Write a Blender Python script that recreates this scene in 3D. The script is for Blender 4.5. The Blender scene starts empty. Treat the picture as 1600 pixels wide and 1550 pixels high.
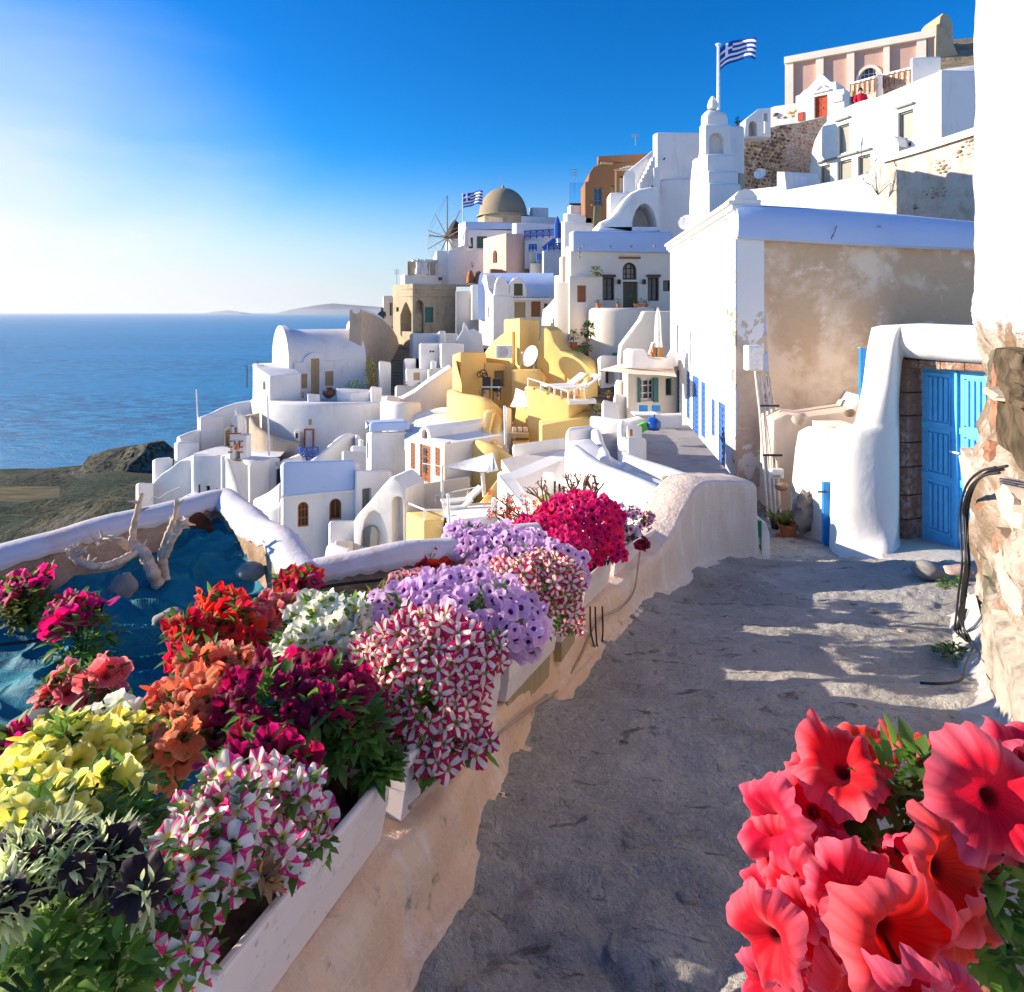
import bpy, bmesh, math, random
from mathutils import Vector, Matrix, noise
from mathutils.geometry import tessellate_polygon
R = math.radians
sc = bpy.context.scene
COL = sc.collection
random.seed(7)

# ------------------------------------------------------------------ camera
cam_d = bpy.data.cameras.new("camera")
cam = bpy.data.objects.new("camera", cam_d); COL.objects.link(cam)
cam.location = (0, 0, 0); cam.rotation_euler = (R(90), 0, 0)
cam_d.sensor_width = 36; cam_d.lens = 22.5; cam_d.shift_y = -0.18
cam_d.clip_start = 0.05; cam_d.clip_end = 200000
sc.camera = cam

# ------------------------------------------------------------------ daylight
SUN_EL, SUN_AZ = 17.5, 79.0          # azimuth: degrees to the left of straight ahead
sd = Vector((-math.sin(R(SUN_AZ)) * math.cos(R(SUN_EL)), math.cos(R(SUN_AZ)) * math.cos(R(SUN_EL)), math.sin(R(SUN_EL))))
sun_d = bpy.data.lights.new("sun", 'SUN'); sun_d.energy = 5.0; sun_d.angle = R(0.5); sun_d.color = (1.0, 0.86, 0.69)
sun = bpy.data.objects.new("sun", sun_d); COL.objects.link(sun)
sun.rotation_euler = sd.to_track_quat('Z', 'Y').to_euler()
sun.location = (-30, 20, 40)

world = bpy.data.worlds.new("World"); sc.world = world; world.use_nodes = True
wt = world.node_tree; wt.nodes.clear()
def wn(t, **k):
    n = wt.nodes.new(t)
    for a, b in k.items(): setattr(n, a, b)
    return n
wout = wn('ShaderNodeOutputWorld'); wbg = wn('ShaderNodeBackground'); wbg.inputs[1].default_value = 0.15
sky = wn('ShaderNodeTexSky'); sky.sky_type = 'NISHITA'; sky.sun_disc = False
sky.sun_elevation = R(SUN_EL); sky.sun_rotation = R(-SUN_AZ)
sky.altitude = 100; sky.air_density = 1.0; sky.dust_density = 0.6; sky.ozone_density = 2.0
hs = wn('ShaderNodeHueSaturation'); hs.inputs['Saturation'].default_value = 1.5; hs.inputs['Value'].default_value = 0.80
wt.links.new(sky.outputs[0], hs.inputs['Color'])
tc = wn('ShaderNodeTexCoord')
sep = wn('ShaderNodeSeparateXYZ'); wt.links.new(tc.outputs['Generated'], sep.inputs[0])
def wmath(op, a, b=None, clamp=False):
    n = wn('ShaderNodeMath', operation=op, use_clamp=clamp)
    for i, x in enumerate((a, b)):
        if x is None: continue
        if isinstance(x, (int, float)): n.inputs[i].default_value = x
        else: wt.links.new(x, n.inputs[i])
    return n.outputs[0]
# bright veil of thin high cloud round the sun's side of the sky
dot = wn('ShaderNodeVectorMath', operation='DOT_PRODUCT'); wt.links.new(tc.outputs['Generated'], dot.inputs[0])
hd = Vector((-math.sin(R(54)), math.cos(R(54)), 0.0)).normalized(); dot.inputs[1].default_value = hd
mp = wn('ShaderNodeMapping'); mp.inputs['Scale'].default_value = (1.2, 1.2, 5.0); mp.inputs['Rotation'].default_value = (0, R(12), 0)
wt.links.new(tc.outputs['Generated'], mp.inputs[0])
nz = wn('ShaderNodeTexNoise'); nz.inputs['Scale'].default_value = 1.6; nz.inputs['Detail'].default_value = 5; nz.inputs['Roughness'].default_value = 0.5
nz.inputs['Distortion'].default_value = 0.4
wt.links.new(mp.outputs[0], nz.inputs[0])
vn = wmath('MULTIPLY', wmath('SUBTRACT', nz.outputs[0], 0.5), 0.16)
g = wmath('ADD', wmath('SUBTRACT', dot.outputs['Value'], wmath('MULTIPLY', sep.outputs[2], 0.5)), vn)
mr = wn('ShaderNodeMapRange', interpolation_type='SMOOTHSTEP'); wt.links.new(g, mr.inputs[0])
mr.inputs[1].default_value = 0.62; mr.inputs[2].default_value = 1.06; mr.inputs[3].default_value = 0; mr.inputs[4].default_value = 1
# horizon haze
hz = wn('ShaderNodeMapRange', interpolation_type='SMOOTHERSTEP'); wt.links.new(sep.outputs[2], hz.inputs[0])
hz.inputs[1].default_value = 0.27; hz.inputs[2].default_value = -0.03; hz.inputs[3].default_value = 0; hz.inputs[4].default_value = 0.86
tot = wmath('MAXIMUM', mr.outputs[0], hz.outputs[0])
veil = wmath('ADD', tot, wmath('MULTIPLY', mr.outputs[0], 0.3), True)
mx = wn('ShaderNodeMix', data_type='RGBA'); wt.links.new(veil, mx.inputs[0]); tint = wn('ShaderNodeMix', data_type='RGBA', blend_type='MULTIPLY'); tint.inputs[0].default_value = 1; wt.links.new(hs.outputs[0], tint.inputs[6]); tint.inputs[7].default_value = (0.18, 0.66, 0.96, 1); wt.links.new(tint.outputs[2], mx.inputs[6])
vc = wn('ShaderNodeMix', data_type='RGBA'); wt.links.new(mr.outputs[0], vc.inputs[0]); vc.inputs[6].default_value = (2.75, 2.85, 3.2, 1); vc.inputs[7].default_value = (3.6, 3.65, 3.7, 1); wt.links.new(vc.outputs[2], mx.inputs[7])
# cumulus bank low over the islands
mp2 = wn('ShaderNodeMapping'); mp2.inputs['Scale'].default_value = (9, 9, 16); wt.links.new(tc.outputs['Generated'], mp2.inputs[0])
nz2 = wn('ShaderNodeTexNoise'); nz2.inputs['Scale'].default_value = 2.2; nz2.inputs['Detail'].default_value = 6; wt.links.new(mp2.outputs[0], nz2.inputs[0])
band = wn('ShaderNodeMapRange'); wt.links.new(sep.outputs[2], band.inputs[0])
band.inputs[1].default_value = 0.02; band.inputs[2].default_value = 0.085; band.inputs[3].default_value = 0.56; band.inputs[4].default_value = 0.76
cl = wn('ShaderNodeMapRange', interpolation_type='SMOOTHSTEP')
wt.links.new(wmath('SUBTRACT', nz2.outputs[0], band.outputs[0]), cl.inputs[0])
cl.inputs[1].default_value = 0.0; cl.inputs[2].default_value = 0.07; cl.inputs[3].default_value = 0; cl.inputs[4].default_value = 0.5
mx2 = wn('ShaderNodeMix', data_type='RGBA'); wt.links.new(cl.outputs[0], mx2.inputs[0]); wt.links.new(mx.outputs[2], mx2.inputs[6])
mx2.inputs[7].default_value = (3.15, 3.1, 3.2, 1)
wt.links.new(mx2.outputs[2], wbg.inputs[0]); wt.links.new(wbg.outputs[0], wout.inputs[0])

sc.view_settings.view_transform = 'Standard'; sc.view_settings.look = 'None'
sc.view_settings.exposure = 0.95; sc.view_settings.gamma = 1.0
sc.view_settings.use_curve_mapping = False
sc.render.engine = 'CYCLES'
sc.cycles.max_bounces = 7; sc.cycles.diffuse_bounces = 4; sc.cycles.transparent_max_bounces = 8
sc.cycles.use_denoising = True

# ------------------------------------------------------------------ materials
MATS = {}
def newmat(name):
    m = bpy.data.materials.new(name); m.use_nodes = True
    nt = m.node_tree; nt.nodes.clear()
    out = nt.nodes.new('ShaderNodeOutputMaterial')
    MATS[name] = m
    return m, nt, out
def nd(nt, t, **k):
    n = nt.nodes.new(t)
    for a, b in k.items(): setattr(n, a, b)
    return n
def c4(c): return (c[0], c[1], c[2], 1)
def noisen(nt, scale, detail=4, rough=0.55, dist=0, vec=None, sc3=None):
    geo = nd(nt, 'ShaderNodeNewGeometry')
    src = vec or geo.outputs['Position']
    if sc3:
        m = nd(nt, 'ShaderNodeMapping'); m.inputs['Scale'].default_value = sc3; nt.links.new(src, m.inputs[0]); src = m.outputs[0]
    n = nd(nt, 'ShaderNodeTexNoise'); n.inputs['Scale'].default_value = scale; n.inputs['Detail'].default_value = detail
    n.inputs['Roughness'].default_value = rough; n.inputs['Distortion'].default_value = dist
    nt.links.new(src, n.inputs['Vector']); return n.outputs[0]
def rampn(nt, fac, stops):
    r = nd(nt, 'ShaderNodeValToRGB'); nt.links.new(fac, r.inputs[0]); e = r.color_ramp.elements
    while len(e) < len(stops): e.new(0.5)
    for i, (p, c) in enumerate(stops):
        e[i].position = p; e[i].color = c4(c) if len(c) == 3 else c
    return r.outputs[0]
def mixn(nt, fac, a, b, mode='MIX'):
    m = nd(nt, 'ShaderNodeMix', data_type='RGBA', blend_type=mode)
    for i, x in ((0, fac), (6, a), (7, b)):
        if isinstance(x, (int, float)): m.inputs[i].default_value = x
        elif isinstance(x, tuple): m.inputs[i].default_value = c4(x)
        else: nt.links.new(x, m.inputs[i])
    return m.outputs[2]
def mrn(nt, v, a, b, c=0, d=1):
    m = nd(nt, 'ShaderNodeMapRange', interpolation_type='SMOOTHSTEP'); nt.links.new(v, m.inputs[0])
    for i, x in enumerate((a, b, c, d)): m.inputs[i + 1].default_value = x
    return m.outputs[0]
def bumpn(nt, h, strength, dist):
    b = nd(nt, 'ShaderNodeBump'); b.inputs['Strength'].default_value = strength; b.inputs['Distance'].default_value = dist
    nt.links.new(h, b.inputs['Height']); return b.outputs[0]
def prin(nt, out, col, rough=0.9, spec=0.2, normal=None, metal=0):
    p = nd(nt, 'ShaderNodeBsdfPrincipled')
    if isinstance(col, tuple): p.inputs['Base Color'].default_value = c4(col)
    else: nt.links.new(col, p.inputs['Base Color'])
    if isinstance(rough, (int, float)): p.inputs['Roughness'].default_value = rough
    else: nt.links.new(rough, p.inputs['Roughness'])
    p.inputs['Specular IOR Level'].default_value = spec; p.inputs['Metallic'].default_value = metal
    if normal: nt.links.new(normal, p.inputs['Normal'])
    nt.links.new(p.outputs[0], out.inputs[0]); return p

def plaster(name, col, stain=None, amt=0.35, lo=0.5, hi=0.75, sscale=0.6, bump=0.35, bs=6.0, bd=0.02, col2=None):
    """limewashed render: brush marks, hand-trowelled unevenness, blotches and runs of its own colour"""
    m, nt, out = newmat(name)
    big = noisen(nt, sscale, 5, 0.6, 0.3)
    runs = noisen(nt, 1.4, 4, 0.6, 0.2, sc3=(2.2, 2.2, 0.35))
    c2 = col2 or tuple(x * 0.93 for x in col)
    c = mixn(nt, mrn(nt, big, 0.35, 0.7), col, c2)
    st = stain or tuple(x * 0.72 for x in col)
    mask = nd(nt, 'ShaderNodeMath', operation='MULTIPLY'); nt.links.new(mrn(nt, runs, lo, hi), mask.inputs[0]); nt.links.new(mrn(nt, noisen(nt, sscale * 2.3, 6, 0.62), 0.42, 0.66), mask.inputs[1])
    m2 = nd(nt, 'ShaderNodeMath', operation='MULTIPLY'); nt.links.new(mask.outputs[0], m2.inputs[0]); m2.inputs[1].default_value = amt
    c = mixn(nt, m2.outputs[0], c, st)
    h1 = noisen(nt, bs, 5, 0.6); h2 = noisen(nt, bs * 0.16, 3, 0.5)
    ad = nd(nt, 'ShaderNodeMath', operation='MULTIPLY_ADD'); nt.links.new(h2, ad.inputs[0]); ad.inputs[1].default_value = 3.0; nt.links.new(h1, ad.inputs[2])
    prin(nt, out, c, 0.92, 0.12, bumpn(nt, ad.outputs[0], bump, bd))
    return m
def plain(name, col, rough=0.6, spec=0.3, metal=0, var=0.12, bump=0, bs=30):
    m, nt, out = newmat(name)
    n = noisen(nt, bs * 0.4, 4)
    c = mixn(nt, mrn(nt, n, 0.3, 0.7), tuple(x * (1 - var) for x in col), tuple(min(1, x * (1 + var)) for x in col))
    prin(nt, out, c, rough, spec, bumpn(nt, noisen(nt, bs, 4), bump, 0.01) if bump else None, metal)
    return m
WHITE = plaster("whitewash", (0.80, 0.775, 0.75), (0.55, 0.50, 0.45), 0.45, 0.42, 0.7)
SHADEB = plaster("whitewash_blue_shade", (0.44, 0.56, 0.80), (0.36, 0.46, 0.68), 0.5)  # bluish sky shade of parapets and roofs put into the whitewash colour
WHITE2 = plaster("whitewash_old", (0.76, 0.745, 0.73), (0.50, 0.45, 0.40), 0.55, 0.45, 0.7, 0.9)
CREAM = plaster("cream_wash", (0.80, 0.71, 0.60), (0.6, 0.5, 0.42), 0.35)
YELLOW = plaster("yellow_wash", (0.84, 0.58, 0.22), (0.62, 0.40, 0.15), 0.4)
PINK = plaster("pink_wash", (0.78, 0.52, 0.41), (0.60, 0.38, 0.30), 0.4)
PINKD = plaster("dusty_pink_wash", (0.56, 0.36, 0.30), (0.45, 0.28, 0.24), 0.4)
OCHRE = plaster("ochre_render", (0.46, 0.38, 0.26), (0.24, 0.20, 0.14), 0.7, 0.4, 0.65, 0.8)
TANW = plaster("tan_render", (0.50, 0.40, 0.30), (0.30, 0.24, 0.18), 0.6, 0.4, 0.65, 0.8)
BROWN = plaster("brown_render", (0.27, 0.145, 0.08), (0.16, 0.09, 0.06), 0.6)
DOME = plaster("dome_render", (0.36, 0.29, 0.20), (0.22, 0.18, 0.13), 0.5)
GREYROOF = plaster("grey_roof_cement", (0.34, 0.32, 0.32), (0.20, 0.19, 0.19), 0.6, 0.4, 0.6, 1.4, bs=20)
ROOFW = plaster("roof_wash", (0.70, 0.68, 0.67), (0.5, 0.47, 0.45), 0.5, 0.4, 0.65, 1.0)
BEIGER = plaster("beige_roof_wash", (0.66, 0.58, 0.52), (0.5, 0.43, 0.38), 0.5)
GLASS = None
def glassmat(name, col):
    m, nt, out = newmat(name); prin(nt, out, col, 0.08, 0.6); return m
GLASS = glassmat("window_glass", (0.06, 0.075, 0.085))
GLASSL = glassmat("pale_curtained_glass", (0.34, 0.33, 0.28))
def woodm(name, col):
    m, nt, out = newmat(name)
    n = noisen(nt, 8, 5, 0.6, 0, sc3=(6, 6, 0.6))
    c = mixn(nt, mrn(nt, n, 0.3, 0.7), tuple(x * 0.72 for x in col), col)
    prin(nt, out, c, 0.55, 0.3, bumpn(nt, n, 0.25, 0.004)); return m
W_BROWN = woodm("brown_wood", (0.36, 0.13, 0.05)); W_DARK = woodm("dark_wood", (0.10, 0.05, 0.028))
W_OLIVE = woodm("olive_wood", (0.12, 0.115, 0.06)); W_TAN = woodm("tan_wood", (0.45, 0.34, 0.18))
W_GREEN = woodm("green_wood", (0.02, 0.20, 0.10)); W_TEAL = woodm("teal_wood", (0.06, 0.20, 0.20))
STRIP_BLUE = woodm("blue_strip", (0.05, 0.16, 0.46)); W_RED = woodm("red_wood", (0.45, 0.06, 0.02))
W_WHITE = plain("white_painted_wood", (0.74, 0.73, 0.72), 0.5); W_GREY = woodm("grey_wood", (0.24, 0.25, 0.24))
W_ORANGE = woodm("orange_wood", (0.42, 0.19, 0.06))
BLUEM = plain("blue_painted_metal", (0.02, 0.10, 0.42), 0.4); DARKM = plain("dark_metal", (0.03, 0.03, 0.035), 0.5)
WHITEM = plain("white_enamel", (0.78, 0.78, 0.78), 0.35, 0.5); GREYM = plain("galvanised_grey", (0.35, 0.35, 0.36), 0.5)
TERRA = plain("terracotta", (0.46, 0.17, 0.07), 0.8, 0.15, bump=0.3)
BLACKC = plain("black_cable", (0.02, 0.02, 0.022), 0.5)
FABRIC = plain("canvas_white", (0.72, 0.70, 0.67), 0.9, 0.05); FABB = plain("canvas_beige", (0.70, 0.58, 0.47), 0.9, 0.05)
FLAGB = plain("flag_blue", (0.015, 0.07, 0.38), 0.8, 0.05, var=0.05); FLAGW = plain("flag_white", (0.82, 0.82, 0.84), 0.8, 0.05, var=0.02)
SOIL = plain("soil", (0.05, 0.032, 0.02), 0.95, 0.1, var=0.5, bump=0.8, bs=60)

# ------------------------------------------------------------------ mesh building
def P(px, py, d): return Vector(((px - 800) * d / 1000.0, d, (487 - py) * d / 1000.0))
WL = {}            # world location of every Empty / parent
class MB:
    def __init__(s): s.v = []; s.f = []; s.m = []; s.uv = None
    def add(s, vs, fs, mi=0):
        o = len(s.v); s.v += [Vector(v) for v in vs]
        for f in fs: s.f.append(tuple(i + o for i in f)); s.m.append(mi)
    def obox(s, O, U, V, W, a, b, c, mi=0):
        vs = [O + U * x + V * y + W * z for x in a for y in b for z in c]
        fs = [(0, 1, 3, 2), (4, 6, 7, 5), (0, 4, 5, 1), (2, 3, 7, 6), (0, 2, 6, 4), (1, 5, 7, 3)]
        s.add(vs, fs, mi)
    def box(s, lo, hi, mi=0):
        s.obox(Vector((0, 0, 0)), Vector((1, 0, 0)), Vector((0, 1, 0)), Vector((0, 0, 1)), (lo[0], hi[0]), (lo[1], hi[1]), (lo[2], hi[2]), mi)
    def tube(s, pts, r, n=7, mi=0):
        pts = [Vector(p) for p in pts]; k = len(pts)
        rr = r if isinstance(r, (list, tuple)) else [r] * k
        o = len(s.v); up = Vector((0, 0, 1)); prev = None
        for i, p in enumerate(pts):
            t = (pts[min(i + 1, k - 1)] - pts[max(i - 1, 0)]).normalized()
            a = (prev if prev is not None else (up if abs(t.z) < 0.9 else Vector((1, 0, 0))))
            a = (a - t * a.dot(t))
            if a.length < 1e-5: a = t.orthogonal()
            a.normalize(); prev = a; b = t.cross(a)
            for j in range(n):
                th = 2 * math.pi * j / n; s.v.append(p + (a * math.cos(th) + b * math.sin(th)) * rr[i])
        for i in range(k - 1):
            for j in range(n):
                s.f.append((o + i * n + j, o + i * n + (j + 1) % n, o + (i + 1) * n + (j + 1) % n, o + (i + 1) * n + j)); s.m.append(mi)
        s.f.append(tuple(o + j for j in range(n))[::-1]); s.m.append(mi)
        s.f.append(tuple(o + (k - 1) * n + j for j in range(n))); s.m.append(mi)
    def lathe(s, prof, c, n=20, mi=0):
        o = len(s.v); c = Vector(c)
        for (r, z) in prof:
            for j in range(n):
                th = 2 * math.pi * j / n; s.v.append(c + Vector((r * math.cos(th), r * math.sin(th), z)))
        for i in range(len(prof) - 1):
            for j in range(n):
                s.f.append((o + i * n + j, o + i * n + (j + 1) % n, o + (i + 1) * n + (j + 1) % n, o + (i + 1) * n + j)); s.m.append(mi)
        s.f.append(tuple(o + j for j in range(n))[::-1]); s.m.append(mi)
        s.f.append(tuple(o + (len(prof) - 1) * n + j for j in range(n))); s.m.append(mi)
    def grid(s, rows, mi=0, closed=False):
        o = len(s.v); nr = len(rows); nc = len(rows[0])
        for r in rows: s.v += [Vector(p) for p in r]
        for i in range(nr - 1):
            for j in range(nc - 1 + (1 if closed else 0)):
                s.f.append((o + i * nc + j, o + i * nc + (j + 1) % nc, o + (i + 1) * nc + (j + 1) % nc, o + (i + 1) * nc + j)); s.m.append(mi)
    def build(s, name, mats, parent=None, smooth=False, bevel=0, segs=2, normals=True, angle=35):
        if not isinstance(mats, (list, tuple)): mats = [mats]
        me = bpy.data.meshes.new(name)
        off = WL.get(parent.name, Vector((0, 0, 0))) if parent else Vector((0, 0, 0))
        me.from_pydata([v - off for v in s.v], [], s.f); me.update()
        for m in mats: me.materials.append(m)
        if len(mats) > 1: me.polygons.foreach_set('material_index', s.m)
        if normals or bevel:
            bm = bmesh.new(); bm.from_mesh(me)
            if bevel:
                bmesh.ops.remove_doubles(bm, verts=bm.verts, dist=1e-5)
                es = [e for e in bm.edges if len(e.link_faces) == 2 and e.calc_face_angle(0) > R(25)]
                bmesh.ops.bevel(bm, geom=es, offset=bevel, segments=segs, profile=0.5, affect='EDGES', clamp_overlap=True)
            if normals: bmesh.ops.recalc_face_normals(bm, faces=bm.faces)
            bm.to_mesh(me); bm.free()
        if smooth:
            me.polygons.foreach_set('use_smooth', [True] * len(me.polygons))
            if smooth != 'all': me.set_sharp_from_angle(angle=R(angle))
        o = bpy.data.objects.new(name, me); COL.objects.link(o)
        if parent: o.parent = parent
        WL[o.name] = off.copy()
        return o
def tag(o, label=None, cat=None, group=None, kind=None):
    if label: o['label'] = label
    if cat: o['category'] = cat
    if group: o['group'] = group
    if kind: o['kind'] = kind
    return o
def thing(name, label, cat, loc, group=None):
    o = bpy.data.objects.new(name, None); COL.objects.link(o); o.location = loc; o.empty_display_size = 0.2
    WL[o.name] = Vector(loc); return tag(o, label, cat, group)
def link_copy(o, parent=None, loc=None, rot=None, scale=None, name=None):
    c = o.copy(); COL.objects.link(c); c.parent = parent
    if loc is not None: c.location = loc
    if rot is not None: c.rotation_euler = rot
    if scale is not None: c.scale = scale
    WL[c.name] = Vector(c.location)
    return c
def copy_tree(o, parent=None):
    c = link_copy(o, parent)
    for ch in list(o.children): copy_tree(ch, c)
    return c

class Plane:
    """vertical plane through two (px, depth) ground points; px grows along U as seen from the camera"""
    def __init__(s, A, B):
        a = P(A[0], 487, A[1]); b = P(B[0], 487, B[1]); a.z = b.z = 0
        s.A = a; s.U = (b - a).normalized(); s.N = Vector((s.U.y, -s.U.x, 0))
        if s.N.dot(a) > 0: s.N = -s.N     # towards the viewer's side
    def hit(s, px, py=487):
        k = (px - 800) / 1000.0
        # (A + U t) . x = k * y
        t = (k * s.A.y - s.A.x) / (s.U.x - k * s.U.y)
        q = s.A + s.U * t; q.z = (487 - py) * q.y / 1000.0
        return t, q.z, q
    def w(s, t, z, n=0): return Vector((s.A.x + s.U.x * t + s.N.x * n, s.A.y + s.U.y * t + s.N.y * n, z))

def arch_pts(t0, t1, z0, z1, kind, n=8):
    w = (t1 - t0); c = (t0 + t1) / 2
    if kind == 'rect': return [(t0, z0), (t1, z0), (t1, z1), (t0, z1)]
    r = abs(w) / 2; rise = min(r, abs(z1 - z0) * 0.6); sp = z1 - rise
    if kind == 'round': rise = abs(z1 - z0) ; sp = z0
    pts = [(t0, z0), (t1, z0)]
    for i in range(n + 1):
        a = math.pi * i / n
        if kind == 'pointed':
            x = c + (w / 2) * math.cos(a); zz = sp + rise * (1 - abs(math.cos(a)) ** 1.3)
        else: x = c + (w / 2) * math.cos(a); zz = sp + rise * math.sin(a)
        if i in (0, n) and kind == 'round': continue
        pts.append((x, zz))
    return pts

def fill_opening(root, pl, H, off_n):
    """what stands in an opening; H has t0,t1,z0,z1,kind,depth,fill,col"""
    t0, t1, z0, z1 = H['t0'], H['t1'], H['z0'], H['z1']
    f = H.get('fill', 'win'); dep = H['depth']; n0 = off_n - dep + 0.02
    w, h = t1 - t0, z1 - z0; Z = Vector((0, 0, 1)); O = pl.w(t0, z0, n0)
    fm = H.get('frame', W_BROWN); pm = H.get('pane', GLASS)
    U, N = pl.U, pl.N
    poly = arch_pts(t0, t1, z0, z1, H.get('kind', 'rect'))
    if f == 'none': return
    pb = MB(); pb.add([pl.w(t, z, n0 + 0.015) for t, z in poly] + [pl.w(t, z, n0 - 0.02) for t, z in poly],
                      [tuple(range(len(poly))), tuple(range(len(poly), 2 * len(poly)))[::-1]] + [(i, (i + 1) % len(poly), (i + 1) % len(poly) + len(poly), i + len(poly)) for i in range(len(poly))])
    if f == 'win':
        nx, ny = H.get('grid', (2, 3)); fw = min(w, h) * H.get('fw', 0.12)
        fb = MB()
        if H.get('kind', 'rect') == 'rect':
            fb.obox(O, U, Z, N, (0, fw), (0, h), (0.016, 0.09)); fb.obox(O, U, Z, N, (w - fw, w), (0, h), (0.016, 0.09))
            fb.obox(O, U, Z, N, (fw, w - fw), (h - fw, h), (0.016, 0.09)); fb.obox(O, U, Z, N, (fw, w - fw), (0, fw), (0.016, 0.09))
        else:
            cx, cz = (t0 + t1) / 2, (z0 + z1) / 2
            inn = [(cx + (t - cx) * (1 - 2 * fw / w), cz + (z - cz) * (1 - 2 * fw / h)) for t, z in poly]
            k = len(poly)
            vs = [pl.w(t, z, n0 + 0.09) for t, z in poly] + [pl.w(t, z, n0 + 0.09) for t, z in inn] + [pl.w(t, z, n0 + 0.016) for t, z in inn]
            fb.add(vs, [(i, (i + 1) % k, k + (i + 1) % k, k + i) for i in range(k)] + [(k + i, k + (i + 1) % k, 2 * k + (i + 1) % k, 2 * k + i) for i in range(k)])
        mw = fw * 0.45
        for i in range(1, nx): x = w * i / nx; fb.obox(O, U, Z, N, (x - mw / 2, x + mw / 2), (fw, h - fw), (0.017, 0.06))
        for j in range(1, ny): y = h * j / ny; fb.obox(O, U, Z, N, (fw, w - fw), (y - mw / 2, y + mw / 2), (0.017, 0.055))
        fr = fb.build('window', fm, root); pb.build('pane', pm, fr)
        if H.get('sill'):
            sb = MB(); sb.obox(pl.w(t0, z0, off_n), U, Z, N, (-0.06, w + 0.06), (-0.07, -0.003), (-0.02, 0.07)); sb.build('sill', H.get('sill'), fr)
    elif f in ('door', 'shut'):
        o = pb.build('door' if f == 'door' else 'shutter', fm, root)
        bb = MB(); nb = H.get('boards', 2)
        if f == 'door' and H.get('kind', 'rect') == 'rect' and H.get('panels', True):
            fw = w * 0.1; lw = w / nb
            for b in range(nb):
                for j in range(3):
                    y0 = h * (0.05 + 0.32 * j); pb2 = MB()
                    pb2.obox(O, U, Z, N, (b * lw + fw * 0.8, (b + 1) * lw - fw * 0.8), (y0, y0 + h * 0.27), (0.014, 0.035))
                    pb2.build('panel', H.get('panel_mat', fm), o)
            hb = MB(); hb.obox(O, U, Z, N, (w * 0.5 + fw * 0.2, w * 0.5 + fw * 0.5), (h * 0.42, h * 0.5), (0.035, 0.09)); hb.build('handle', GREYM, o)
        else:
            ns = max(3, int(h / 0.12)); ns = min(ns, 14)
            for j in range(ns):
                y0 = h * (0.04 + 0.92 * j / ns)
                if H.get('kind', 'rect') != 'rect' and y0 > h * 0.72: break
                bb.obox(O, U, Z, N, (w * 0.08, w * 0.46), (y0, y0 + h * 0.5 / ns), (0.014, 0.03)); bb.obox(O, U, Z, N, (w * 0.54, w * 0.92), (y0, y0 + h * 0.5 / ns), (0.014, 0.03))
            sl_ = bb.build('slats', fm, o); sl_['kind'] = 'stuff'
    elif f == 'void':
        pb.build('recess', H.get('frame', WHITE), root)

def cut_face(bm, pl, holes, off_n):
    """replace the largest face lying on the plane by one with real openings and reveals"""
    N = pl.N; best = None; ba = 0
    for f in bm.faces:
        f.normal_update()
        if abs(f.normal.dot(N)) > 0.999 and abs((f.calc_center_median() - pl.A).dot(N) - off_n) < 0.02:
            a = f.calc_area()
            if a > ba: best, ba = f, a
    if best is None: print('NO FACE for hole'); return
    outer = [((v.co - pl.A).dot(pl.U), v.co.z) for v in best.verts]
    ov = list(best.verts)
    loops = [[Vector((a, b, 0)) for a, b in outer]]; hv = []
    for H in holes:
        poly = arch_pts(H['t0'], H['t1'], H['z0'], H['z1'], H.get('kind', 'rect'))
        loops.append([Vector((a, b, 0)) for a, b in poly])
        fr = [bm.verts.new(pl.w(a, b, off_n)) for a, b in poly]; bk = [bm.verts.new(pl.w(a, b, off_n - H['depth'])) for a, b in poly]
        hv.append((fr, bk))
    allv = ov + [v for fr, _ in hv for v in fr]
    mi = best.material_index
    bmesh.ops.delete(bm, geom=[best], context='FACES_ONLY')
    for tri in tessellate_polygon(loops):
        try: f = bm.faces.new([allv[i] for i in tri]); f.material_index = mi
        except ValueError: pass
    for fr, bk in hv:
        k = len(fr)
        for i in range(k):
            bm.faces.new([fr[i], fr[(i + 1) % k], bk[(i + 1) % k], bk[i]]).material_index = mi
        bm.faces.new(bk).material_index = mi

def hole(pl, px0, px1, py0, py1, off=0, **k):
    """opening from its pixel box on the plane (py0 = top)"""
    t0, _, q0 = pl.hit(px0); t1, _, q1 = pl.hit(px1)
    if t0 > t1: t0, t1 = t1, t0
    tm, _, qm = pl.hit((px0 + px1) / 2)
    dd = qm.y / 1000.0
    h = dict(t0=t0, t1=t1, z0=(487 - py1) * dd, z1=(487 - py0) * dd, depth=k.pop('depth', 0.22)); h.update(k)
    return h

def solid(root, name, bm, mats, smooth=True, angle=30):
    bmesh.ops.recalc_face_normals(bm, faces=bm.faces)
    me = bpy.data.meshes.new(name)
    off = WL.get(root.name, Vector((0, 0, 0))) if root else Vector((0, 0, 0))
    bmesh.ops.translate(bm, verts=bm.verts, vec=-off)
    bm.to_mesh(me); bm.free()
    for m in (mats if isinstance(mats, (list, tuple)) else [mats]): me.materials.append(m)
    if smooth:
        me.polygons.foreach_set('use_smooth', [True] * len(me.polygons)); me.set_sharp_from_angle(angle=R(angle))
    o = bpy.data.objects.new(name, me); COL.objects.link(o)
    if root: o.parent = root
    WL[o.name] = off.copy()
    return o

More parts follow.
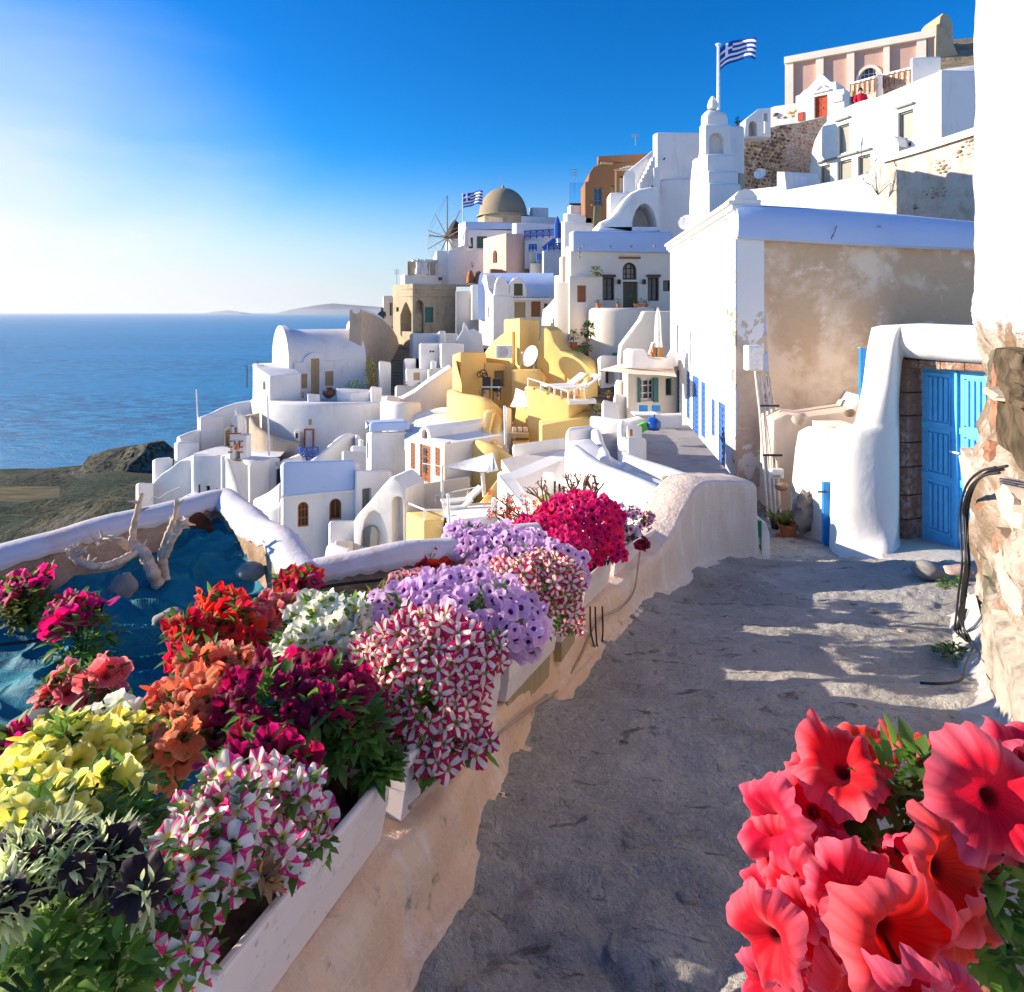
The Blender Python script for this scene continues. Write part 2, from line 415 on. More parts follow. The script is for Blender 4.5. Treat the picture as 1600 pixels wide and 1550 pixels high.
def block(root, pts, bot, mat, holes=None, bevel=0.08, name='wall', back=None):
    """pts [(px,py,d)...] round the top; bot: z, or ('y',py) at first point's depth. holes {side: [pixel boxes]}"""
    top = [P(*p) for p in pts]
    if back is not None:      # only L, C, R given: close the fourth corner
        pass
    if len(top) == 3: top.append(top[0] + top[2] - top[1])
    zb = (487 - bot[1]) * min(p[2] for p in pts) / 1000.0 if isinstance(bot, tuple) else bot
    bm = bmesh.new(); k = len(top)
    tv = [bm.verts.new(v) for v in top]; bv = [bm.verts.new((v.x, v.y, zb)) for v in top]
    bm.faces.new(tv); bm.faces.new(bv[::-1])
    for i in range(k): bm.faces.new([tv[i], bv[i], bv[(i + 1) % k], tv[(i + 1) % k]])
    bmesh.ops.recalc_face_normals(bm, faces=bm.faces)
    if bevel:
        es = [e for e in bm.edges if not (e.verts[0] in bv and e.verts[1] in bv)]
        bmesh.ops.bevel(bm, geom=es, offset=bevel, segments=3, profile=0.5, affect='EDGES', clamp_overlap=True)
        bm.normal_update()
    if holes:
        for side, hs_ in holes.items():
            a, b = top[side], top[(side + 1) % k]
            pl = Plane((800 + 1000 * a.x / a.y, a.y), (800 + 1000 * b.x / b.y, b.y))
            HH = [hole(pl, *h[:4], **(h[4] if len(h) > 4 else {})) for h in hs_]
            cut_face(bm, pl, HH, 0)
            for H in HH: fill_opening(root, pl, H, 0)
    return solid(root, name, bm, mat)

def facade(root, A, B, poly, thick, mat, holes=None, bevel=0.05, name='wall'):
    """an upright wall whose outline is drawn on the plane A-B and given real thickness behind it"""
    pl = Plane(A, B); q = [pl.hit(*p) for p in poly]
    bm = bmesh.new(); k = len(q)
    fv = [bm.verts.new(pl.w(t, z, 0)) for t, z, _ in q]; bk = [bm.verts.new(pl.w(t, z, -thick)) for t, z, _ in q]
    bm.faces.new(fv); bm.faces.new(bk[::-1])
    for i in range(k): bm.faces.new([fv[i], bk[i], bk[(i + 1) % k], fv[(i + 1) % k]])
    bmesh.ops.recalc_face_normals(bm, faces=bm.faces)
    if bevel:
        es = [e for e in bm.edges if any(v in fv for v in e.verts) and all(v in fv for v in e.verts)]
        bmesh.ops.bevel(bm, geom=es, offset=bevel, segments=2, profile=0.5, affect='EDGES', clamp_overlap=True); bm.normal_update()
    if holes:
        HH = [hole(pl, *h[:4], **(h[4] if len(h) > 4 else {})) for h in holes]
        cut_face(bm, pl, HH, 0)
        for H in HH: fill_opening(root, pl, H, 0)
    return solid(root, name, bm, mat)

def smooth_path(pts, n=6):
    pts = [Vector(p) for p in pts]; out = []
    for i in range(len(pts) - 1):
        p0 = pts[max(i - 1, 0)]; p1 = pts[i]; p2 = pts[i + 1]; p3 = pts[min(i + 2, len(pts) - 1)]
        for j in range(n):
            t = j / n
            out.append(0.5 * ((2 * p1) + (p2 - p0) * t + (2 * p0 - 5 * p1 + 4 * p2 - p3) * t * t + (3 * p1 - p0 - 3 * p2 + p3) * t ** 3))
    out.append(pts[-1]); return out

def ribbon(root, path, thick, bot, mat, name='wall', n=6, wob=0.0, world=False, seed=0, smooth=True):
    """a free-curving masonry wall with a hand-rounded top"""
    pts = [Vector(p) for p in path] if world else [P(*p) for p in path]
    pts = smooth_path(pts, n) if n > 1 else pts
    rows = []; k = len(pts)
    for i, p in enumerate(pts):
        t = pts[min(i + 1, k - 1)] - pts[max(i - 1, 0)]; t.z = 0; t.normalize(); s_ = Vector((t.y, -t.x, 0))
        H = p.z - bot
        prof = [(-.5, -H), (-.5, -H * 0.5 - .2 * thick), (-.5, -.42 * thick), (-.43, -.2 * thick), (-.25, -.05 * thick), (0, 0), (.25, -.05 * thick), (.43, -.2 * thick), (.5, -.42 * thick), (.5, -H * 0.5 - .2 * thick), (.5, -H)]
        row = []
        for a, b in prof:
            q = p + s_ * (a * thick) + Vector((0, 0, b))
            if wob: 
                nn = noise.noise(q * 1.3 + Vector((seed, 0, 0))) * wob; q = q + s_ * nn + Vector((0, 0, nn * 0.6))
            row.append(q)
        rows.append(row)
    m = MB(); m.grid(rows); m.f.append(tuple(range(len(rows[0])))); m.m.append(0)
    o = len(rows[0]) * (k - 1); m.f.append(tuple(o + i for i in range(len(rows[0])))[::-1]); m.m.append(0)
    return m.build(name, mat, root, smooth=smooth, angle=50)

def vault(root, near, far, rise, length, bot, mat, name='vault', n=14, lip=0.0, end_only=False):
    """barrel roof over a rectangular room: near/far = eave corners of the gable end (world), axis runs away from the gable"""
    a, b = Vector(near), Vector(far); ax = (a - b); ax.z = 0
    side = ax.normalized(); dirv = Vector((-side.y, side.x, 0))
    if length < 0: dirv = -dirv; length = -length
    rows = []
    for t in (0, length):
        row = [Vector((a.x, a.y, bot)) + dirv * t]
        for i in range(n + 1):
            th = math.pi * i / n; c = (a + b) / 2; w = (a - b).length / 2
            q = c + side * (w * math.cos(th)) + Vector((0, 0, rise * math.sin(th))) + dirv * t
            row.append(q)
        row.append(Vector((b.x, b.y, bot)) + dirv * t); rows.append(row)
    m = MB(); m.grid(rows); k = len(rows[0]); m.f.append(tuple(range(k))[::-1]); m.m.append(0); m.f.append(tuple(k + i for i in range(k))); m.m.append(0)
    return m.build(name, mat, root, smooth=True, angle=40)
# ------------------------------------------------------------------ small makers used by the village
Zv = Vector((0, 0, 1))
def house(label, px, py, d, name='house', cat='house', group=None): return thing(name, label, cat, P(px, py, d), group)
GR = 'whitewashed houses stepping down the cliff'
def railing(root, pts, h, mat, posts=None, r=0.02, mid=0, name='rail', cross=False, n_bal=0):
    """pts: world points along the foot; top rail, posts and bars are parts"""
    pts = [Vector(p) for p in pts]
    m = MB(); m.tube([p + Zv * h for p in pts], r, 6); m.build(name, mat, root, smooth=True)
    for j in range(mid):
        m = MB(); m.tube([p + Zv * (h * (j + 0.3) / mid) for p in pts], r * 0.7, 5); m.build('lower_rail', mat, root)
    pr = None
    for a, b in zip(pts[:-1], pts[1:]):
        L = (b - a).length; k = posts or max(1, int(L / 1.2))
        for i in range(k + 1):
            q = a.lerp(b, i / k)
            if pr is None:
                m = MB(); m.tube([q, q + Zv * h], r, 6); pr = m.build('post', mat, root); p0 = q
            elif i > 0: link_copy(pr, root, loc=(q - p0))
            if i == 0 and pr is None: pass
        if cross:
            for i in range(k):
                q0, q1 = a.lerp(b, i / k), a.lerp(b, (i + 1) / k); m = MB()
                m.tube([q0 + Zv * h * .15, q1 + Zv * h * .95], r * .6, 5); m.tube([q0 + Zv * h * .95, q1 + Zv * h * .15], r * .6, 5)
                c = (q0 + q1) / 2 + Zv * h * .55; u = (q1 - q0).normalized() * (L / k) * .3
                m.tube([c + u * math.cos(t * .785) + Zv * h * .28 * math.sin(t * .785) for t in range(9)], r * .6, 5)
                m.build('scroll_panel', mat, root)
def ac_unit(label, px, py, d, w=0.8):
    q = P(px, py, d); t = thing('air_conditioner', label, 'air conditioner', q)
    m = MB(); m.box(q - Vector((w / 2, 0, 0)), q + Vector((w / 2, .3, w * .75))); m.build('casing', WHITEM, t, bevel=.02)
    m = MB(); c = q + Vector((-w * .1, -.015, w * .38)); 
    for rr in (.3, .22, .14, .06): m.tube([c + Vector((math.cos(a * .524) * rr * w, 0, math.sin(a * .524) * rr * w)) for a in range(13)], .012 * w, 4)
    m.build('fan_grille', GREYM, t)
def dish(label, px, py, d, r, yaw=-.9):
    q = P(px, py, d); t = thing('satellite_dish', label, 'satellite dish', q - Zv * r * 1.4)
    dv = Vector((math.sin(yaw), -math.cos(yaw), .35)).normalized(); a = dv.orthogonal().normalized(); b = dv.cross(a)
    rows = [[q + (a * math.cos(th * .3927) + b * math.sin(th * .3927)) * r * s - dv * r * .35 * (1 - s * s) for th in range(16)] for s in (.02, .35, .65, .9, 1)]
    m = MB(); m.grid(rows, closed=True); m.grid([[p - dv * .02 for p in rw] for rw in rows[::-1]], closed=True); m.build('reflector', WHITEM, t, smooth=True)
    m = MB(); m.tube([q - b * r, q + dv * r * .9], .012 + r * .02, 5); m.tube([q + dv * r * .86, q + dv * r], r * .1, 6); m.build('feed_arm', GREYM, t)
    m = MB(); m.tube([q - dv * r * .3, q - dv * r * .5 - Zv * r * .3, q - dv * r * .5 - Zv * r * 1.4], .02 + r * .02, 6); m.build('mast', GREYM, t)
def lamp(root, pl_pt, n, r=.09):
    m = MB(); c = Vector(pl_pt); m.tube([c, c + n * .12], .015, 5); m.box(c + n * .12 - Vector((r * .5, r * .5, r * 1.6)), c + n * .12 + Vector((r * .5, r * .5, 0))); m.build('wall_lamp', DARKM, root)
def leafmat(name, col, sat=1.0, trans=.35):
    m, nt, out = newmat(name); oi = nd(nt, 'ShaderNodeObjectInfo'); n = noisen(nt, 14, 2)
    c = mixn(nt, mrn(nt, n, .3, .7), tuple(x * .6 for x in col), tuple(min(1, x * 1.35) for x in col))
    p = nd(nt, 'ShaderNodeBsdfPrincipled'); nt.links.new(c, p.inputs['Base Color']); p.inputs['Roughness'].default_value = .55; p.inputs['Specular IOR Level'].default_value = .3
    tr = nd(nt, 'ShaderNodeBsdfTranslucent'); hb = nd(nt, 'ShaderNodeHueSaturation'); hb.inputs['Hue'].default_value = .485; hb.inputs['Value'].default_value = 1.8; hb.inputs['Saturation'].default_value = 1.05
    nt.links.new(c, hb.inputs['Color']); nt.links.new(hb.outputs[0], tr.inputs[0])
    ms = nd(nt, 'ShaderNodeMixShader'); ms.inputs[0].default_value = trans; nt.links.new(p.outputs[0], ms.inputs[1]); nt.links.new(tr.outputs[0], ms.inputs[2]); nt.links.new(ms.outputs[0], out.inputs[0])
    return m
LEAF = leafmat('petunia_leaf', (.10, .21, .04)); LEAFD = leafmat('dark_leaf', (.03, .075, .018)); LEAFO = leafmat('olive_leaf', (.12, .15, .03)); LEAFG = leafmat('grey_leaf', (.46, .52, .30), trans=.5)
LEAFY = leafmat('yellowish_leaf', (.20, .20, .03))
def leaf_geo(mb, base, d, up, L, W, bend=.25, seg=3, mi=0):
    """one leaf blade: midrib fold and droop"""
    d = d.normalized(); s = d.cross(up)
    if s.length < 1e-3: s = d.orthogonal()
    s.normalize(); u = s.cross(d).normalized(); vs = []; fs = []
    ws = (.12, .85, 1.0, .6, .05) if seg >= 4 else ((.15, 1.0, .7, .03) if seg == 3 else (.15, 1.0, .03))
    for i, w in enumerate(ws):
        t = i / (len(ws) - 1); c = base + d * (L * t) - u * (bend * L * t * t)
        vs += [c - s * (W * w * .5) + u * (.12 * W * w), c, c + s * (W * w * .5) + u * (.12 * W * w)]
    for i in range(len(ws) - 1):
        a = i * 3; fs += [(a, a + 3, a + 4, a + 1), (a + 1, a + 4, a + 5, a + 2)]
    mb.add(vs, fs, mi)
def rnd_dir(zmin=-.2):
    while True:
        v = Vector((random.uniform(-1, 1), random.uniform(-1, 1), random.uniform(-1, 1)))
        if .05 < v.length < 1:
            v.normalize()
            if v.z > zmin: return v
def bush(name, label, cat, px, py, d, rpx, hpx, n=160, lp=3.0, mat=None, pot=None, group=None, squash=1.0, potw=.5):
    k = d / 1000.0; q = P(px, py, d); t = thing(name, label, cat, q, group); mat = mat or LEAFD
    z0 = 0
    if pot:
        pr = rpx * k * potw; ph = pr * 1.5; m = MB()
        m.lathe([(pr * .7, 0), (pr * .95, ph * .8), (pr * 1.08, ph * .8), (pr * 1.1, ph), (pr * .95, ph), (pr * .9, ph * .85), (.01, ph * .85)], q, 14); m.build('pot', pot, t, smooth=True); z0 = ph * .9
    c = q + Zv * (z0 + hpx * k * .5); m = MB()
    for i in range(n):
        v = rnd_dir(-.6); rr = random.uniform(.45, 1) ** .6
        b = c + Vector((v.x * rpx * k, v.y * rpx * k * squash, v.z * hpx * k * .5)) * rr * random.uniform(.75, 1.15)
        leaf_geo(m, b, v + Vector((random.uniform(-.6, .6), random.uniform(-.6, .6), random.uniform(-.5, .5))), Zv, lp * k * random.uniform(.7, 1.4), lp * k * .6, seg=2)
    o = m.build('foliage', mat, t, normals=False); o['kind'] = 'stuff'
    m = MB(); m.tube([q + Zv * z0 * .5, c], [.03 * hpx * k + .005, .01 * hpx * k + .003], 5)
    for i in range(4):
        v = rnd_dir(0); m.tube([q + Zv * (z0 + .2 * hpx * k), c + Vector((v.x * rpx * k * .6, v.y * rpx * k * .6, v.z * hpx * k * .3))], .012 * hpx * k + .002, 4)
    m.build('stems', W_DARK, t); return t
def lounger(label, root_q, L, yaw, back=.6):
    """sun lounger, head end raised"""
    u = Vector((math.cos(yaw), math.sin(yaw), 0)); v = Vector((-u.y, u.x, 0)); q = Vector(root_q); t = thing('sun_lounger', label, 'sun lounger', q, 'white sun loungers on the yellow terraces')
    w = L * .33; h = L * .17
    m = MB(); m.obox(q, u, v, Zv, (0, L * .65), (-w / 2, w / 2), (h, h + .05)); m.build('seat', FABRIC, t, bevel=.015)
    b = Vector((u.x * math.cos(back), u.y * math.cos(back), math.sin(back))); nn = v.cross(b) * -1
    m = MB(); m.obox(q + u * L * .64 + Zv * h, b, v, nn, (0, L * .42), (-w / 2, w / 2), (0, .06)); m.build('backrest', FABRIC, t, bevel=.015)
    for a in (.06, .6):
        for s in (-.45, .45):
            m = MB(); c = q + u * L * a + v * w * s; m.tube([c, c + Zv * h], .025, 5); m.build('leg', WHITEM, t)
def blades(mb, c, n, L, W, spread=.9):
    for i in range(n):
        a = random.uniform(0, 6.28); e = random.uniform(.35, 1.4); leaf_geo(mb, c, Vector((math.cos(a) * spread, math.sin(a) * spread, math.tan(min(e, 1.3)))), Zv, L * random.uniform(.7, 1.1), W, .3, 3)
def closed_umbrella(label, px, py0, py1, d, r):
    q = P(px, py1, d); h = (py1 - py0) * d / 1000; t = thing('closed_parasol', label, 'parasol', q)
    m = MB(); m.tube([q, q + Zv * h], .025, 6); m.build('pole', W_TAN, t)
    m = MB(); rows = []
    for z, rr in ((.18, r * 1.2), (.3, r), (.55, r * .85), (.8, r * .7), (.97, r * .25), (1, .01)):
        rows.append([q + Vector((math.cos(a * .3927) * rr * (1 + .25 * (a % 2)), math.sin(a * .3927) * rr * (1 + .25 * (a % 2)), h * z)) for a in range(16)])
    m.grid(rows, closed=True); m.build('folded_canopy', FABRIC, t)
def greek_flag(label, px, py_foot, py_top, d, pw, ph, px1, plabel, phase=0, droop=.25, wave=.16, r=.05):
    """pole is one thing, the flag it carries another"""
    k = d / 1000; q = P(px, py_foot, d); H = (py_foot - py_top) * k
    t = thing('flagpole', plabel, 'flagpole', q); m = MB(); m.tube([q, q + Zv * H], [r, r * .75], 8); m.build('pole', WHITEM, t, smooth=True)
    m = MB(); m.lathe([(.01, -r), (r * 1.6, -r * .3), (r * 1.6, r * .5), (.01, r)], q + Zv * H, 8); m.build('finial', WHITEM, t)
    w = pw * k; h = ph * k; o = q + Zv * (H - .1) + Vector((r, 0, 0)); rows = []; nx, nz = 36, 18
    for j in range(nz + 1):
        v = j / nz; row = []
        for i in range(nx + 1):
            u = i / nx; a = wave * w * u ** .7 * math.sin(u * 7.5 + v * 1.2 + phase)
            row.append(o + Vector((w * u * (1 - .03 * v), -a - .25 * w * u, -h * v + w * (px1 * u + droop * math.sin(u * 2.6) * .35) + .03 * h * math.sin(u * 9 + phase))))
        rows.append(row)
    fl = thing('greek_flag', label, 'flag', o)
    # nine stripes, blue canton with a white cross: cloth cut along the pattern
    for name, test, mat in (('blue_cloth', lambda u, v: (u < .37 and v < 5 / 9 and not (abs(v - 2.5 / 9) < .5 / 9 or abs(u - .185) < .038)) or (not (u < .37 and v < 5 / 9) and int(v * 9) % 2 == 0), FLAGB),
                            ('white_cloth', lambda u, v: not ((u < .37 and v < 5 / 9 and not (abs(v - 2.5 / 9) < .5 / 9 or abs(u - .185) < .038)) or (not (u < .37 and v < 5 / 9) and int(v * 9) % 2 == 0)), FLAGW)):
        m = MB(); o0 = 0
        m.v = [p for rw in rows for p in rw]
        for j in range(nz):
            for i in range(nx):
                if test((i + .5) / nx, (j + .5) / nz): m.f.append((j * (nx + 1) + i, j * (nx + 1) + i + 1, (j + 1) * (nx + 1) + i + 1, (j + 1) * (nx + 1) + i)); m.m.append(0)
        ob = m.build(name, mat, fl, smooth='all'); sm = ob.modifiers.new('cloth', 'SOLIDIFY'); sm.thickness = .008

# ================================================================== SETTING
m, nt, out = newmat('sea_water')
cd = nd(nt, 'ShaderNodeCameraData')
w1 = noisen(nt, .05, 9, .72, .4, sc3=(1, 2.6, 1)); w2 = noisen(nt, .0016, 6, .6, .3, sc3=(.35, 2.5, 1))
cc = mixn(nt, mrn(nt, w1, .40, .62), (.0, .10, .25), (.01, .34, .60)); cc = mixn(nt, mrn(nt, w2, .42, .62), cc, (.0, .24, .48))
pp = prin(nt, out, cc, .38, .35, bumpn(nt, w1, 1.0, 4.0)); pp.inputs['Specular IOR Level'].default_value = .15
SEA = m
sb = MB(); SZ = -110.0
rows = []
for d in (40, 120, 250, 500, 900, 1600, 3000, 6000, 12000, 25000, 44000):
    rows.append([Vector((d * t, d, SZ)) for t in (-1.6, -1.0, -.6, -.3, 0, .3, .6, 1.0, 1.6)])
sb.grid(rows); o = sb.build('sea', SEA, normals=False); tag(o, kind='structure')
m, nt, out = newmat('far_island'); prin(nt, out, mixn(nt, noisen(nt, .0004, 5), (.30, .31, .33), (.38, .38, .39)), 1, 0); ISL = m
def island(pts, d, label):
    m_ = MB(); rows = [[], [], []]
    for px, py in pts:
        a = P(px, py, d); rows[0].append(Vector((a.x, d - 900, SZ - 5))); rows[1].append(a); rows[2].append(Vector((a.x * 1.02, d + 1500, SZ - 5)))
    m_.grid(rows); o = m_.build('island', ISL, normals=False, smooth='all'); tag(o, kind='structure')
island([(435, 488.5), (452, 484), (470, 481), (500, 476), (520, 474), (560, 477), (600, 480), (650, 482), (700, 488.5)], 24000, '')
island([(325, 488.3), (345, 485.5), (357, 484.6), (372, 486.5), (384, 488.3)], 30000, '')

# terrain -----------------------------------------------------------
ctrl = [(-900, 900, 60), (-400, 860, 90), (-900, 1200, 25), (-300, 1100, 30), (0, 960, 40), (150, 930, 40), (250, 850, 45), (0, 850, 90), (120, 830, 90), (215, 800, 70), (330, 880, 20), (500, 900, 16), (650, 880, 14),
        (0, 765, 170), (100, 752, 180), (200, 740, 180), (-300, 790, 180), (0, 752, 240), (150, 742, 240), (240, 735, 200), (300, 790, 60), (420, 760, 45), (500, 720, 40), (560, 690, 38), (620, 600, 44), (620, 530, 52), (700, 560, 45), (800, 480, 60), (700, 470, 75),
        (850, 440, 60), (900, 560, 30), (900, 545, 34), (940, 600, 24), (960, 640, 20), (950, 690, 16), (1000, 780, 11), (850, 800, 12), (750, 850, 12), (1100, 900, 9), (1000, 500, 32), (1100, 380, 38), (1000, 350, 40), (1250, 300, 45), (1400, 180, 60),
        (1300, 420, 24), (1500, 330, 28), (1500, 130, 60), (1560, 60, 70), (1800, 200, 50), (1700, 500, 16), (2200, 600, 16), (1400, 240, 36), (720, 760, 20), (640, 640, 34), (560, 900, 12), (750, 900, 9), (-200, 1300, 12), (-800, 1800, 8), (300, 1000, 12), (950, 900, 8.5)]
CW = [P(*c) for c in ctrl]
CL = [(Vector((c.x / max(c.y, 4), math.log(c.y)))  , c.z) for c in CW]
def terr_z(X, Y):
    u = Vector((X / Y, math.log(Y))); num = den = 0
    for c, z in CL:
        w_ = 1 / (((u - c).length_squared) ** 1.6 + 1e-4); num += w_ * z; den += w_
    return num / den
m, nt, out = newmat('dry_hillside')
n1 = noisen(nt, .06, 8, .65, .5); n2 = noisen(nt, .5, 6, .7)
c = rampn(nt, n1, [(.3, (.045, .065, .05)), (.48, (.085, .10, .075)), (.56, (.14, .125, .085)), (.72, (.26, .25, .22))])
c = mixn(nt, mrn(nt, n2, .45, .7), c, (.03, .045, .028)); geo = nd(nt, 'ShaderNodeNewGeometry'); sp = nd(nt, 'ShaderNodeSeparateXYZ'); nt.links.new(geo.outputs['Position'], sp.inputs[0]); dv_ = nd(nt, 'ShaderNodeMath', operation='DIVIDE'); nt.links.new(sp.outputs[0], dv_.inputs[0]); nt.links.new(sp.outputs[1], dv_.inputs[1])
vil = nd(nt, 'ShaderNodeMath', operation='MULTIPLY'); nt.links.new(mrn(nt, dv_.outputs[0], -.47, -.44), vil.inputs[0]); nt.links.new(mrn(nt, sp.outputs[1], 48, 40), vil.inputs[1]); c = mixn(nt, vil.outputs[0], c, mixn(nt, mrn(nt, n2, .4, .6), (.62, .60, .58), (.5, .48, .45))); c = mixn(nt, mrn(nt, noisen(nt, 1.1, 6, .75), .54, .60), c, (.03, .045, .03)); prin(nt, out, c, .95, .05, bumpn(nt, n2, 1.0, 2.0)); HILL = m
ys = [7.2 * (1.048 ** i) for i in range(80)]; us = [-1.5 + .035 * i for i in range(88)]; rows = []
for Y in ys:
    row = []
    for u in us:
        z = terr_z(u * Y, Y) - (1.1 if u > -.48 and Y < 60 else 0); s_ = min(Y, 60) / 60
        z += (noise.fractal(Vector((u * Y * .05, Y * .05, 3.1)), .7, 2.1, 6)) * 2.2 * s_ * s_
        row.append(Vector((u * Y, Y, z)))
    rows.append(row)
rows = [r for r in rows if r[0].y < 262]
rows.append([Vector((p.x * 1.15, p.y * 1.2, SZ - 4)) for p in rows[-1]])
tb = MB(); tb.grid(rows); o = tb.build('hillside', HILL, normals=False, smooth='all'); tag(o, kind='structure')
# rocky headland at the water
hb = MB(); rows = []
crest = [(-20, 756), (10, 748), (25, 742), (45, 742), (62, 739), (100, 738), (130, 735), (146, 727), (150, 712), (172, 701), (205, 699), (222, 695), (236, 694), (242, 704), (262, 714), (300, 730)]
crest = [(a, b) for a, b in smooth_path([(a, b, 0) for a, b in crest], 4) and [(p.x, p.y) for p in smooth_path([(a, b, 0) for a, b in crest], 4)]]
for dd, drop in ((235, 60), (225, 26), (216, 9), (210, 2.5), (206, 0), (215, 3), (230, 20), (250, 60)):
    row = []
    for i, (a, b) in enumerate(crest):
        q = P(a, b, 206); q.y = dd if dd >= 206 else dd
        f_ = 206 - (dd - 206) if drop and dd > 206 and len(rows) < 4 else dd
        q.y = f_; q.x = (a - 800) * 206 / 1000; q.z = q.z - drop * .55 + noise.fractal(Vector((q.x * .12, q.y * .12, drop)), .8, 2, 5) * (2.0 if drop else .8)
        row.append(q)
    rows.append(row)
m, nt, out = newmat('headland_rock'); n1 = noisen(nt, .12, 8, .7, 1, sc3=(1, 1, 2.2))
prin(nt, out, mixn(nt, mrn(nt, noisen(nt, .7, 6, .7), .5, .56), rampn(nt, n1, [(.3, (.08, .085, .06)), (.5, (.17, .155, .11)), (.7, (.28, .25, .18))]), (.05, .06, .04)), .95, .05, bumpn(nt, n1, 1, 2)); ROCKH = m
hb.grid(rows); tag(hb.build('headland', ROCKH, normals=False, smooth='all'), kind='structure')
# field terrace of pale dry grass on the slope
gb = MB(); rows = []
for i in range(9):
    v = i / 8; row = []
    for j in range(12):
        u_ = j / 11; px_ = -60 + 150 * u_ + (3 if j == 11 else 0); py_ = 760 + (855 - 760) * v; dd = 150 - 55 * v
        q = P(px_, py_ + 1.2 * noise.noise(Vector((j, i, 0))), dd * .93); row.append(q)
    rows.append(row)
m, nt, out = newmat('dry_grass_terrace'); n1 = noisen(nt, .5, 6, .7, 0, sc3=(.25, 1, 2)); prin(nt, out, rampn(nt, n1, [(.35, (.10, .09, .05)), (.6, (.20, .17, .09))]), .95, .05, bumpn(nt, n1, .8, .5)); DRYG = m
gb.grid(rows); tag(gb.build('field', DRYG, normals=False, smooth='all'), kind='structure')

# ================================================================== VILLAGE, far to near
# windmill
hub = P(699, 371, 70); t = thing('windmill', 'bare-armed windmill with dark thatched cap on the ridge beside the dome', 'windmill', P(712, 400, 71))
m = MB(); q = P(711, 405, 72.5); m.lathe([(1.25, -1), (1.2, 0), (1.0, 3.0), (.98, 3.1)], q, 20); m.build('tower', WHITE, t, smooth=True)
m = MB(); m.lathe([(1.3, 0), (1.0, .5), (.4, 1.5), (.02, 1.9)], q + Zv * 2.6, 16); m.build('cap', W_DARK, t, smooth=True)
m = MB(); m.tube([hub + Vector((1.0, 1.4, .2)), hub - Vector((.3, .35, 0))], .16, 8); m.build('axle', W_BROWN, t)
w_ = Vector((-.62, .55, 0)).normalized(); ends = []
for i in range(10):
    a = 2 * math.pi * i / 10 + math.pi / 2; dv = w_ * math.cos(a) * 1.0 + Zv * math.sin(a); L = 4.6 if i in (0, ) else 3.4
    m = MB(); m.tube([hub, hub + dv * L], [.085, .045], 5); m.build('sail_arm', W_GREY, t); ends.append(hub + dv * L)
m = MB(); m.tube([hub, hub + Vector((-2.0, -2.0, 0)) * .9], .07, 5); m.build('bowsprit', W_GREY, t)
m = MB(); 
for e in ends: m.tube([hub + Vector((-1.8, -1.8, 0)), e], .014, 4)
for a, b in zip(ends, ends[1:] + ends[:1]): m.tube([a, b], .014, 4)
m.build('stay_wires', GREYM, t)
greek_flag('small Greek flag flying left of the dome', 723, 392, 303, 64, 31, 21, .10, 'slim pole carrying the small flag beside the dome', 1.0, r=.06)
# dome church
t = thing('domed_church', 'church with sand-coloured dome and cream drum on the skyline', 'church', P(787, 395, 72))
c = P(786, 338, 72); r = 2.72; m = MB(); m.lathe([(r * 1.02, -.1)] + [(r * math.cos(a) ** .92 if a < 1.5 else .02, r * 1.16 * math.sin(a)) for a in [i * 1.5708 / 14 for i in range(15)]], c, 36); m.build('dome', DOME, t, smooth=True)
m = MB(); m.lathe([(r * 1.1, -.05), (r * 1.1, .08), (r * .95, .08)], c - Zv * .05, 36); m.build('cornice', OCHRE, t)
m = MB(); m.lathe([(r * 1.04, -1.0), (r * 1.04, -.05)], c, 8); m.build('drum', TANW, t)
m = MB(); m.lathe([(.16, 0), (.2, .15), (.1, .35), (.03, .4), (.03, 1.1)], c + Zv * r * 1.14, 8); m.build('finial', OCHRE, t, smooth=True)
block(t, [(716, 350, 68), (722, 348, 66), (866, 348, 67)], ('y', 440), WHITE)
t = house('white parapet boxes to the right of the sandy dome', 840, 352, 70)
block(t, [(827, 325, 74), (832, 324, 72), (857, 325, 72)], ('y', 345), WHITE); block(t, [(812, 338, 73), (815, 337, 69), (871, 340, 70)], ('y', 400), WHITE)
# white terrace house under the dome
t = house('broad white house with green windows below the dome', 700, 445, 60, group=GR)
block(t, [(722, 347, 64), (727, 346, 61), (802, 348, 61)], ('y', 358), SHADEB, bevel=.05)
block(t, [(722, 358, 64), (726, 358, 61), (800, 360, 61)], ('y', 395), WHITE, {1: [(732, 739, 371, 388, dict(frame=W_GREEN, grid=(2, 2))), (745, 761, 369, 388, dict(frame=W_GREEN, grid=(3, 2)))]})
block(t, [(676, 404, 63), (682, 391, 60), (757, 391, 60)], ('y', 446), WHITE)
block(t, [(640, 409, 63), (645, 405, 60), (685, 405, 60)], ('y', 446), WHITE, {1: []})
block(t, [(626, 430, 63), (632, 429, 59.5), (690, 430, 59.5)], ('y', 446), WHITE)
facade(t, (682, 59.8), (757, 59.8), [(700, 445), (700, 392), (708, 389), (722, 384), (724, 362), (727, 362), (727, 392), (727, 445)], .4, WHITE)
m = MB(); q = P(685, 438, 59.4); m.box(q, q + Vector((.35, .1, .3))); m.build('vent', W_OLIVE, t)
t = thing('balustrade', 'tan stone balustrade piers on the far left roof terrace', 'balustrade', P(655, 430, 59))
for a, b in ((636, 648), (666, 670), (672, 681)):
    block(t, [(a, 409, 59), (a + .6, 409, 58.8), (b, 409, 58.8)], ('y', 430), OCHRE, bevel=.03, name='pier')
m = MB(); m.obox(P(636, 410, 58.9), Vector((1, 0, 0)), Vector((0, 1, 0)), Zv, (0, 2.7), (.3, .6), (0, .12)); m.build('coping', OCHRE, t)
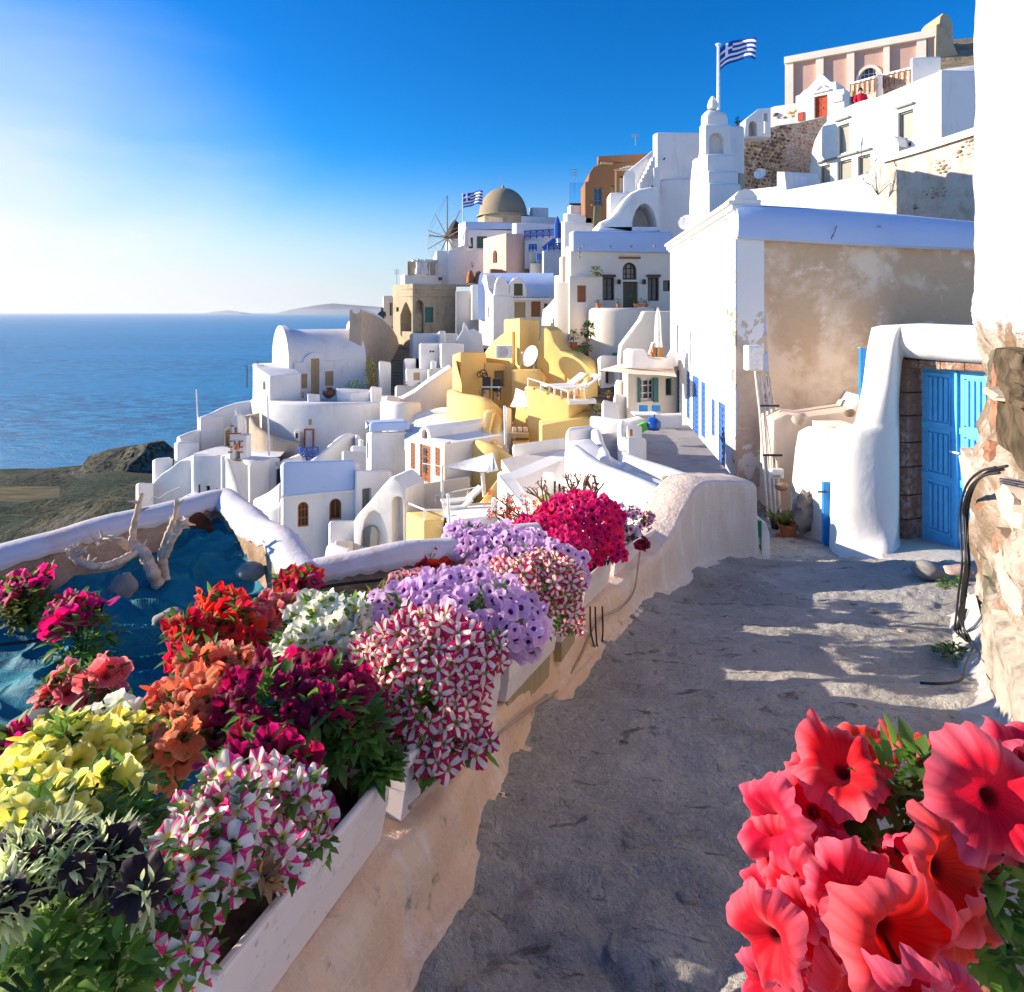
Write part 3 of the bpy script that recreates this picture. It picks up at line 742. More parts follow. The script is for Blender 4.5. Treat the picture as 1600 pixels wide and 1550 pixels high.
for px_, lb in ((653, 'small white figure with raised arms on the far left terrace'), (665, 'taller white figure beside the tan piers')):
    t = thing('terrace_statue', lb, 'statue', P(px_, 428, 58.5)); q = P(px_, 428, 58.5)
    m = MB(); m.lathe([(.28, 0), (.26, .3), (.12, .7), (.2, 1.0), (.06, 1.15), (.12, 1.3), (.02, 1.45)], q, 10); m.build('figure', WHITEM, t, smooth=True)
    m = MB(); m.tube([q + Vector((-.45, 0, 1.3)), q + Zv * .95, q + Vector((.45, 0, 1.25))], .05, 6); m.build('arm', WHITEM, t)
closed_umbrella('folded pale parasol on the terrace below the small flag', 729, 355, 391, 60, .35)
bush('potted_plant', 'rounded orange-brown bush at the foot of the windmill', 'plant', 712, 391, 60, 5, 8, 60, 1.6, LEAFY)
bush('potted_plant', 'dark narrow shrub standing on the wall left of the pink tower', 'plant', 738, 420, 57, 4, 12, 80, 1.4, LEAFD)
for px_, py_, w_, lb in ((735, 442, 8, 'rounded terracotta chimney left of the pink tower'), (748, 443, 9, 'rough brown rock hump beside the pink tower')):
    t = thing('chimney' if px_ < 740 else 'rock', lb, 'chimney' if px_ < 740 else 'rock', P(px_, py_, 56)); k = .056
    m = MB(); m.lathe([(w_ * k * .8, 0), (w_ * k * .75, 9 * k), (w_ * k * .5, 15 * k), (w_ * k * .4, 18 * k), (.05, 20 * k)], P(px_, py_, 56), 12); m.build('body', TERRA if px_ < 740 else BROWN, t, smooth=True)
# pink tower
t = house('square pink tower house with one slit window', 795, 432, 55, 'tower_house')
block(t, [(755, 373, 58.5), (791, 364, 55), (827, 366, 57)], ('y', 440), PINK, {0: [(770, 777, 391, 411, dict(kind='arch', fill='shut', frame=W_BROWN, depth=.4))]}, bevel=.06)
block(t, [(764, 421, 56), (766, 420, 54.6), (786, 421, 54.5)], ('y', 430), TERRA, name='brick_coping', bevel=.03)
block(t, [(826, 393, 57), (827, 393, 55.5), (838, 394, 56)], ('y', 440), CREAM); block(t, [(826, 411, 57), (828, 411, 55), (850, 411, 55.5)], ('y', 445), CREAM)
# blue railings cluster
t = house('lilac shaded house with blue scrolled balcony', 860, 440, 53, group=GR)
block(t, [(800, 349, 60), (806, 349, 57), (872, 350, 57)], ('y', 420), WHITE); block(t, [(846, 393, 56), (849, 392, 52), (900, 392, 53)], ('y', 450), WHITE); block(t, [(870, 352, 56), (872, 350, 55), (900, 352, 55)], ('y', 420), WHITE)
block(t, [(818, 376, 58), (820, 375, 56), (848, 376, 56)], ('y', 420), WHITE)
for a, b, lb in (([(819, 374, 55.5), (868, 353 + 18, 55.5)], 13, 'upper blue iron railing with scrollwork under the skyline'), ([(856, 393, 51.8), (892, 391, 52)], 11, 'lower blue iron railing along the lilac wall'), ([(827, 392, 55), (838, 392, 55)], 10, 'short blue railing beside the pink tower'), ([(839, 409, 54.5), (850, 409, 54.5)], 12, 'small blue gate railing right of the pink tower')):
    t = thing('blue_railing', lb, 'railing', P(*a[0]), 'blue iron railings'); railing(t, [P(*p) for p in a], b * .054, BLUEM, posts=max(2, (a[1][0] - a[0][0]) // 9), r=.055, mid=1, cross=True)
t = thing('blue_gate_post', 'tall bright blue turned post at the head of the railings', 'post', P(871, 372, 55)); m = MB(); m.lathe([(.3, 0), (.3, 1.3), (.2, 1.35), (.2, 1.5), (.12, 1.7), (.02, 1.9)], P(871, 372, 55), 8); m.build('post', BLUEM, t)
t = thing('blue_stairs', 'blue painted diagonal stair rail in the middle of the railings', 'stair rail', P(850, 392, 54)); m = MB(); m.obox(P(851, 392, 54), Vector((.7, 0, .55)).normalized(), Vector((0, 1, 0)), Vector((-.55, 0, .7)).normalized(), (0, 1.3), (0, .1), (0, .4)); m.build('panel', BLUEM, t)
# antenna masts
for px_, py0, py1, d, lb in ((993, 208, 228, 34, 'thin aerial above the white cube'), (620, 420, 445, 50, 'thin aerial on the olive house corner'), (897, 262, 300, 36, 'thin pole in the glass terrace')):
    t = thing('aerial', lb, 'aerial', P(px_, py1, d)); q = P(px_, py1, d); H = (py1 - py0) * d / 1000; m = MB(); m.tube([q, q + Zv * H], .02, 5)
    m.build('mast', GREYM, t); m = MB()
    for z in (.7, .8, .92): m.tube([q + Vector((-.2, 0, H * z)), q + Vector((.2, 0, H * z))], .015, 4)
    m.build('crossbar', GREYM, t)
# olive-brown arched house
t = house('olive-brown arched house with teal shutter at the top of the steps', 660, 522, 48)
block(t, [(614, 445, 51), (645, 443, 48), (713, 444, 50)], ('y', 560), OCHRE,
      {0: [(626, 643, 471, 518, dict(kind='pointed', fill='void', frame=TANW, depth=.9)), (619, 623, 480, 487, dict(fill='win', frame=W_DARK, grid=(1, 1)))],
       1: [(649, 662, 469, 521, dict(kind='arch', fill='void', frame=TANW, depth=.7)), (664, 677, 480, 504, dict(fill='shut', frame=W_TEAL))]}, bevel=.05)
block(t, [(613, 449, 51.2), (645, 447.5, 47.8), (713, 449, 49.8)], ('y', 451), OCHRE, name='cornice', bevel=.02)
block(t, [(613, 461, 51.2), (645, 460, 47.8), (713, 460, 49.8)], ('y', 462.5), OCHRE, name='string_course', bevel=.02)
t = house('little white house with green door left of the olive arches', 607, 500, 54)
block(t, [(598, 463, 54), (599, 462, 53), (616, 462, 54)], ('y', 510), WHITE, {1: [(609, 614, 473, 493, dict(fill='door', frame=W_OLIVE, panels=False))]})
# lilac/pink wall to its right
t = house('lilac wall with pink edge between olive house and barrel roof', 730, 530, 46, group=GR)
facade(t, (711, 46.5), (756, 46.5), [(712, 535), (712, 455), (733, 454), (740, 445), (757, 444), (757, 535)], 1.5, CREAM)
block(t, [(735, 446, 47), (737, 445, 45.5), (760, 446, 45.5)], ('y', 500), CREAM)
# barrel roof house with two scalloped gables
t = house('white barrel-roofed house with scalloped gables and pergola', 810, 540, 40, group=GR)
a = P(757, 458, 40.5); b = P(747, 458, 46); vault(t, P(866, 455, 41), P(862, 455, 47), 1.25, -4.9, P(757, 500, 40).z, SHADEB, name='barrel_roof')
facade(t, (748, 42), (776, 39.5), [(748, 545), (748, 470), (752, 440), (756, 428), (760, 431), (763, 452), (770, 462), (776, 462), (776, 545)], .6, WHITE, [(753, 756, 471, 496, dict(fill='shut', frame=W_TAN)), (762, 765, 480, 496, dict(fill='shut', frame=W_GREY))])
block(t, [(768, 462, 41), (770, 461, 39), (804, 463, 39.4)], ('y', 550), WHITE)
facade(t, (770, 39.2), (868, 40), [(772, 464), (774, 444), (778, 434), (783, 432), (789, 434), (794, 445), (796, 464)], .35, WHITE, name='gable')
facade(t, (770, 39.2), (868, 40), [(795, 465), (797, 443), (803, 435), (809, 433), (816, 436), (822, 448), (824, 466)], .35, WHITE, [(803, 817, 443, 462, dict(fill='shut', frame=W_OLIVE))], name='gable')
block(t, [(800, 466, 41), (802, 466, 39.6), (866, 467, 40)], ('y', 540), CREAM, {1: [(804, 821, 472, 496, dict(fill='door', frame=W_TAN)), (830, 845, 471, 495, dict(fill='door', frame=W_BROWN)), (850, 856, 474, 488, dict(fill='win', frame=W_GREY))]})
for i in range(12):
    m = MB(); q = P(803 + i * 4.8, 465.5, 39.3); m.box(q, q + Vector((.07, 1.0, .07))); m.build('pergola_slat', W_GREY, t)
m = MB(); m.obox(P(802, 468, 38.7), Vector((1, 0, 0)), Vector((0, 1, 0)), Zv, (0, 2.35), (0, .1), (0, .07)); m.build('pergola_beam', W_WHITE, t)
# white steps right of it, upper cobbled stair
t = house('white stepped walls left of the cream house', 880, 520, 33, group=GR)
block(t, [(866, 437, 36), (868, 436, 34), (882, 436, 34)], ('y', 560), WHITE); block(t, [(874, 402, 34), (877, 400, 31), (895, 400, 31)], ('y', 560), CREAM); block(t, [(866, 430, 36), (874, 430, 32), (890, 432, 31)], ('y', 560), CREAM)
facade(t, (845, 36), (880, 33), [(846, 500), (848, 484), (858, 475), (866, 465), (869, 440), (880, 440), (880, 560), (846, 560)], .5, CREAM)
# cream house with dark door
t = house('cream house with dark arched fanlight and olive door', 965, 490, 26)
block(t, [(889, 362, 28), (894, 360, 25.8), (1052, 362, 26.5)], ('y', 392), SHADEB, bevel=.12, name='roof_parapet')
block(t, [(884, 385, 30), (891, 391, 26), (1052, 391, 26.7)], ('y', 560), CREAM,
      {1: [(973, 995, 410, 437, dict(kind='arch', frame=W_DARK, pane=GLASSL, grid=(3, 3))), (973.5, 997, 440, 481, dict(fill='door', frame=W_OLIVE)),
           (941, 960, 433, 469, dict(frame=W_DARK, grid=(2, 3), pane=GLASS)), (1012, 1030, 433, 470, dict(frame=W_DARK, grid=(2, 3))), (1036, 1047, 438, 455, dict(frame=W_DARK, grid=(1, 1), depth=.12))]}, bevel=.06)
for a, b in ((941, 960), (1011, 1030)):
    m = MB(); pl = Plane((891, 26), (1052, 26.7)); t0, z0, q = pl.hit(a - 1, 431.5); t1 = pl.hit(b + 1, 431)[0]; m.obox(pl.w(t0, z0), pl.U, Zv, pl.N, (0, t1 - t0), (-.03, .06), (-.05, .12)); m.build('lintel', W_DARK, t)
m = MB(); t0, z0, q = pl.hit(967, 403); t1 = pl.hit(1000, 403)[0]; m.obox(pl.w(t0, z0), pl.U, Zv, pl.N, (0, t1 - t0), (-.03, .05), (-.02, .08)); m.build('sign_rail', W_BROWN, t)
for px_ in (966, 1005): t0, z0, q = pl.hit(px_, 437); lamp(t, pl.w(t0, z0, 0), pl.N, .12)
for px_, py_ in ((911, 384), (954, 385), (986, 385), (1022, 385), (905, 389), (905, 395), (905, 402)):
    m = MB(); q = P(px_, py_, 25.7); m.tube([q, q + Vector((0, -.15, 0))], .05, 8); m.build('roof_drain', GREYM, t)
t = house('low cream wing with brown shutter left of the cream house door', 900, 520, 25)
block(t, [(884, 431, 27), (889, 430, 24.6), (942, 431, 25)], ('y', 540), CREAM, {1: [(902, 916, 446, 472, dict(fill='shut', frame=W_BROWN, depth=.12))]}, bevel=.08)
block(t, [(866, 440, 28), (868, 440, 25), (890, 441, 24.8)], ('y', 545), CREAM)
t = thing('terrace_wall', 'big curved cream terrace wall below the olive door', 'wall', P(965, 550, 24)); t_ = t
ribbon(t, [(926, 482, 25), (932, 480.5, 23.5), (950, 481, 23), (985, 481, 23), (1010, 480, 24), (1018, 480, 26)], .35, P(960, 600, 23).z, CREAM)
m = MB(); m.add([P(926, 484, 26), P(932, 484, 23.5), P(1010, 484, 24), P(1052, 484, 26.5)], [(0, 1, 2, 3)]); m.build('terrace_floor', GREYROOF, t)
bush('potted_plant', 'small plant in terracotta pot on the left end of the terrace wall', 'potted plant', 935, 481, 23.2, 6, 7, 60, 2.2, LEAFD, TERRA, potw=.75)
bush('agave', 'olive agave on the ledge above the brown shutter', 'plant', 931, 431, 24.8, 7, 14, 60, 6, LEAFO)
for px_, lb in ((993, 'box of herbs in front of the dark door'), (1002, 'leafy pot right of the dark door'), (1010, 'brown-leaved pot by the right window'), (966, 'low dark plant left of the dark door')):
    bush('potted_plant', lb, 'potted plant', px_, 480, 24.2, 5, 9, 45, 2.4, LEAFD if px_ % 2 else LEAFO, TERRA, potw=.7)
bush('potted_plant', 'dark bush in a wooden tub on the cobbles below the cream wing', 'potted plant', 896, 544, 22.5, 9, 20, 160, 3.2, LEAFD, W_BROWN, potw=.7)
bush('potted_plant', 'spiky palm in terracotta pot against the cream corner', 'potted plant', 919, 534, 22.5, 9, 24, 130, 7, LEAFD, TERRA, potw=.4)
bush('potted_plant', 'low spreading dark shrub on the cobbles', 'potted plant', 914, 552, 21.5, 11, 16, 150, 4, LEAFD)

# upper white cluster
t = house('tall white cube with terrace above the arched niche', 1055, 360, 30)
block(t, [(1020, 210, 33), (1026, 207, 30), (1093, 207, 30.5)], ('y', 300), WHITE, bevel=.08)
block(t, [(1026, 285, 31), (1031, 280, 29), (1095, 278, 29.5)], ('y', 370), WHITE, bevel=.12)
facade(t, (1010, 28.5), (1040, 28.5), [(1022, 305), (1021, 262), (1027, 260), (1031, 262), (1032, 300), (1036, 370), (1024, 370)], .6, WHITE)
m = MB(); q = P(1037, 249, 30); m.tube([q, q + Vector((0, -.2, 0))], .04, 6); m.build('drain', DARKM, t)
t = house('white house with deep arched niche and sweeping buttress', 985, 362, 27.5)
facade(t, (935, 27), (1032, 27), [(932, 362), (938, 346), (952, 340), (962, 330), (975, 310), (986, 300), (1000, 294), (1018, 291), (1030, 293), (1034, 362)], 2.5, WHITE, [(987, 1027, 317, 361, dict(kind='round', fill='void', depth=1.6))], bevel=.2)
block(t, [(948, 308, 30), (952, 301, 28.5), (985, 300, 28.5)], ('y', 345), WHITE, bevel=.1)
t = house('white stair parapet climbing to the tall cube', 1000, 300, 29)
facade(t, (978, 29.3), (1025, 29.3), [(981, 305), (981, 268), (984, 264), (1000, 251), (1018, 236), (1021, 236), (1021, 262), (1012, 275), (996, 292), (993, 305)], .5, WHITE, bevel=.06)
for i in range(7):
    m = MB(); q = P(1000 + i * 3.2, 290 - i * 6.5, 28.6); m.box(q - Zv * .9, q + Vector((.13, 1.0, .17))); m.build('step', WHITE, t, bevel=.01)
ribbon(t, [(983, 268, 28.8), (983.5, 266, 28.6)], .5, P(983, 306, 28.7).z, WHITE, n=2, name='newel')
t = house('low white boxes under the glass terrace', 905, 345, 35, group=GR)
block(t, [(887, 322, 37), (890, 320, 35), (930, 321, 35)], ('y', 370), WHITE); block(t, [(880, 333, 36), (884, 333, 33), (928, 338, 33)], ('y', 380), WHITE, bevel=.12); block(t, [(877, 345, 34), (880, 345, 31.5), (932, 352, 31.5)], ('y', 400), WHITE, bevel=.12)
m = MB(); q = P(890, 319, 35); m.box(q, q + Vector((1.2, .5, .06))); m.build('coping', W_DARK, t)
m, nt, out = newmat('terrace_glass'); gl = nd(nt, 'ShaderNodeBsdfPrincipled'); gl.inputs['Base Color'].default_value = (.55, .85, 1, 1); gl.inputs['Transmission Weight'].default_value = 1; gl.inputs['Roughness'].default_value = 0.02; gl.inputs['IOR'].default_value = 1.1; nt.links.new(gl.outputs[0], out.inputs[0]); TGLASS = m
t = thing('glass_windbreak', 'clear glass windbreak beside the brown ruin', 'windbreak', P(901, 319, 35.2)); m = MB(); q = P(890, 318, 35.2)
for i in range(2): m = MB(); m.box(q + Vector((.4 * i, 0, 0)), q + Vector((.4 * i + .38, .02, 1.15))); m.build('glass_panel', TGLASS, t)
m = MB(); m.box(q + Vector((-.02, 0, 0)), q + Vector((.0, .03, 1.18))); m.build('post', GREYM, t)
# brown ruin
t = house('weathered brown house with round-headed wall and flat brown roof', 955, 350, 33)
facade(t, (913, 33), (1000, 33), [(914, 350), (914, 284), (919, 283), (921, 270), (927, 261), (936, 257), (950, 254), (1000, 252), (1000, 350)], 2.0, BROWN, [(927, 941, 293, 322, dict(frame=W_GREY, grid=(2, 3), pane=glassmat('blue_sky_pane', (.04, .10, .2)))), (954, 962, 290, 318, dict(fill='void', frame=TANW)), (968, 984, 275, 300, dict(fill='void', frame=WHITE, depth=.5))])
block(t, [(933, 246, 36), (935, 244, 32.5), (1012, 240, 33.5)], ('y', 250), BROWN, name='roof', bevel=.02)
block(t, [(936, 250, 35), (938, 250, 32.8), (1005, 248, 33.5)], ('y', 256), OCHRE, name='eave', bevel=.02)
facade(t, (927, 30.5), (945, 30.5), [(927, 358), (929, 322), (939, 320), (940, 340), (936, 358)], .3, W_OLIVE, name='door')
for i in range(4):
    m = MB(); q = P(964 + i * 5, 266 - i * 1.6, 32.2); m.box(q, q + Vector((.7, .12, .07))); m.build('awning_slat', FABRIC, t)
t = thing('terrace_awning', 'pale slatted awning frame on the brown house terrace', 'awning', P(975, 300, 32)); m = MB()
for a in (962, 986): m = MB(); m.tube([P(a, 302, 31.9), P(a, 264, 31.9)], .04, 5); m.build('post', W_TAN, t)
m = MB(); m.tube([P(960, 266, 31.9), P(990, 262, 31.9)], .04, 5); m.build('beam', W_TAN, t)
bush('potted_plant', 'dark plant pot on the brown house terrace wall', 'potted plant', 925, 322, 32, 3.5, 7, 40, 1.6, LEAFD, TERRA)

# bell tower with flagpole
t = thing('bell_tower', 'stepped white bell tower under the large flag', 'bell tower', P(1130, 340, 15))
block(t, [(1095, 176, 16.5), (1100, 170, 15.2), (1138, 174, 15.2)], ('y', 200), WHITE, bevel=.16, name='cap')
block(t, [(1093, 196, 16.5), (1101, 194, 15), (1143, 195, 15)], ('y', 245), WHITE, {1: [(1108, 1131, 207, 240, dict(kind='arch', fill='none', depth=.22))]}, bevel=.05, name='tier')
block(t, [(1091, 243, 16.8), (1104, 241, 14.8), (1148, 242, 14.9)], ('y', 272), WHITE, bevel=.05, name='tier')
block(t, [(1088, 268, 17), (1106, 267, 14.6), (1154, 268, 14.8)], ('y', 292), WHITE, bevel=.05, name='tier')
block(t, [(1084, 290, 17), (1107, 286, 14.4), (1158, 287, 14.7)], ('y', 345), WHITE, bevel=.06, name='tier')
facade(t, (1076, 17.5), (1103, 15.2), [(1077, 360), (1077, 320), (1079, 280), (1082, 250), (1086, 247), (1089, 256), (1091, 248), (1093, 225), (1094, 203), (1098, 192), (1099, 190), (1101, 240), (1103, 300), (1103, 360)], .12, WHITE, [(1083, 1090, 262, 300, dict(kind='arch', fill='void', depth=.3)), (1095, 1101, 205, 240, dict(kind='arch', fill='void', depth=.3))], bevel=.04, name='pierced_gable')
block(t, [(1100, 200, 17.5), (1112, 200, 16.2), (1160, 200, 16.4)], ('y', 345), WHITE, bevel=.03, name='core')
block(t, [(1136, 197, 17), (1140, 196, 15.6), (1163, 197, 15.8)], ('y', 300), WHITE, bevel=.06, name='wing')
m = MB(); q = P(1113.5, 170, 15.3); m.lathe([(.11, 0), (.13, .08), (.08, .22), (.02, .3)], q, 12); m.build('finial', WHITE, t, smooth=True)
block(t, [(1153, 270, 16), (1154, 270, 15), (1164, 272, 15)], ('y', 300), TANW, name='bracket', bevel=.03)
greek_flag('large Greek flag waving from the bell tower pole', 1122.5, 172, 70, 15.2, 50, 33, .06, 'tall white flagpole on top of the bell tower', 0.2, droop=.7, wave=.12, r=.042)
dish('white dish behind the slanting white coping', 1072, 347, 16, .2, -.5)

# upper right hillside group
t = thing('hill_tower', 'leaning stone tower stump on the skyline', 'tower', P(1480, 110, 55)); 
facade(t, (1455, 55), (1505, 55), [(1461, 112), (1463, 38), (1468, 36), (1469, 26), (1474, 20), (1482, 22), (1486, 30), (1489, 36), (1491, 70), (1502, 94), (1505, 112)], 2.5, OCHRE, bevel=.1)
m, nt, out = newmat('bare_rock_slope'); n1 = noisen(nt, .8, 8, .7, .4); prin(nt, out, rampn(nt, n1, [(.3, (.16, .12, .08)), (.5, (.36, .27, .17)), (.72, (.50, .38, .24))]), .95, .05, bumpn(nt, n1, .9, .4)); SLOPE = m
sl = MB(); rows = []
for i, d in enumerate((58, 56, 54, 51, 48)):
    rows.append([P(1440 + j * 14, 70 - j * 2.0 + i * 16 + 4 * noise.noise(Vector((j * .7, i * .9, 1))), d) for j in range(18)])
sl.grid(rows); tag(sl.build('rocky_slope', SLOPE, smooth='all'), kind='structure')
# neoclassical pink building
t = house('long pink neoclassical building with pale pilasters on the skyline', 1340, 160, 46, 'building', 'building')
A, B = (1227, 48.0), (1460, 43.3)
facade(t, A, B, [(1227, 195), (1227, 93), (1460, 47), (1460, 195)], 6, PINKD, [(1343, 1372, 103.5, 126, dict(kind='round', fill='win', frame=WHITE, grid=(4, 2), fw=.06)), (1247, 1255, 153, 170, dict(fill='win', frame=W_GREY))], bevel=0)
pl = Plane(A, B)
for a, b in ((1227, 1240), (1275, 1287), (1323, 1335), (1380, 1390), (1432, 1447)):
    t0, _, qa = pl.hit(a); t1 = pl.hit(b)[0]; zt = pl.hit(a, 93 - (a - 1227) * 46 / 233)[1]; m = MB(); m.obox(pl.w(t0, zt - 7.2), pl.U, Zv, pl.N, (0, t1 - t0), (0, 7.0), (-.01, .22)); m.build('pilaster', CREAM, t)
t0 = pl.hit(1226)[0]; t1 = pl.hit(1461)[0]; zt = pl.hit(1227, 93)[1]; m = MB(); m.obox(pl.w(t0, zt - .05), pl.U, Zv, pl.N, (0, t1 - t0), (-.35, .14), (-.02, .34)); m.build('cornice', CREAM, t)
m = MB(); ta, za, _ = pl.hit(1341, 128); tb_ = pl.hit(1375)[0]; tm = (ta + tb_) / 2; rr = (tb_ - ta) / 2
rows = [[pl.w(tm + math.cos(math.pi * i / 12) * rr * s, za + .0 + math.sin(math.pi * i / 12) * rr * 1.25 * s, n_) for i in range(13)] for s, n_ in ((1.0, .01), (1.0, .12), (1.25, .12), (1.25, .01))]
m.grid(rows); m.build('arch_moulding', CREAM, t)
# gatehouse with red door
t = house('small white gatehouse with pediment and red door', 1283, 185, 38)
facade(t, (1243, 38), (1322, 36), [(1243, 195), (1243, 150), (1249, 148), (1256, 141), (1262, 138), (1273, 126), (1283, 114), (1297, 127), (1301, 128), (1306, 127), (1307, 140), (1319, 138), (1320, 195)], 1.5, WHITE, [(1272, 1293, 149, 183, dict(fill='door', frame=W_RED, panels=True))], bevel=.04)
pl = Plane((1243, 38), (1322, 36)); m = MB(); t0, z0, _ = pl.hit(1301, 161); t1, z1, _ = pl.hit(1317, 147); m.obox(pl.w(t0, z0), pl.U, Zv, pl.N, (0, t1 - t0), (0, z1 - z0), (.003, .08)); m.build('plaque', CREAM, t)
m = MB(); t0, z0, _ = pl.hit(1273, 141); m.tube([pl.w(t0, z0, .1), pl.w(t0 + .3, z0 + .25, .12), pl.w(t0 + .6, z0 + .05, .1)], .05, 5); m.build('moulding', WHITE, t)
m = MB(); t0, z0, _ = pl.hit(1247, 190); m.obox(pl.w(t0, z0), pl.U, Zv, pl.N, (0, .34), (0, .5), (.003, .08)); m.build('red_hatch', W_RED, t)
m = MB(); t0, z0, _ = pl.hit(1272.5, 147); t1 = pl.hit(1294)[0]; m.obox(pl.w(t0, z0), pl.U, Zv, pl.N, (-.1, t1 - t0 + .1), (0, .1), (.003, .12)); m.build('lintel', CREAM, t)
t = thing('terrace_wall', 'white wall with ochre stones left of the gatehouse', 'wall', P(1225, 195, 38)); facade(t, (1195, 39), (1245, 38), [(1193, 210), (1193, 172), (1210, 166), (1244, 161), (1244, 210)], .6, WHITE, bevel=.04); TW_ = t
m, nt, out = newmat('rubble_masonry'); 
def rubble_mat(m, nt, out, sc_, c1, c2, mort, gap=.08, bd=.05):
    geo = nd(nt, 'ShaderNodeNewGeometry'); v = nd(nt, 'ShaderNodeTexVoronoi', feature='DISTANCE_TO_EDGE'); v.inputs['Scale'].default_value = sc_
    v2 = nd(nt, 'ShaderNodeTexVoronoi'); v2.inputs['Scale'].default_value = sc_
    wob = noisen(nt, sc_ * 1.2, 3); mp_ = nd(nt, 'ShaderNodeVectorMath', operation='SCALE'); 
    ad = nd(nt, 'ShaderNodeVectorMath', operation='ADD'); nt.links.new(geo.outputs['Position'], ad.inputs[0]); cmb = nd(nt, 'ShaderNodeCombineXYZ')
    ml = nd(nt, 'ShaderNodeMath', operation='MULTIPLY'); nt.links.new(wob, ml.inputs[0]); ml.inputs[1].default_value = .8 / sc_; nt.links.new(ml.outputs[0], cmb.inputs[0]); nt.links.new(ml.outputs[0], cmb.inputs[2]); nt.links.new(cmb.outputs[0], ad.inputs[1])
    sc3_ = nd(nt, 'ShaderNodeMapping'); sc3_.inputs['Scale'].default_value = (1, 1, 1.6); nt.links.new(ad.outputs[0], sc3_.inputs[0])
    nt.links.new(sc3_.outputs[0], v.inputs['Vector']); nt.links.new(sc3_.outputs[0], v2.inputs['Vector'])
    sp = nd(nt, 'ShaderNodeSeparateColor'); nt.links.new(v2.outputs['Color'], sp.inputs[0])
    c = mixn(nt, sp.outputs[0], c1, c2); c = mixn(nt, mrn(nt, v.outputs[0], gap * .4, gap), mort, c)
    h = mrn(nt, v.outputs[0], 0, gap * 2); prin(nt, out, c, .95, .05, bumpn(nt, h, 1.0, bd))
rubble_mat(m, nt, out, 2.6, (.24, .18, .13), (.55, .40, .29), (.60, .48, .38), .1); RUBBLE = m
m, nt, out = newmat('rubble_pale'); rubble_mat(m, nt, out, 3.2, (.45, .33, .25), (.60, .47, .37), (.58, .50, .43), .12, .05); RUBBLEP = m
def stones_on(root, pl, poly, mat, nx, size, proud=.08, seed=1, jit=.3, cap=300, depth=.0):
    """individual stones bedded in a wall face inside a pixel polygon"""
    rg = random.Random(seed); protos = []
    for k in range(6):
        bm = bmesh.new(); bmesh.ops.create_icosphere(bm, subdivisions=1, radius=1)
        for v in bm.verts: v.co *= 1 + .3 * noise.noise(v.co * 1.7 + Vector((k * 3.3, 0, 0))); v.co.x *= 1.0; v.co.z *= .62
        me = bpy.data.meshes.new('stone'); bm.to_mesh(me); bm.free(); me.materials.append(mat[k % len(mat)]); protos.append(me)
    q = [pl.hit(*p)[:2] for p in poly]; tmin = min(a for a, _ in q); tmax = max(a for a, _ in q); zmin = min(b for _, b in q); zmax = max(b for _, b in q)
    def inside(t, z):
        c = False
        for i in range(len(q)):
            (a, b), (c_, d_) = q[i], q[i - 1]
            if (b > z) != (d_ > z) and t < (c_ - a) * (z - b) / (d_ - b) + a: c = not c
        return c
    n = 0; z = zmin; rowi = 0; off = WL.get(root.name, Vector((0, 0, 0)))
    ang = math.atan2(pl.U.y, pl.U.x)
    while z < zmax and n < cap:
        t_ = tmin + (rowi % 2) * size * .6
        while t_ < tmax and n < cap:
            s_ = size * rg.uniform(.55, 1.15)
            if inside(t_, z) and rg.random() > .12:
                o = bpy.data.objects.new('stone', protos[rg.randrange(6)]); COL.objects.link(o); o.parent = root
                o.location = pl.w(t_ + rg.uniform(-1, 1) * size * .15, z + rg.uniform(-1, 1) * size * .12, -s_ * .22 + proud * rg.random() - depth) - off
                o.scale = (s_ * .62, s_ * .5, s_ * .6); o.rotation_euler = (rg.uniform(-.15, .15), rg.uniform(-.3, .3), ang + rg.uniform(-.2, .2)); n += 1
            t_ += size * 1.25
        z += size * .8; rowi += 1
ST1 = plain('brown_stone', (.20, .14, .10), .95, .05, var=.4, bump=.6, bs=8); ST2 = plain('tan_stone', (.40, .29, .20), .95, .05, var=.3, bump=.6, bs=8); ST3 = plain('pale_stone', (.55, .44, .35), .95, .05, var=.25, bump=.6, bs=8)
t = thing('stone_wall', 'rubble stone retaining wall, dark olive left and pink right, below the gatehouse', 'stone wall', P(1225, 300, 27))
A, B = (1158, 30), (1295, 33)
facade(t, A, B, [(1159, 300), (1162, 222), (1190, 205), (1215, 196), (1240, 193), (1226, 250), (1220, 300)], 2, RUBBLE, bevel=0)
facade(t, A, B, [(1220, 300), (1226, 250), (1240, 193), (1250, 191), (1292, 181), (1296, 300)], 2, RUBBLEP, bevel=0)  # paler pink half: its sunlight is put into the masonry colour
stones_on(t, Plane(A, B), [(1163, 296), (1164, 222), (1190, 208), (1215, 199), (1236, 195), (1224, 250), (1218, 285)], [ST1, ST2, ST1], 0, .24, seed=3, cap=200)
stones_on(t, Plane(A, B), [(1222, 285), (1228, 250), (1241, 197), (1290, 186), (1280, 210), (1272, 262)], [TERRA, ST2, ST3], 0, .22, -.02, seed=13, cap=160)
bush('weed_tuft', 'green weed growing from the dark stone wall', 'plant', 1181, 232, 29.9, 7, 8, 60, 2.5, LEAFO)
dish('white oval dish on the dark stone wall', 1187, 271, 29.3, .27, -.6)
t = thing('arched_gateway', 'small white arch with clay cap left of the ochre stones', 'arch', P(1180, 215, 29)); facade(t, (1160, 29), (1200, 29), [(1162, 215), (1165, 186), (1172, 180), (1185, 170), (1205, 168), (1205, 215)], .7, WHITE, [(1170, 1183, 189, 214, dict(kind='arch', fill='none', depth=.69))], bevel=.05)
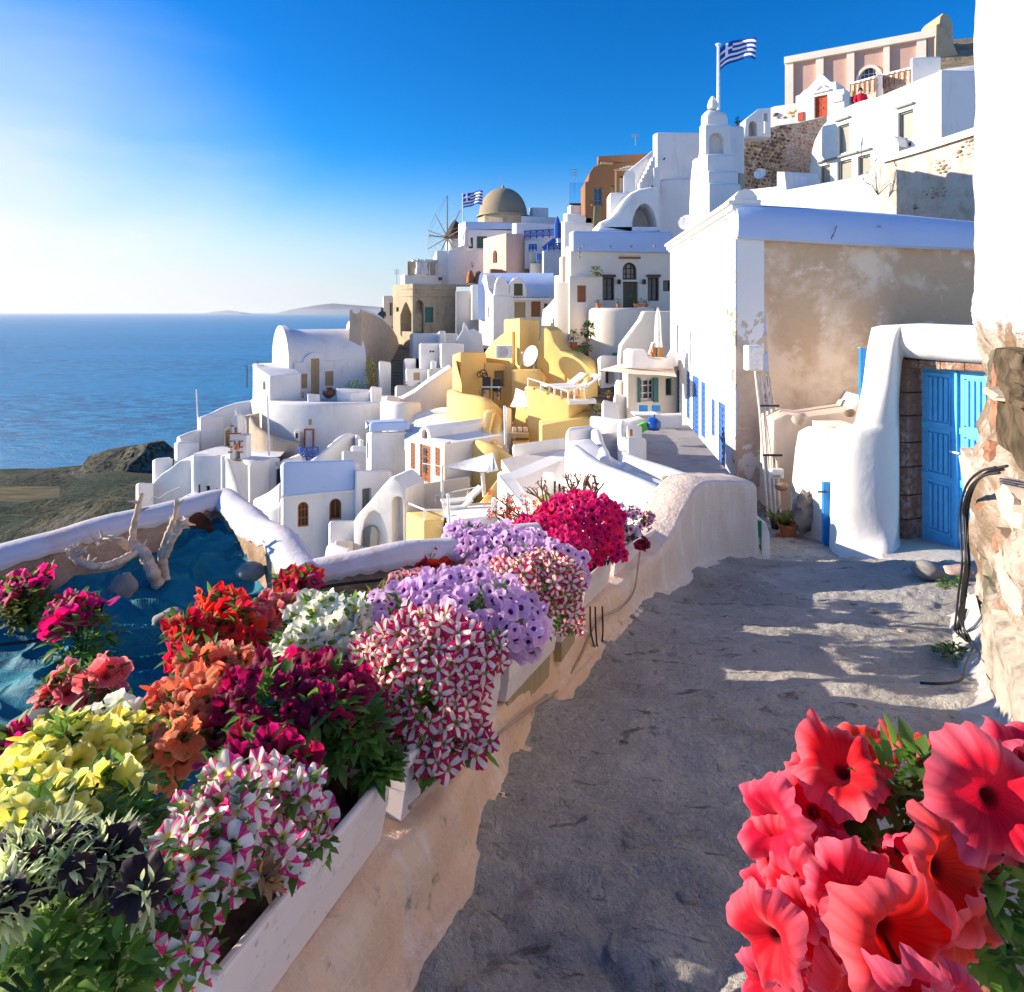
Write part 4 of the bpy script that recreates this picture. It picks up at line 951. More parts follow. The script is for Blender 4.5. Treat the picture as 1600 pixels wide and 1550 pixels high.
t = thing('street_sign', 'grey sign plate on a white post beside the small arch', 'sign', P(1195, 208, 28)); m = MB(); q = P(1195, 208, 28); m.tube([q, q + Zv * .65], .03, 6); m.build('post', WHITEM, t); m = MB(); m.box(q + Vector((-.09, -.05, .5)), q + Vector((.09, -.02, .85))); m.build('plate', GREYM, t)
bush('potted_plant', 'small agave in terracotta pot at the top of the bell tower wing', 'potted plant', 1153, 196, 15.8, 5, 8, 30, 4, LEAFD, TERRA)
stones_on(TW_, Plane((1195, 39), (1245, 38)), [(1211, 191), (1211, 174), (1243, 167), (1243, 186)], [YELLOW, ST2, ST1], 0, .3, .1, seed=9, cap=60)
# terrace rail with brown panels, people
t = thing('terrace_railing', 'white-piered terrace railing with brown brick panels behind the people', 'railing', P(1375, 150, 31))
for a, b, y0, y1 in ((1329, 1368, 130, 165), (1380, 1424, 116, 160)):
    facade(t, (a, 32), (b, 30.5), [(a, y1), (a, y0 + 3), (b, y0 - 8), (b, y1 - 12)], .15, RUBBLEP, bevel=0, name='panel')
    m = MB(); m.tube([P(a, y0 + 1, 31.9), P(b, y0 - 10, 30.4)], .06, 5); m.build('handrail', WHITEM, t)
    k = 5
    for i in range(k + 1):
        f_ = i / k; m = MB(); px_ = a + (b - a) * f_; m.tube([P(px_, y0 + 22 - 11 * f_, 31.8 - 1.5 * f_), P(px_, y0 + 1 - 11 * f_, 31.8 - 1.5 * f_)], .035, 4); m.build('baluster', W_BROWN, t)
block(t, [(1366, 118, 33), (1368, 117, 31), (1379, 116, 31)], ('y', 170), WHITE, name='pier'); block(t, [(1422, 92, 32), (1424, 90, 30), (1470, 88, 30)], ('y', 150), WHITE, name='pier')
block(t, [(1438, 64, 46), (1441, 60, 43.5), (1452, 58, 43.5)], ('y', 100), W_DARK, name='dark_niche')
def person(label, px, py_top, d, shirt, hair, facing=.4, hpx=None, long_hair=True, trousers=None, lean=0):
    H = 1.7; q = P(px, py_top, d) - Zv * H; t = thing('person', label, 'person', q)
    m = MB()
    def ell(rows_, n=12):
        o = len(m.v)
        for (x, y, z, a, b) in rows_:
            for j in range(n):
                th = 2 * math.pi * j / n; m.v.append(q + Vector((x + a * math.cos(th), y + b * math.sin(th), z)))
        for i in range(len(rows_) - 1):
            for j in range(n): m.f.append((o + i * n + j, o + i * n + (j + 1) % n, o + (i + 1) * n + (j + 1) % n, o + (i + 1) * n + j)); m.m.append(0)
    SK = MATS.get('skin') or plain('skin', (.55, .33, .24), .6, .3)
    bm = bmesh.new(); me = bpy.data.meshes.new('body')
    J = [(0, 0, .92, .15), (0, 0, 1.1, .125), (0, 0, 1.32, .15), (0, 0, 1.45, .06), (0, -.01, 1.56, .085), (0, -.01, 1.66, .07),
         (.1, 0, .86, .095), (.11, -.01, .48, .065), (.12, 0, .07, .045), (.12, -.1, .03, .04), (-.1, 0, .86, .095), (-.11, -.03, .48, .065), (-.12, .02, .07, .045), (-.12, -.08, .03, .04),
         (.2, 0, 1.37, .06), (.25, -.04, 1.1, .045), (.2, -.2, .98, .034), (.17, -.27, .97, .03), (-.2, 0, 1.37, .06), (-.26, -.02, 1.1, .045), (-.22, -.16, .95, .034), (-.19, -.23, .93, .03)]
    E = [(0, 1), (1, 2), (2, 3), (3, 4), (4, 5), (0, 6), (6, 7), (7, 8), (8, 9), (0, 10), (10, 11), (11, 12), (12, 13), (2, 14), (14, 15), (15, 16), (16, 17), (2, 18), (18, 19), (19, 20), (20, 21)]
    me.from_pydata([Vector(j[:3]) for j in J], E, []); o = bpy.data.objects.new('body', me); COL.objects.link(o); o.parent = t; o.rotation_euler = (0, 0, facing)
    sm = o.modifiers.new('skin', 'SKIN'); me.skin_vertices[0]
    for i, j in enumerate(J): me.skin_vertices[0].data[i].radius = (j[3], j[3] * .85); me.skin_vertices[0].data[i].use_root = (i == 0)
    ss = o.modifiers.new('sub', 'SUBSURF'); ss.levels = 1; ss.render_levels = 2; me.materials.append(SK)
    bm.free()
    off = WL[t.name]
    def part(nm, rows_, mat):
        m = MB(); n = 14; oo = 0
        for (x, y, z, a, b) in rows_:
            for j in range(n):
                th = 2 * math.pi * j / n; m.v.append(Vector((x + a * math.cos(th), y + b * math.sin(th), z)) + off)
        for i in range(len(rows_) - 1):
            for j in range(n): m.f.append((i * n + j, i * n + (j + 1) % n, (i + 1) * n + (j + 1) % n, (i + 1) * n + j)); m.m.append(0)
        m.f.append(tuple(range(n))[::-1]); m.m.append(0); m.f.append(tuple((len(rows_) - 1) * n + j for j in range(n))); m.m.append(0)
        pp_ = m.build(nm, mat, t, smooth=True, angle=60); pp_.rotation_euler = (0, 0, facing); return pp_
    part('jacket', [(0, 0, .85, .19, .14), (0, 0, 1.05, .17, .13), (0, 0, 1.25, .2, .14), (0, 0, 1.38, .2, .13), (0, 0, 1.45, .1, .08)], shirt)
    for s in (1, -1):
        mm = MB(); mm.tube([off + Vector((s * .19, 0, 1.39)), off + Vector((s * .255, -.03, 1.1)), off + Vector((s * .215, -.17, .98))], [.075, .062, .05], 9); pp_ = mm.build('sleeve', shirt, t, smooth=True); pp_.rotation_euler = (0, 0, facing)
    part('trousers', [(.0, 0, .05, .17, .09), (0, 0, .5, .18, .1), (0, 0, .88, .18, .13)], trousers or W_DARK)
    part('hair', [(0, .02, 1.45 if long_hair else 1.55, .1, .07), (0, .03, 1.58, .112, .1), (0, .02, 1.68, .1, .1), (0, .01, 1.73, .04, .04)], hair)
    for s in (1, -1):
        mm = MB(); mm.lathe([(.002, -.012), (.012, 0), (.002, .012)], off + Vector((s * .032, -.088, 1.605)), 6); mm.build('eye', DARKM, t).rotation_euler = (0, 0, facing)
    mm = MB(); mm.tube([off + Vector((0, -.085, 1.6)), off + Vector((0, -.108, 1.565))], [.008, .014], 6); mm.build('nose', SK, t).rotation_euler = (0, 0, facing)
    mm = MB(); mm.tube([off + Vector((-.022, -.09, 1.53)), off + Vector((.022, -.09, 1.53))], .006, 5); mm.build('mouth', W_RED, t).rotation_euler = (0, 0, facing)
    return t
JK1 = plain('slate_cloth', (.05, .07, .10), .9, .05); JK2 = plain('crimson_cloth', (.55, .02, .05), .9, .05); HB = plain('blonde_hair', (.42, .27, .12), .6); HD = plain('dark_hair', (.03, .018, .012), .6)
person('person with fair hair in a slate jacket at the terrace railing', 1333.5, 143, 30.6, JK1, HB, .5)
person('person in a crimson top with dark hair at the terrace railing', 1344.5, 138, 30.2, JK2, HD, -.3, long_hair=False)
# white house with windows, rounded left end
t = house('large sunlit white house with five grey windows and rounded end', 1370, 290, 26)
A, B = (1265, 29.9), (1470, 24.0)
wk = dict(fill='win', frame=W_GREY, pane=GLASSL, grid=(1, 1), depth=.22, fw=.1)
facade(t, A, B, [(1266, 300), (1264, 262), (1266, 240), (1272, 218), (1284, 196), (1300, 180), (1318, 168), (1340, 158), (1372, 150), (1400, 138), (1440, 121), (1470, 109), (1470, 300)], 7, WHITE,
       [(1309, 1327, 194, 239, wk), (1403, 1427, 173, 218, wk), (1281, 1297, 258, 285, wk), (1308, 1331, 250, 281, wk), (1340, 1360, 242, 273, wk), (1415, 1424, 222, 229, dict(wk))], bevel=.12)
block(t, [(1466, 110, 24.3), (1470, 108.6, 24.02), (1540, 112, 24.2), (1530, 100, 30)], ('y', 300), WHITE, bevel=.06, name='side_wall')
pl = Plane(A, B)
for a, b, c_, d_ in ((1307, 1329, 190, 187), (1401, 1429, 170, 164), (1279, 1362, 255, 232)):
    t0, z0, _ = pl.hit(a, c_); t1, z1, _ = pl.hit(b, d_); m = MB(); m.obox(pl.w(t0, z0), pl.U, Zv, pl.N, (0, t1 - t0), (-.03, .04), (-.03, .13)); m.build('drip_mould', W_GREY, t)
# arched hood at its foot
a_ = P(1384, 240, 24.6); t2, z2, q2 = pl.hit(1384, 240); t3 = pl.hit(1420)[0]; m = MB(); rows = []
for n_ in (0, .55):
    rows.append([pl.w(t2 + (t3 - t2) * (.5 - .5 * math.cos(math.pi * i / 10)), z2 + .55 * math.sin(math.pi * i / 10), n_) for i in range(11)])
m.grid(rows); m.add([rows[1][i] for i in range(11)] + [pl.w(t3, z2 - .5, .55), pl.w(t2, z2 - .5, .55)], [tuple(range(13))]); m.build('hood', WHITE, t, smooth=True)
# foreground upper-right walls
t = thing('terrace_wall', 'white stepped terrace wall under the five-windowed house', 'wall', P(1290, 330, 20))
facade(t, (1155, 21), (1375, 17.5), [(1150, 345), (1150, 300), (1168, 296), (1205, 292), (1213, 291), (1214, 268), (1226, 268), (1229, 296), (1280, 287), (1330, 278), (1362, 270), (1378, 262), (1378, 350), (1150, 350)], 2, WHITE, bevel=.05)
block(t, [(1214, 268, 21), (1217, 268, 20.2), (1278, 271, 20.6)], ('y', 300), WHITE2, bevel=.04)
t = thing('retaining_wall', 'beige weathered wall with patches of exposed stone and white coping', 'wall', P(1450, 330, 17))
A, B = (1372, 17.5), (1540, 14.5)
facade(t, A, B, [(1373, 345), (1372, 252), (1378, 249), (1430, 235), (1480, 219), (1540, 200), (1540, 345)], 2, plaster('weathered_render', (.60, .50, .43), (.36, .29, .23), .8, .35, .6, 1.4, bump=.9, bs=9, bd=.05), bevel=.04)
pl = Plane(A, B); rb = [pl.w(*pl.hit(px_, py_)[:2], -.1) for px_, py_ in ((1380, 248), (1410, 240), (1450, 228), (1490, 215), (1540, 199))]
m = MB(); rows = [[p + Zv * a + pl.N * b for p in rb] for a, b in ((-.12, .2), (.06, .17), (.1, 0), (.06, -.3))]; m.grid(rows); m.build('coping', WHITE, t, smooth=True)
stones_on(t, pl, [(1445, 308), (1440, 298), (1462, 288), (1480, 292), (1478, 310), (1460, 312)], [ST3, ST2], 0, .11, .04, seed=5, cap=60)
stones_on(t, pl, [(1462, 268), (1458, 248), (1470, 248), (1482, 262), (1474, 275)], [ST3, ST2], 0, .11, .04, seed=6, cap=60)
stones_on(t, pl, [(1492, 252), (1486, 232), (1500, 224), (1524, 216), (1524, 250), (1505, 246)], [ST3, ST2], 0, .12, .04, seed=7, cap=90)
t = thing('weed_tuft', 'dry spindly weed at the corner of the beige wall', 'plant', P(1372, 300, 17)); m = MB(); q = P(1372, 305, 17.2)
for i in range(12):
    a = random.uniform(-1, 1); m.tube([q, q + Vector((a * .3, -.1, .25)), q + Vector((a * .6, -.2, random.uniform(.3, .9)))], .008, 4); leaf_geo(m, q + Vector((a * .6, -.2, random.uniform(.3, .9))), rnd_dir(0), Zv, .1, .05)
m.build('stems', LEAFY, t)
bush('weed_tuft', 'round green plug of weed low on the beige wall', 'plant', 1430, 327, 15.9, 4, 7, 60, 2.2, LEAFD)

# ------------------------------------------------------------------ left cliff houses
t = house('large white barrel-vaulted house facing the sea', 520, 620, 36)
zb = P(450, 650, 35).z
near = P(454, 567, 35); far = P(429, 562, 39.5); far.z = near.z
vault(t, near, far, 1.75, 4.2, zb, WHITE, 'barrel_roof', n=20)
dirv = (Vector((near.x, near.y, 0)) - Vector((far.x, far.y, 0))).normalized(); ax = Vector((-dirv.y, dirv.x, 0))
if ax.x < 0: ax = -ax
e1 = near + ax * 5.2
ga, gb_ = near - ax * .12 + dirv * .12, far - ax * .12 - dirv * .12
vault(t, ga, gb_, 2.0, .28, zb, WHITE, 'gable', n=20)
A = (800 + 1000 * near.x / near.y, near.y); B = (800 + 1000 * e1.x / e1.y, e1.y)
pl = Plane(A, B); pl.A = pl.A + pl.N * .12
Ab = pl.w(0, 0); Bb = pl.w(5.2, 0); A2 = (800 + 1000 * Ab.x / Ab.y, Ab.y); B2 = (800 + 1000 * Bb.x / Bb.y, Bb.y)
facade(t, A2, B2, [(456, 652), (456, 566), (474, 566), (477, 558), (483, 553), (490, 551), (498, 553), (504, 559), (507, 564), (560, 561), (565, 561), (565, 652)], .3, WHITE, [(486, 499, 560, 618, dict(fill='door', frame=W_TAN, panels=True, depth=.08)), (471, 480, 584, 607, dict(fill='shut', frame=W_TAN, depth=.08)), (508, 521, 580, 603, dict(fill='shut', frame=W_TAN, depth=.08))], bevel=.03, name='front_wall')
m = MB(); q = P(467, 546, 35); m.lathe([(.1, -.05), (.08, .04), (.01, .06)], q + Vector((0, 1.0, .2)), 8); m.build('roof_vent', WHITE, t)
t = house('narrow white annexe with grey-blue roof and slit window', 430, 620, 33.5)
block(t, [(395, 568, 36), (398, 571, 34.5), (422, 588, 33), (470, 583, 33.6), (450, 566, 37)], ('y', 650), WHITE, {1: [(410.5, 415, 595, 609, dict(kind='arch', fill='win', frame=W_TEAL, grid=(1, 1)))], 0: []}, bevel=.06)
facade(t, (394, 35), (405, 34.3), [(394, 640), (395, 578), (398, 569), (401, 571), (404, 640)], .4, WHITE, [(398, 400, 592, 605, dict(fill='shut', frame=W_BROWN))])
t = thing('glass_canopy', 'small blue-tinted canopy on slim posts left of the annexe', 'canopy', P(388, 605, 36)); m = MB(); m.box(P(384, 572, 36), P(398, 570, 37.5)); m.build('roof', BLUEM, t); 
for a in (386, 397): m = MB(); m.tube([P(a, 606, 36), P(a, 571, 36)], .03, 5); m.build('post', DARKM, t)
bush('potted_plant', 'clay pot plant on the canopy roof', 'potted plant', 403, 569, 35.5, 3, 4, 30, 1.4, LEAFD, TERRA)
t = thing('retaining_wall', 'great curved white retaining wall below the barrel-vaulted house', 'wall', P(500, 690, 32))
ribbon(t, [(398, 622, 34), (410, 625, 32.5), (440, 627, 31.5), (500, 628.5, 31), (560, 628.5, 31.4), (594, 626, 32.5)], .4, P(500, 760, 31).z, WHITE)
m = MB(); m.add([P(398, 623, 34), P(410, 627, 32.5), P(440, 629, 31.5), P(500, 630, 31), P(560, 630, 31.4), P(594, 628, 32.5), P(600, 625, 37), P(420, 618, 36)], [tuple(range(8))]); m.build('terrace_floor', ROOFW, t)
pl = Plane((470, 31.0), (520, 31.0)); pl.A = pl.A + pl.N * .2
H = hole(pl, 477, 490, 671, 699, depth=.02); H.update(fill='door', frame=W_WHITE, panels=True); fill_opening(t, pl, H, 0.0)
m = MB(); t0, z0, _ = pl.hit(475.5, 699); t1, z1, _ = pl.hit(491, 670); m.obox(pl.w(t0, z0), pl.U, Zv, pl.N, (0, .06), (0, z1 - z0), (-.2, .08)); m.obox(pl.w(t1 - .06, z0), pl.U, Zv, pl.N, (0, .06), (0, z1 - z0), (-.2, .08)); m.obox(pl.w(t0, z1), pl.U, Zv, pl.N, (.06, t1 - t0 - .06), (-.06, 0), (-.2, .08)); m.build('door_frame', W_BROWN, t)
H = hole(pl, 482.5, 486.5, 655, 664, depth=.02); H.update(fill='shut', frame=W_TAN); fill_opening(t, pl, H, 0)
block(t, [(460, 674, 31), (460.5, 673, 30.4), (469, 674, 30.4)], ('y', 689), WHITE, {1: [(461.5, 465.5, 677, 685, dict(fill='void', frame=W_DARK, depth=.08))]}, bevel=.03, name='meter_box')
for px_, lb in ((473, 'first of two low pots on the vaulted house terrace'), (484, 'second low pot beside the white bench on the terrace')): bush('potted_plant', lb, 'potted plant', px_, 622, 33, 4, 7, 40, 2, LEAFD, TERRA)
t = thing('terrace_bench', 'white built bench on the vaulted house terrace', 'bench', P(490, 625, 32)); block(t, [(480, 616, 33), (481, 615, 32.3), (500, 616, 32.3)], ('y', 628), WHITE, name='seat', bevel=.03)
t = thing('brown_urn', 'round brown urn right of the tan door', 'urn', P(514, 620, 33)); m = MB(); m.lathe([(.15, 0), (.32, .2), (.3, .4), (.16, .5), (.2, .55)], P(514, 622, 33), 14); m.build('urn', W_DARK, t, smooth=True)
t = thing('terrace_wall', 'low blue-shaded parapet in front of the green shrubs', 'wall', P(550, 625, 32)); block(t, [(522, 608, 34), (526, 606, 32.8), (548, 614, 32.6), (580, 611, 33), (580, 608, 34)], ('y', 640), WHITE, bevel=.05)
block(t, [(578, 606, 33.5), (580, 603, 32), (597, 605, 32.4)], ('y', 660), WHITE, bevel=.08, name='pier')
bush('green_shrub', 'bright climbing shrub against the tan stair wall', 'shrub', 579, 610, 33.8, 11, 50, 420, 3, LEAFO); bush('green_shrub', 'low green shrubs behind the blue-shaded parapet', 'shrub', 554, 614, 34, 15, 18, 300, 3.2, LEAF)
# stepped walls down to the left
t = thing('retaining_wall', 'white retaining walls stepping down towards the sea cliff', 'wall', P(320, 740, 33))
WL0 = Plane((395, 34), (200, 29))
ribbon(t, [(396, 625, 34), (370, 629, 33.8), (348, 636, 33.4), (330, 645, 33), (310, 652, 32.6)], .35, P(350, 780, 32).z, WHITE)
ribbon(t, [(310, 671, 32.5), (296, 675, 32), (279, 682, 31.5)], .35, P(300, 790, 31).z, WHITE, n=4)
block(t, [(272, 691, 33), (276, 690, 31), (312, 690, 31.4)], ('y', 800), WHITE, bevel=.12); block(t, [(308, 655, 34), (313, 651, 32.3), (350, 650, 33)], ('y', 760), WHITE, bevel=.1)
t = house('small white box house at the cliff edge', 258, 760, 31, group=GR)
block(t, [(238, 719, 32), (242, 717, 30.6), (270, 716, 31)], ('y', 800), WHITE, bevel=.06); m = MB(); m.add([P(244, 719, 31.2), P(266, 717, 31.2), P(266, 714, 33), (P(244, 716, 33))], [(0, 1, 2, 3)]); m.build('roof_hatch', GREYM, t)
block(t, [(212, 756, 31), (216, 754, 29), (240, 755, 29.6)], ('y', 830), WHITE, bevel=.08)
facade(t, (215, 30), (330, 30), [(225, 850), (236, 757), (250, 742), (268, 730), (280, 720), (330, 715), (330, 850)], 1.2, WHITE, bevel=.1)
t = thing('white_stair', 'white stair block with curled rail at the foot of the cliff houses', 'stairs', P(270, 800, 27))
for i in range(6):
    m = MB(); q = P(242 + i * 10, 800 - i * 5.2, 27 + i * .2); m.box(q - Zv * 1.6, q + Vector((.28, 1.1, 0))); m.build('step', WHITE, t, bevel=.02)
m = MB(); m.tube([P(235, 783, 26.8), P(237, 778, 26.8), P(243, 776, 26.8), P(247, 780, 26.8), P(262, 770, 27), P(280, 762, 27)], .03, 5); m.build('handrail', WHITEM, t)
t = thing('flagpole', 'bare thin mast standing above the stepped white walls', 'mast', P(309, 660, 33)); m = MB(); m.tube([P(309, 660, 33), P(306.5, 608, 33)], .035, 6); m.build('pole', WHITEM, t)
# chapel
t = thing('chapel', 'white chapel with open two-tier belfry and tan bell arches', 'chapel', P(370, 780, 28))
block(t, [(297, 712, 31), (301, 710, 28.5), (350, 712, 28.3)], ('y', 800), WHITE, {1: [(309, 313, 757, 773, dict(fill='win', frame=W_OLIVE, grid=(1, 2))), (321, 328, 759, 772, dict(fill='win', frame=W_OLIVE, grid=(1, 1))), (336.5, 340, 763, 771, dict(fill='win', frame=W_OLIVE, grid=(1, 1)))]}, bevel=.07)
facade(t, (343, 28), (390, 26), [(344, 800), (344, 712), (350, 711), (356, 713), (374, 716), (388, 722), (388, 800)], 1.2, WHITE, [(367, 371, 731, 755, dict(fill='void', frame=W_OLIVE, depth=.2))], bevel=.07)
block(t, [(345, 713, 29), (346, 712, 27.6), (354, 712, 27.6)], ('y', 800), WHITE, bevel=.05, name='pilaster')
block(t, [(386, 730, 27), (390, 724, 25.6), (420, 716, 26.5), (438, 713, 28)], ('y', 810), WHITE, bevel=.12)
facade(t, (388, 25.4), (425, 26.2), [(380, 820), (370, 760), (356, 716), (362, 718), (388, 727), (389, 800), (392, 820)], .3, WHITE)
facade(t, (359, 26.6), (386, 26.6), [(359, 722), (359, 678), (362, 676), (363, 655), (365, 650), (368, 648), (371, 652), (372, 664), (373, 680), (385, 681), (385, 722)], .5, WHITE, [(364, 368.5, 688, 700, dict(kind='arch', fill='none', depth=.49)), (371, 375.5, 688, 700, dict(kind='arch', fill='none', depth=.49)), (367, 375, 704, 719, dict(kind='arch', fill='none', depth=.49)), (366, 370, 667, 678, dict(kind='arch', fill='none', depth=.49))], bevel=.02, name='belfry')
for y_ in (666, 678, 690, 699, 707, 720):
    m = MB(); q = P(359 if y_ > 670 else 361.5, y_, 26.5); m.box(q + Vector((-.05, -.07, 0)), q + Vector((.48 if y_ in (678, 720) else .12, -.001, .05))); m.build('stone_band', W_BROWN, t)
    if y_ in (690, 699, 707): m = MB(); q = P(375, y_, 26.5); m.box(q + Vector((0, -.07, 0)), q + Vector((.14, -.001, .05))); m.build('stone_band', W_BROWN, t)
m = MB(); m.lathe([(.13, 0), (.11, .1), (.05, .2), (.02, .24)], P(369.5, 702, 26.3), 10); m.build('bell', TERRA, t, smooth=True)
m = MB(); q = P(369, 649, 26.8); m.tube([q, q + Zv * .25], .02, 4); m.tube([q + Vector((-.07, 0, .17)), q + Vector((.07, 0, .17))], .02, 4); m.build('cross', WHITEM, t)
m = MB(); m.lathe([(.21, -.9), (.21, .0), (.17, .14), (.09, .24), (.01, .27)], P(377, 658, 27.2), 14); m.build('cupola', WHITE, t, smooth=True)
m = MB(); m.add([P(300, 709, 29), P(352, 712, 28.2), P(390, 722, 26), P(438, 713, 28), P(450, 700, 31), P(345, 696, 32)], [tuple(range(6))]); m.build('roof_terrace', ROOFW, t)
t = thing('terrace_wall', 'olive shadowed wall with arch behind the belfry', 'wall', P(370, 700, 31)); facade(t, (348, 31.5), (398, 31.5), [(349, 712), (349, 672), (360, 666), (380, 650), (398, 648), (400, 712)], .6, OCHRE, [(352, 362, 672, 700, dict(kind='arch', fill='void', frame=OCHRE, depth=.3))])
t = thing('retaining_wall', 'tan curved wall sweeping down behind the chapel roof', 'wall', P(430, 705, 30)); ribbon(t, [(394, 650, 31.2), (402, 665, 30.6), (418, 677, 30), (440, 686, 29.8), (466, 692, 29.8)], .3, P(430, 725, 30).z, TANW)
facade(t, (394, 31), (400, 31), [(392, 708), (392, 652), (399, 655), (399, 708)], .3, OCHRE)
t = thing('flagpole', 'bare white flagpole in front of the chapel roof', 'flagpole', P(420, 712, 27)); m = MB(); m.tube([P(420.5, 712, 27), P(418, 618, 27)], [.045, .03], 6); m.build('pole', WHITEM, t)
t = thing('blue_railing', 'dark blue scrolled balcony railing below the framed door', 'railing', P(482, 718, 28.5), 'blue iron railings'); railing(t, [P(466, 719, 29.4), P(470, 720, 28), P(497, 719, 28.5)], .56, BLUEM, posts=3, r=.03, mid=1, cross=True)
t = house('low white roofs with curved parapet right of the chapel', 455, 740, 27, group=GR)
block(t, [(436, 722, 28), (440, 718, 26.5), (470, 712, 27.5), (478, 704, 29.5)], ('y', 800), WHITE, bevel=.1); block(t, [(462, 722, 28.5), (466, 720, 27.6), (505, 721, 28)], ('y', 770), WHITE, bevel=.05)
m = MB(); q = P(434, 732, 26); m.tube([q, q + Vector((0, 0, .25))], .08, 8); m.build('vent_pipe', GREYM, t)
t = thing('retaining_wall', 'white swooping wall rising to the square pier', 'wall', P(520, 720, 26)); ribbon(t, [(484, 720, 26), (500, 708, 26), (516, 695, 26.3), (532, 682, 26.8), (546, 677, 27.4), (559, 679, 28)], .3, P(520, 780, 26).z, WHITE)
block(t, [(553, 681, 28.5), (555, 679, 27), (562, 680, 27)], ('y', 720), WHITE, name='pier'); block(t, [(548, 698, 26), (550, 696, 25), (572, 697, 25)], ('y', 740), WHITE, bevel=.05); block(t, [(534, 706, 25), (536, 704, 24), (575, 706, 24.2)], ('y', 740), WHITE, bevel=.05); block(t, [(560, 686, 26.5), (561, 686, 26), (568, 686, 26)], ('y', 700), WHITE)
t = thing('retaining_wall', 'small white ramp walls behind the arched-window house', 'wall', P(430, 790, 22)); ribbon(t, [(402, 778, 24), (415, 772, 23), (428, 764, 22.4), (442, 752, 22)], .3, P(430, 850, 22).z, WHITE); ribbon(t, [(418, 800, 20), (428, 790, 19.6), (442, 783, 19.5)], .4, P(430, 880, 20).z, WHITE)

# arched-window house
t = house('white house with two orange arched windows and tall parapet', 500, 860, 17)
block(t, [(438, 723, 19.5), (441, 721, 17), (556, 718, 17.6)], ('y', 777), SHADEB, bevel=.1, name='parapet')
block(t, [(438.5, 778, 19.5), (441.5, 776, 17.03), (556, 765, 17.63)], ('y', 960), WHITE, {1: [(465, 482, 784, 823, dict(kind='arch', frame=W_ORANGE, pane=W_DARK, grid=(3, 3), depth=.14)), (514.5, 533.5, 779, 813, dict(kind='arch', frame=W_ORANGE, pane=W_DARK, grid=(2, 1), depth=.2))]}, bevel=.06)
block(t, [(440, 777, 19), (441, 776, 16.96), (557, 764.5, 17.56)], ('y', 778.5), WHITE, bevel=.01, name='string_course')
block(t, [(513, 816, 17), (515, 814, 16.2), (556, 813, 16.4)], ('y', 920), WHITE, bevel=.06, name='balcony_wall')
t = house('white stair house with grey window and big arched underside', 580, 860, 17, group=GR)
block(t, [(551, 737, 19), (555, 734, 17.3), (612, 735, 17.8)], ('y', 900), WHITE, {1: [(566, 580, 763, 795, dict(fill='shut', frame=W_GREY))]}, bevel=.08)
block(t, [(549, 726, 19.5), (551, 723, 17.6), (562, 724, 17.8)], ('y', 800), WHITE, bevel=.08)
facade(t, (551, 16), (640, 15.4), [(551, 900), (551, 814), (556, 806), (575, 785), (594, 762), (608, 747), (614, 746), (622, 752), (634, 764), (636, 900)], .9, WHITE, [(563, 608, 797, 858, dict(kind='round', fill='void', depth=.15)), (612, 632, 775, 850, dict(kind='arch', fill='void', depth=.4))], bevel=.08)
m = MB()
facade(t, (563, 16.0), (608, 15.6), [(568, 860), (568, 830), (571, 824), (578, 821), (586, 824), (590, 832), (590, 860)], .05, W_GREY, bevel=0, name='arch_door')
block(t, [(523, 846, 16), (524, 845, 15), (552, 845, 15.3)], ('y', 905), WHITE, name='step_block', bevel=.04)
ribbon(t, [(514, 870, 15.5), (517, 850, 15), (525, 852, 14.6), (545, 858, 14.4)], .2, P(530, 905, 15).z, WHITE)
# tall white block with blue-shaded parapet
t = house('tall white block with curled blue-shaded parapet left of the brown doors', 610, 740, 19)
block(t, [(571, 664, 21), (577, 659, 19), (641, 657, 19.4)], ('y', 675), SHADEB, bevel=.12, name='parapet')
block(t, [(572, 676, 21), (579, 675, 19.1), (637, 674, 19.5)], ('y', 860), WHITE, {0: [(573, 576, 690, 720, dict(fill='void', frame=W_GREY, depth=.15))]}, bevel=.07)
# brown door house
t = house('white house with brown glazed door and two narrow brown shutters', 665, 780, 18)
A, B = (630, 18.6), (694, 17.0)
facade(t, A, B, [(632, 880), (632, 690), (650, 684), (655, 670), (664, 666), (670, 672), (673, 684), (694, 694), (694, 880)], 2.5, WHITE,
       [(642, 649, 692, 733, dict(fill='shut', frame=W_BROWN, depth=.06)), (656, 673, 695.5, 753, dict(fill='door', frame=W_BROWN, panels=False, depth=.07)), (680, 688, 699.5, 744, dict(fill='shut', frame=W_BROWN, depth=.06)), (659, 667.5, 670.5, 686, dict(kind='arch', fill='shut', frame=W_BROWN, depth=.15))], bevel=.06)
pl = Plane(A, B)
for y_ in (701, 715, 728):
    t0, z0, _ = pl.hit(661, y_ + 10); t1, z1, _ = pl.hit(665.5, y_); m = MB(); m.obox(pl.w(t0, z0, -.035), pl.U, Zv, pl.N, (0, t1 - t0), (0, z1 - z0), (0, .03)); m.build('glass_pane', GLASS, t)
block(t, [(692, 693, 19), (694, 692, 16.9), (758, 672, 19.5)], ('y', 860), CREAM, bevel=.05, name='side_wall')
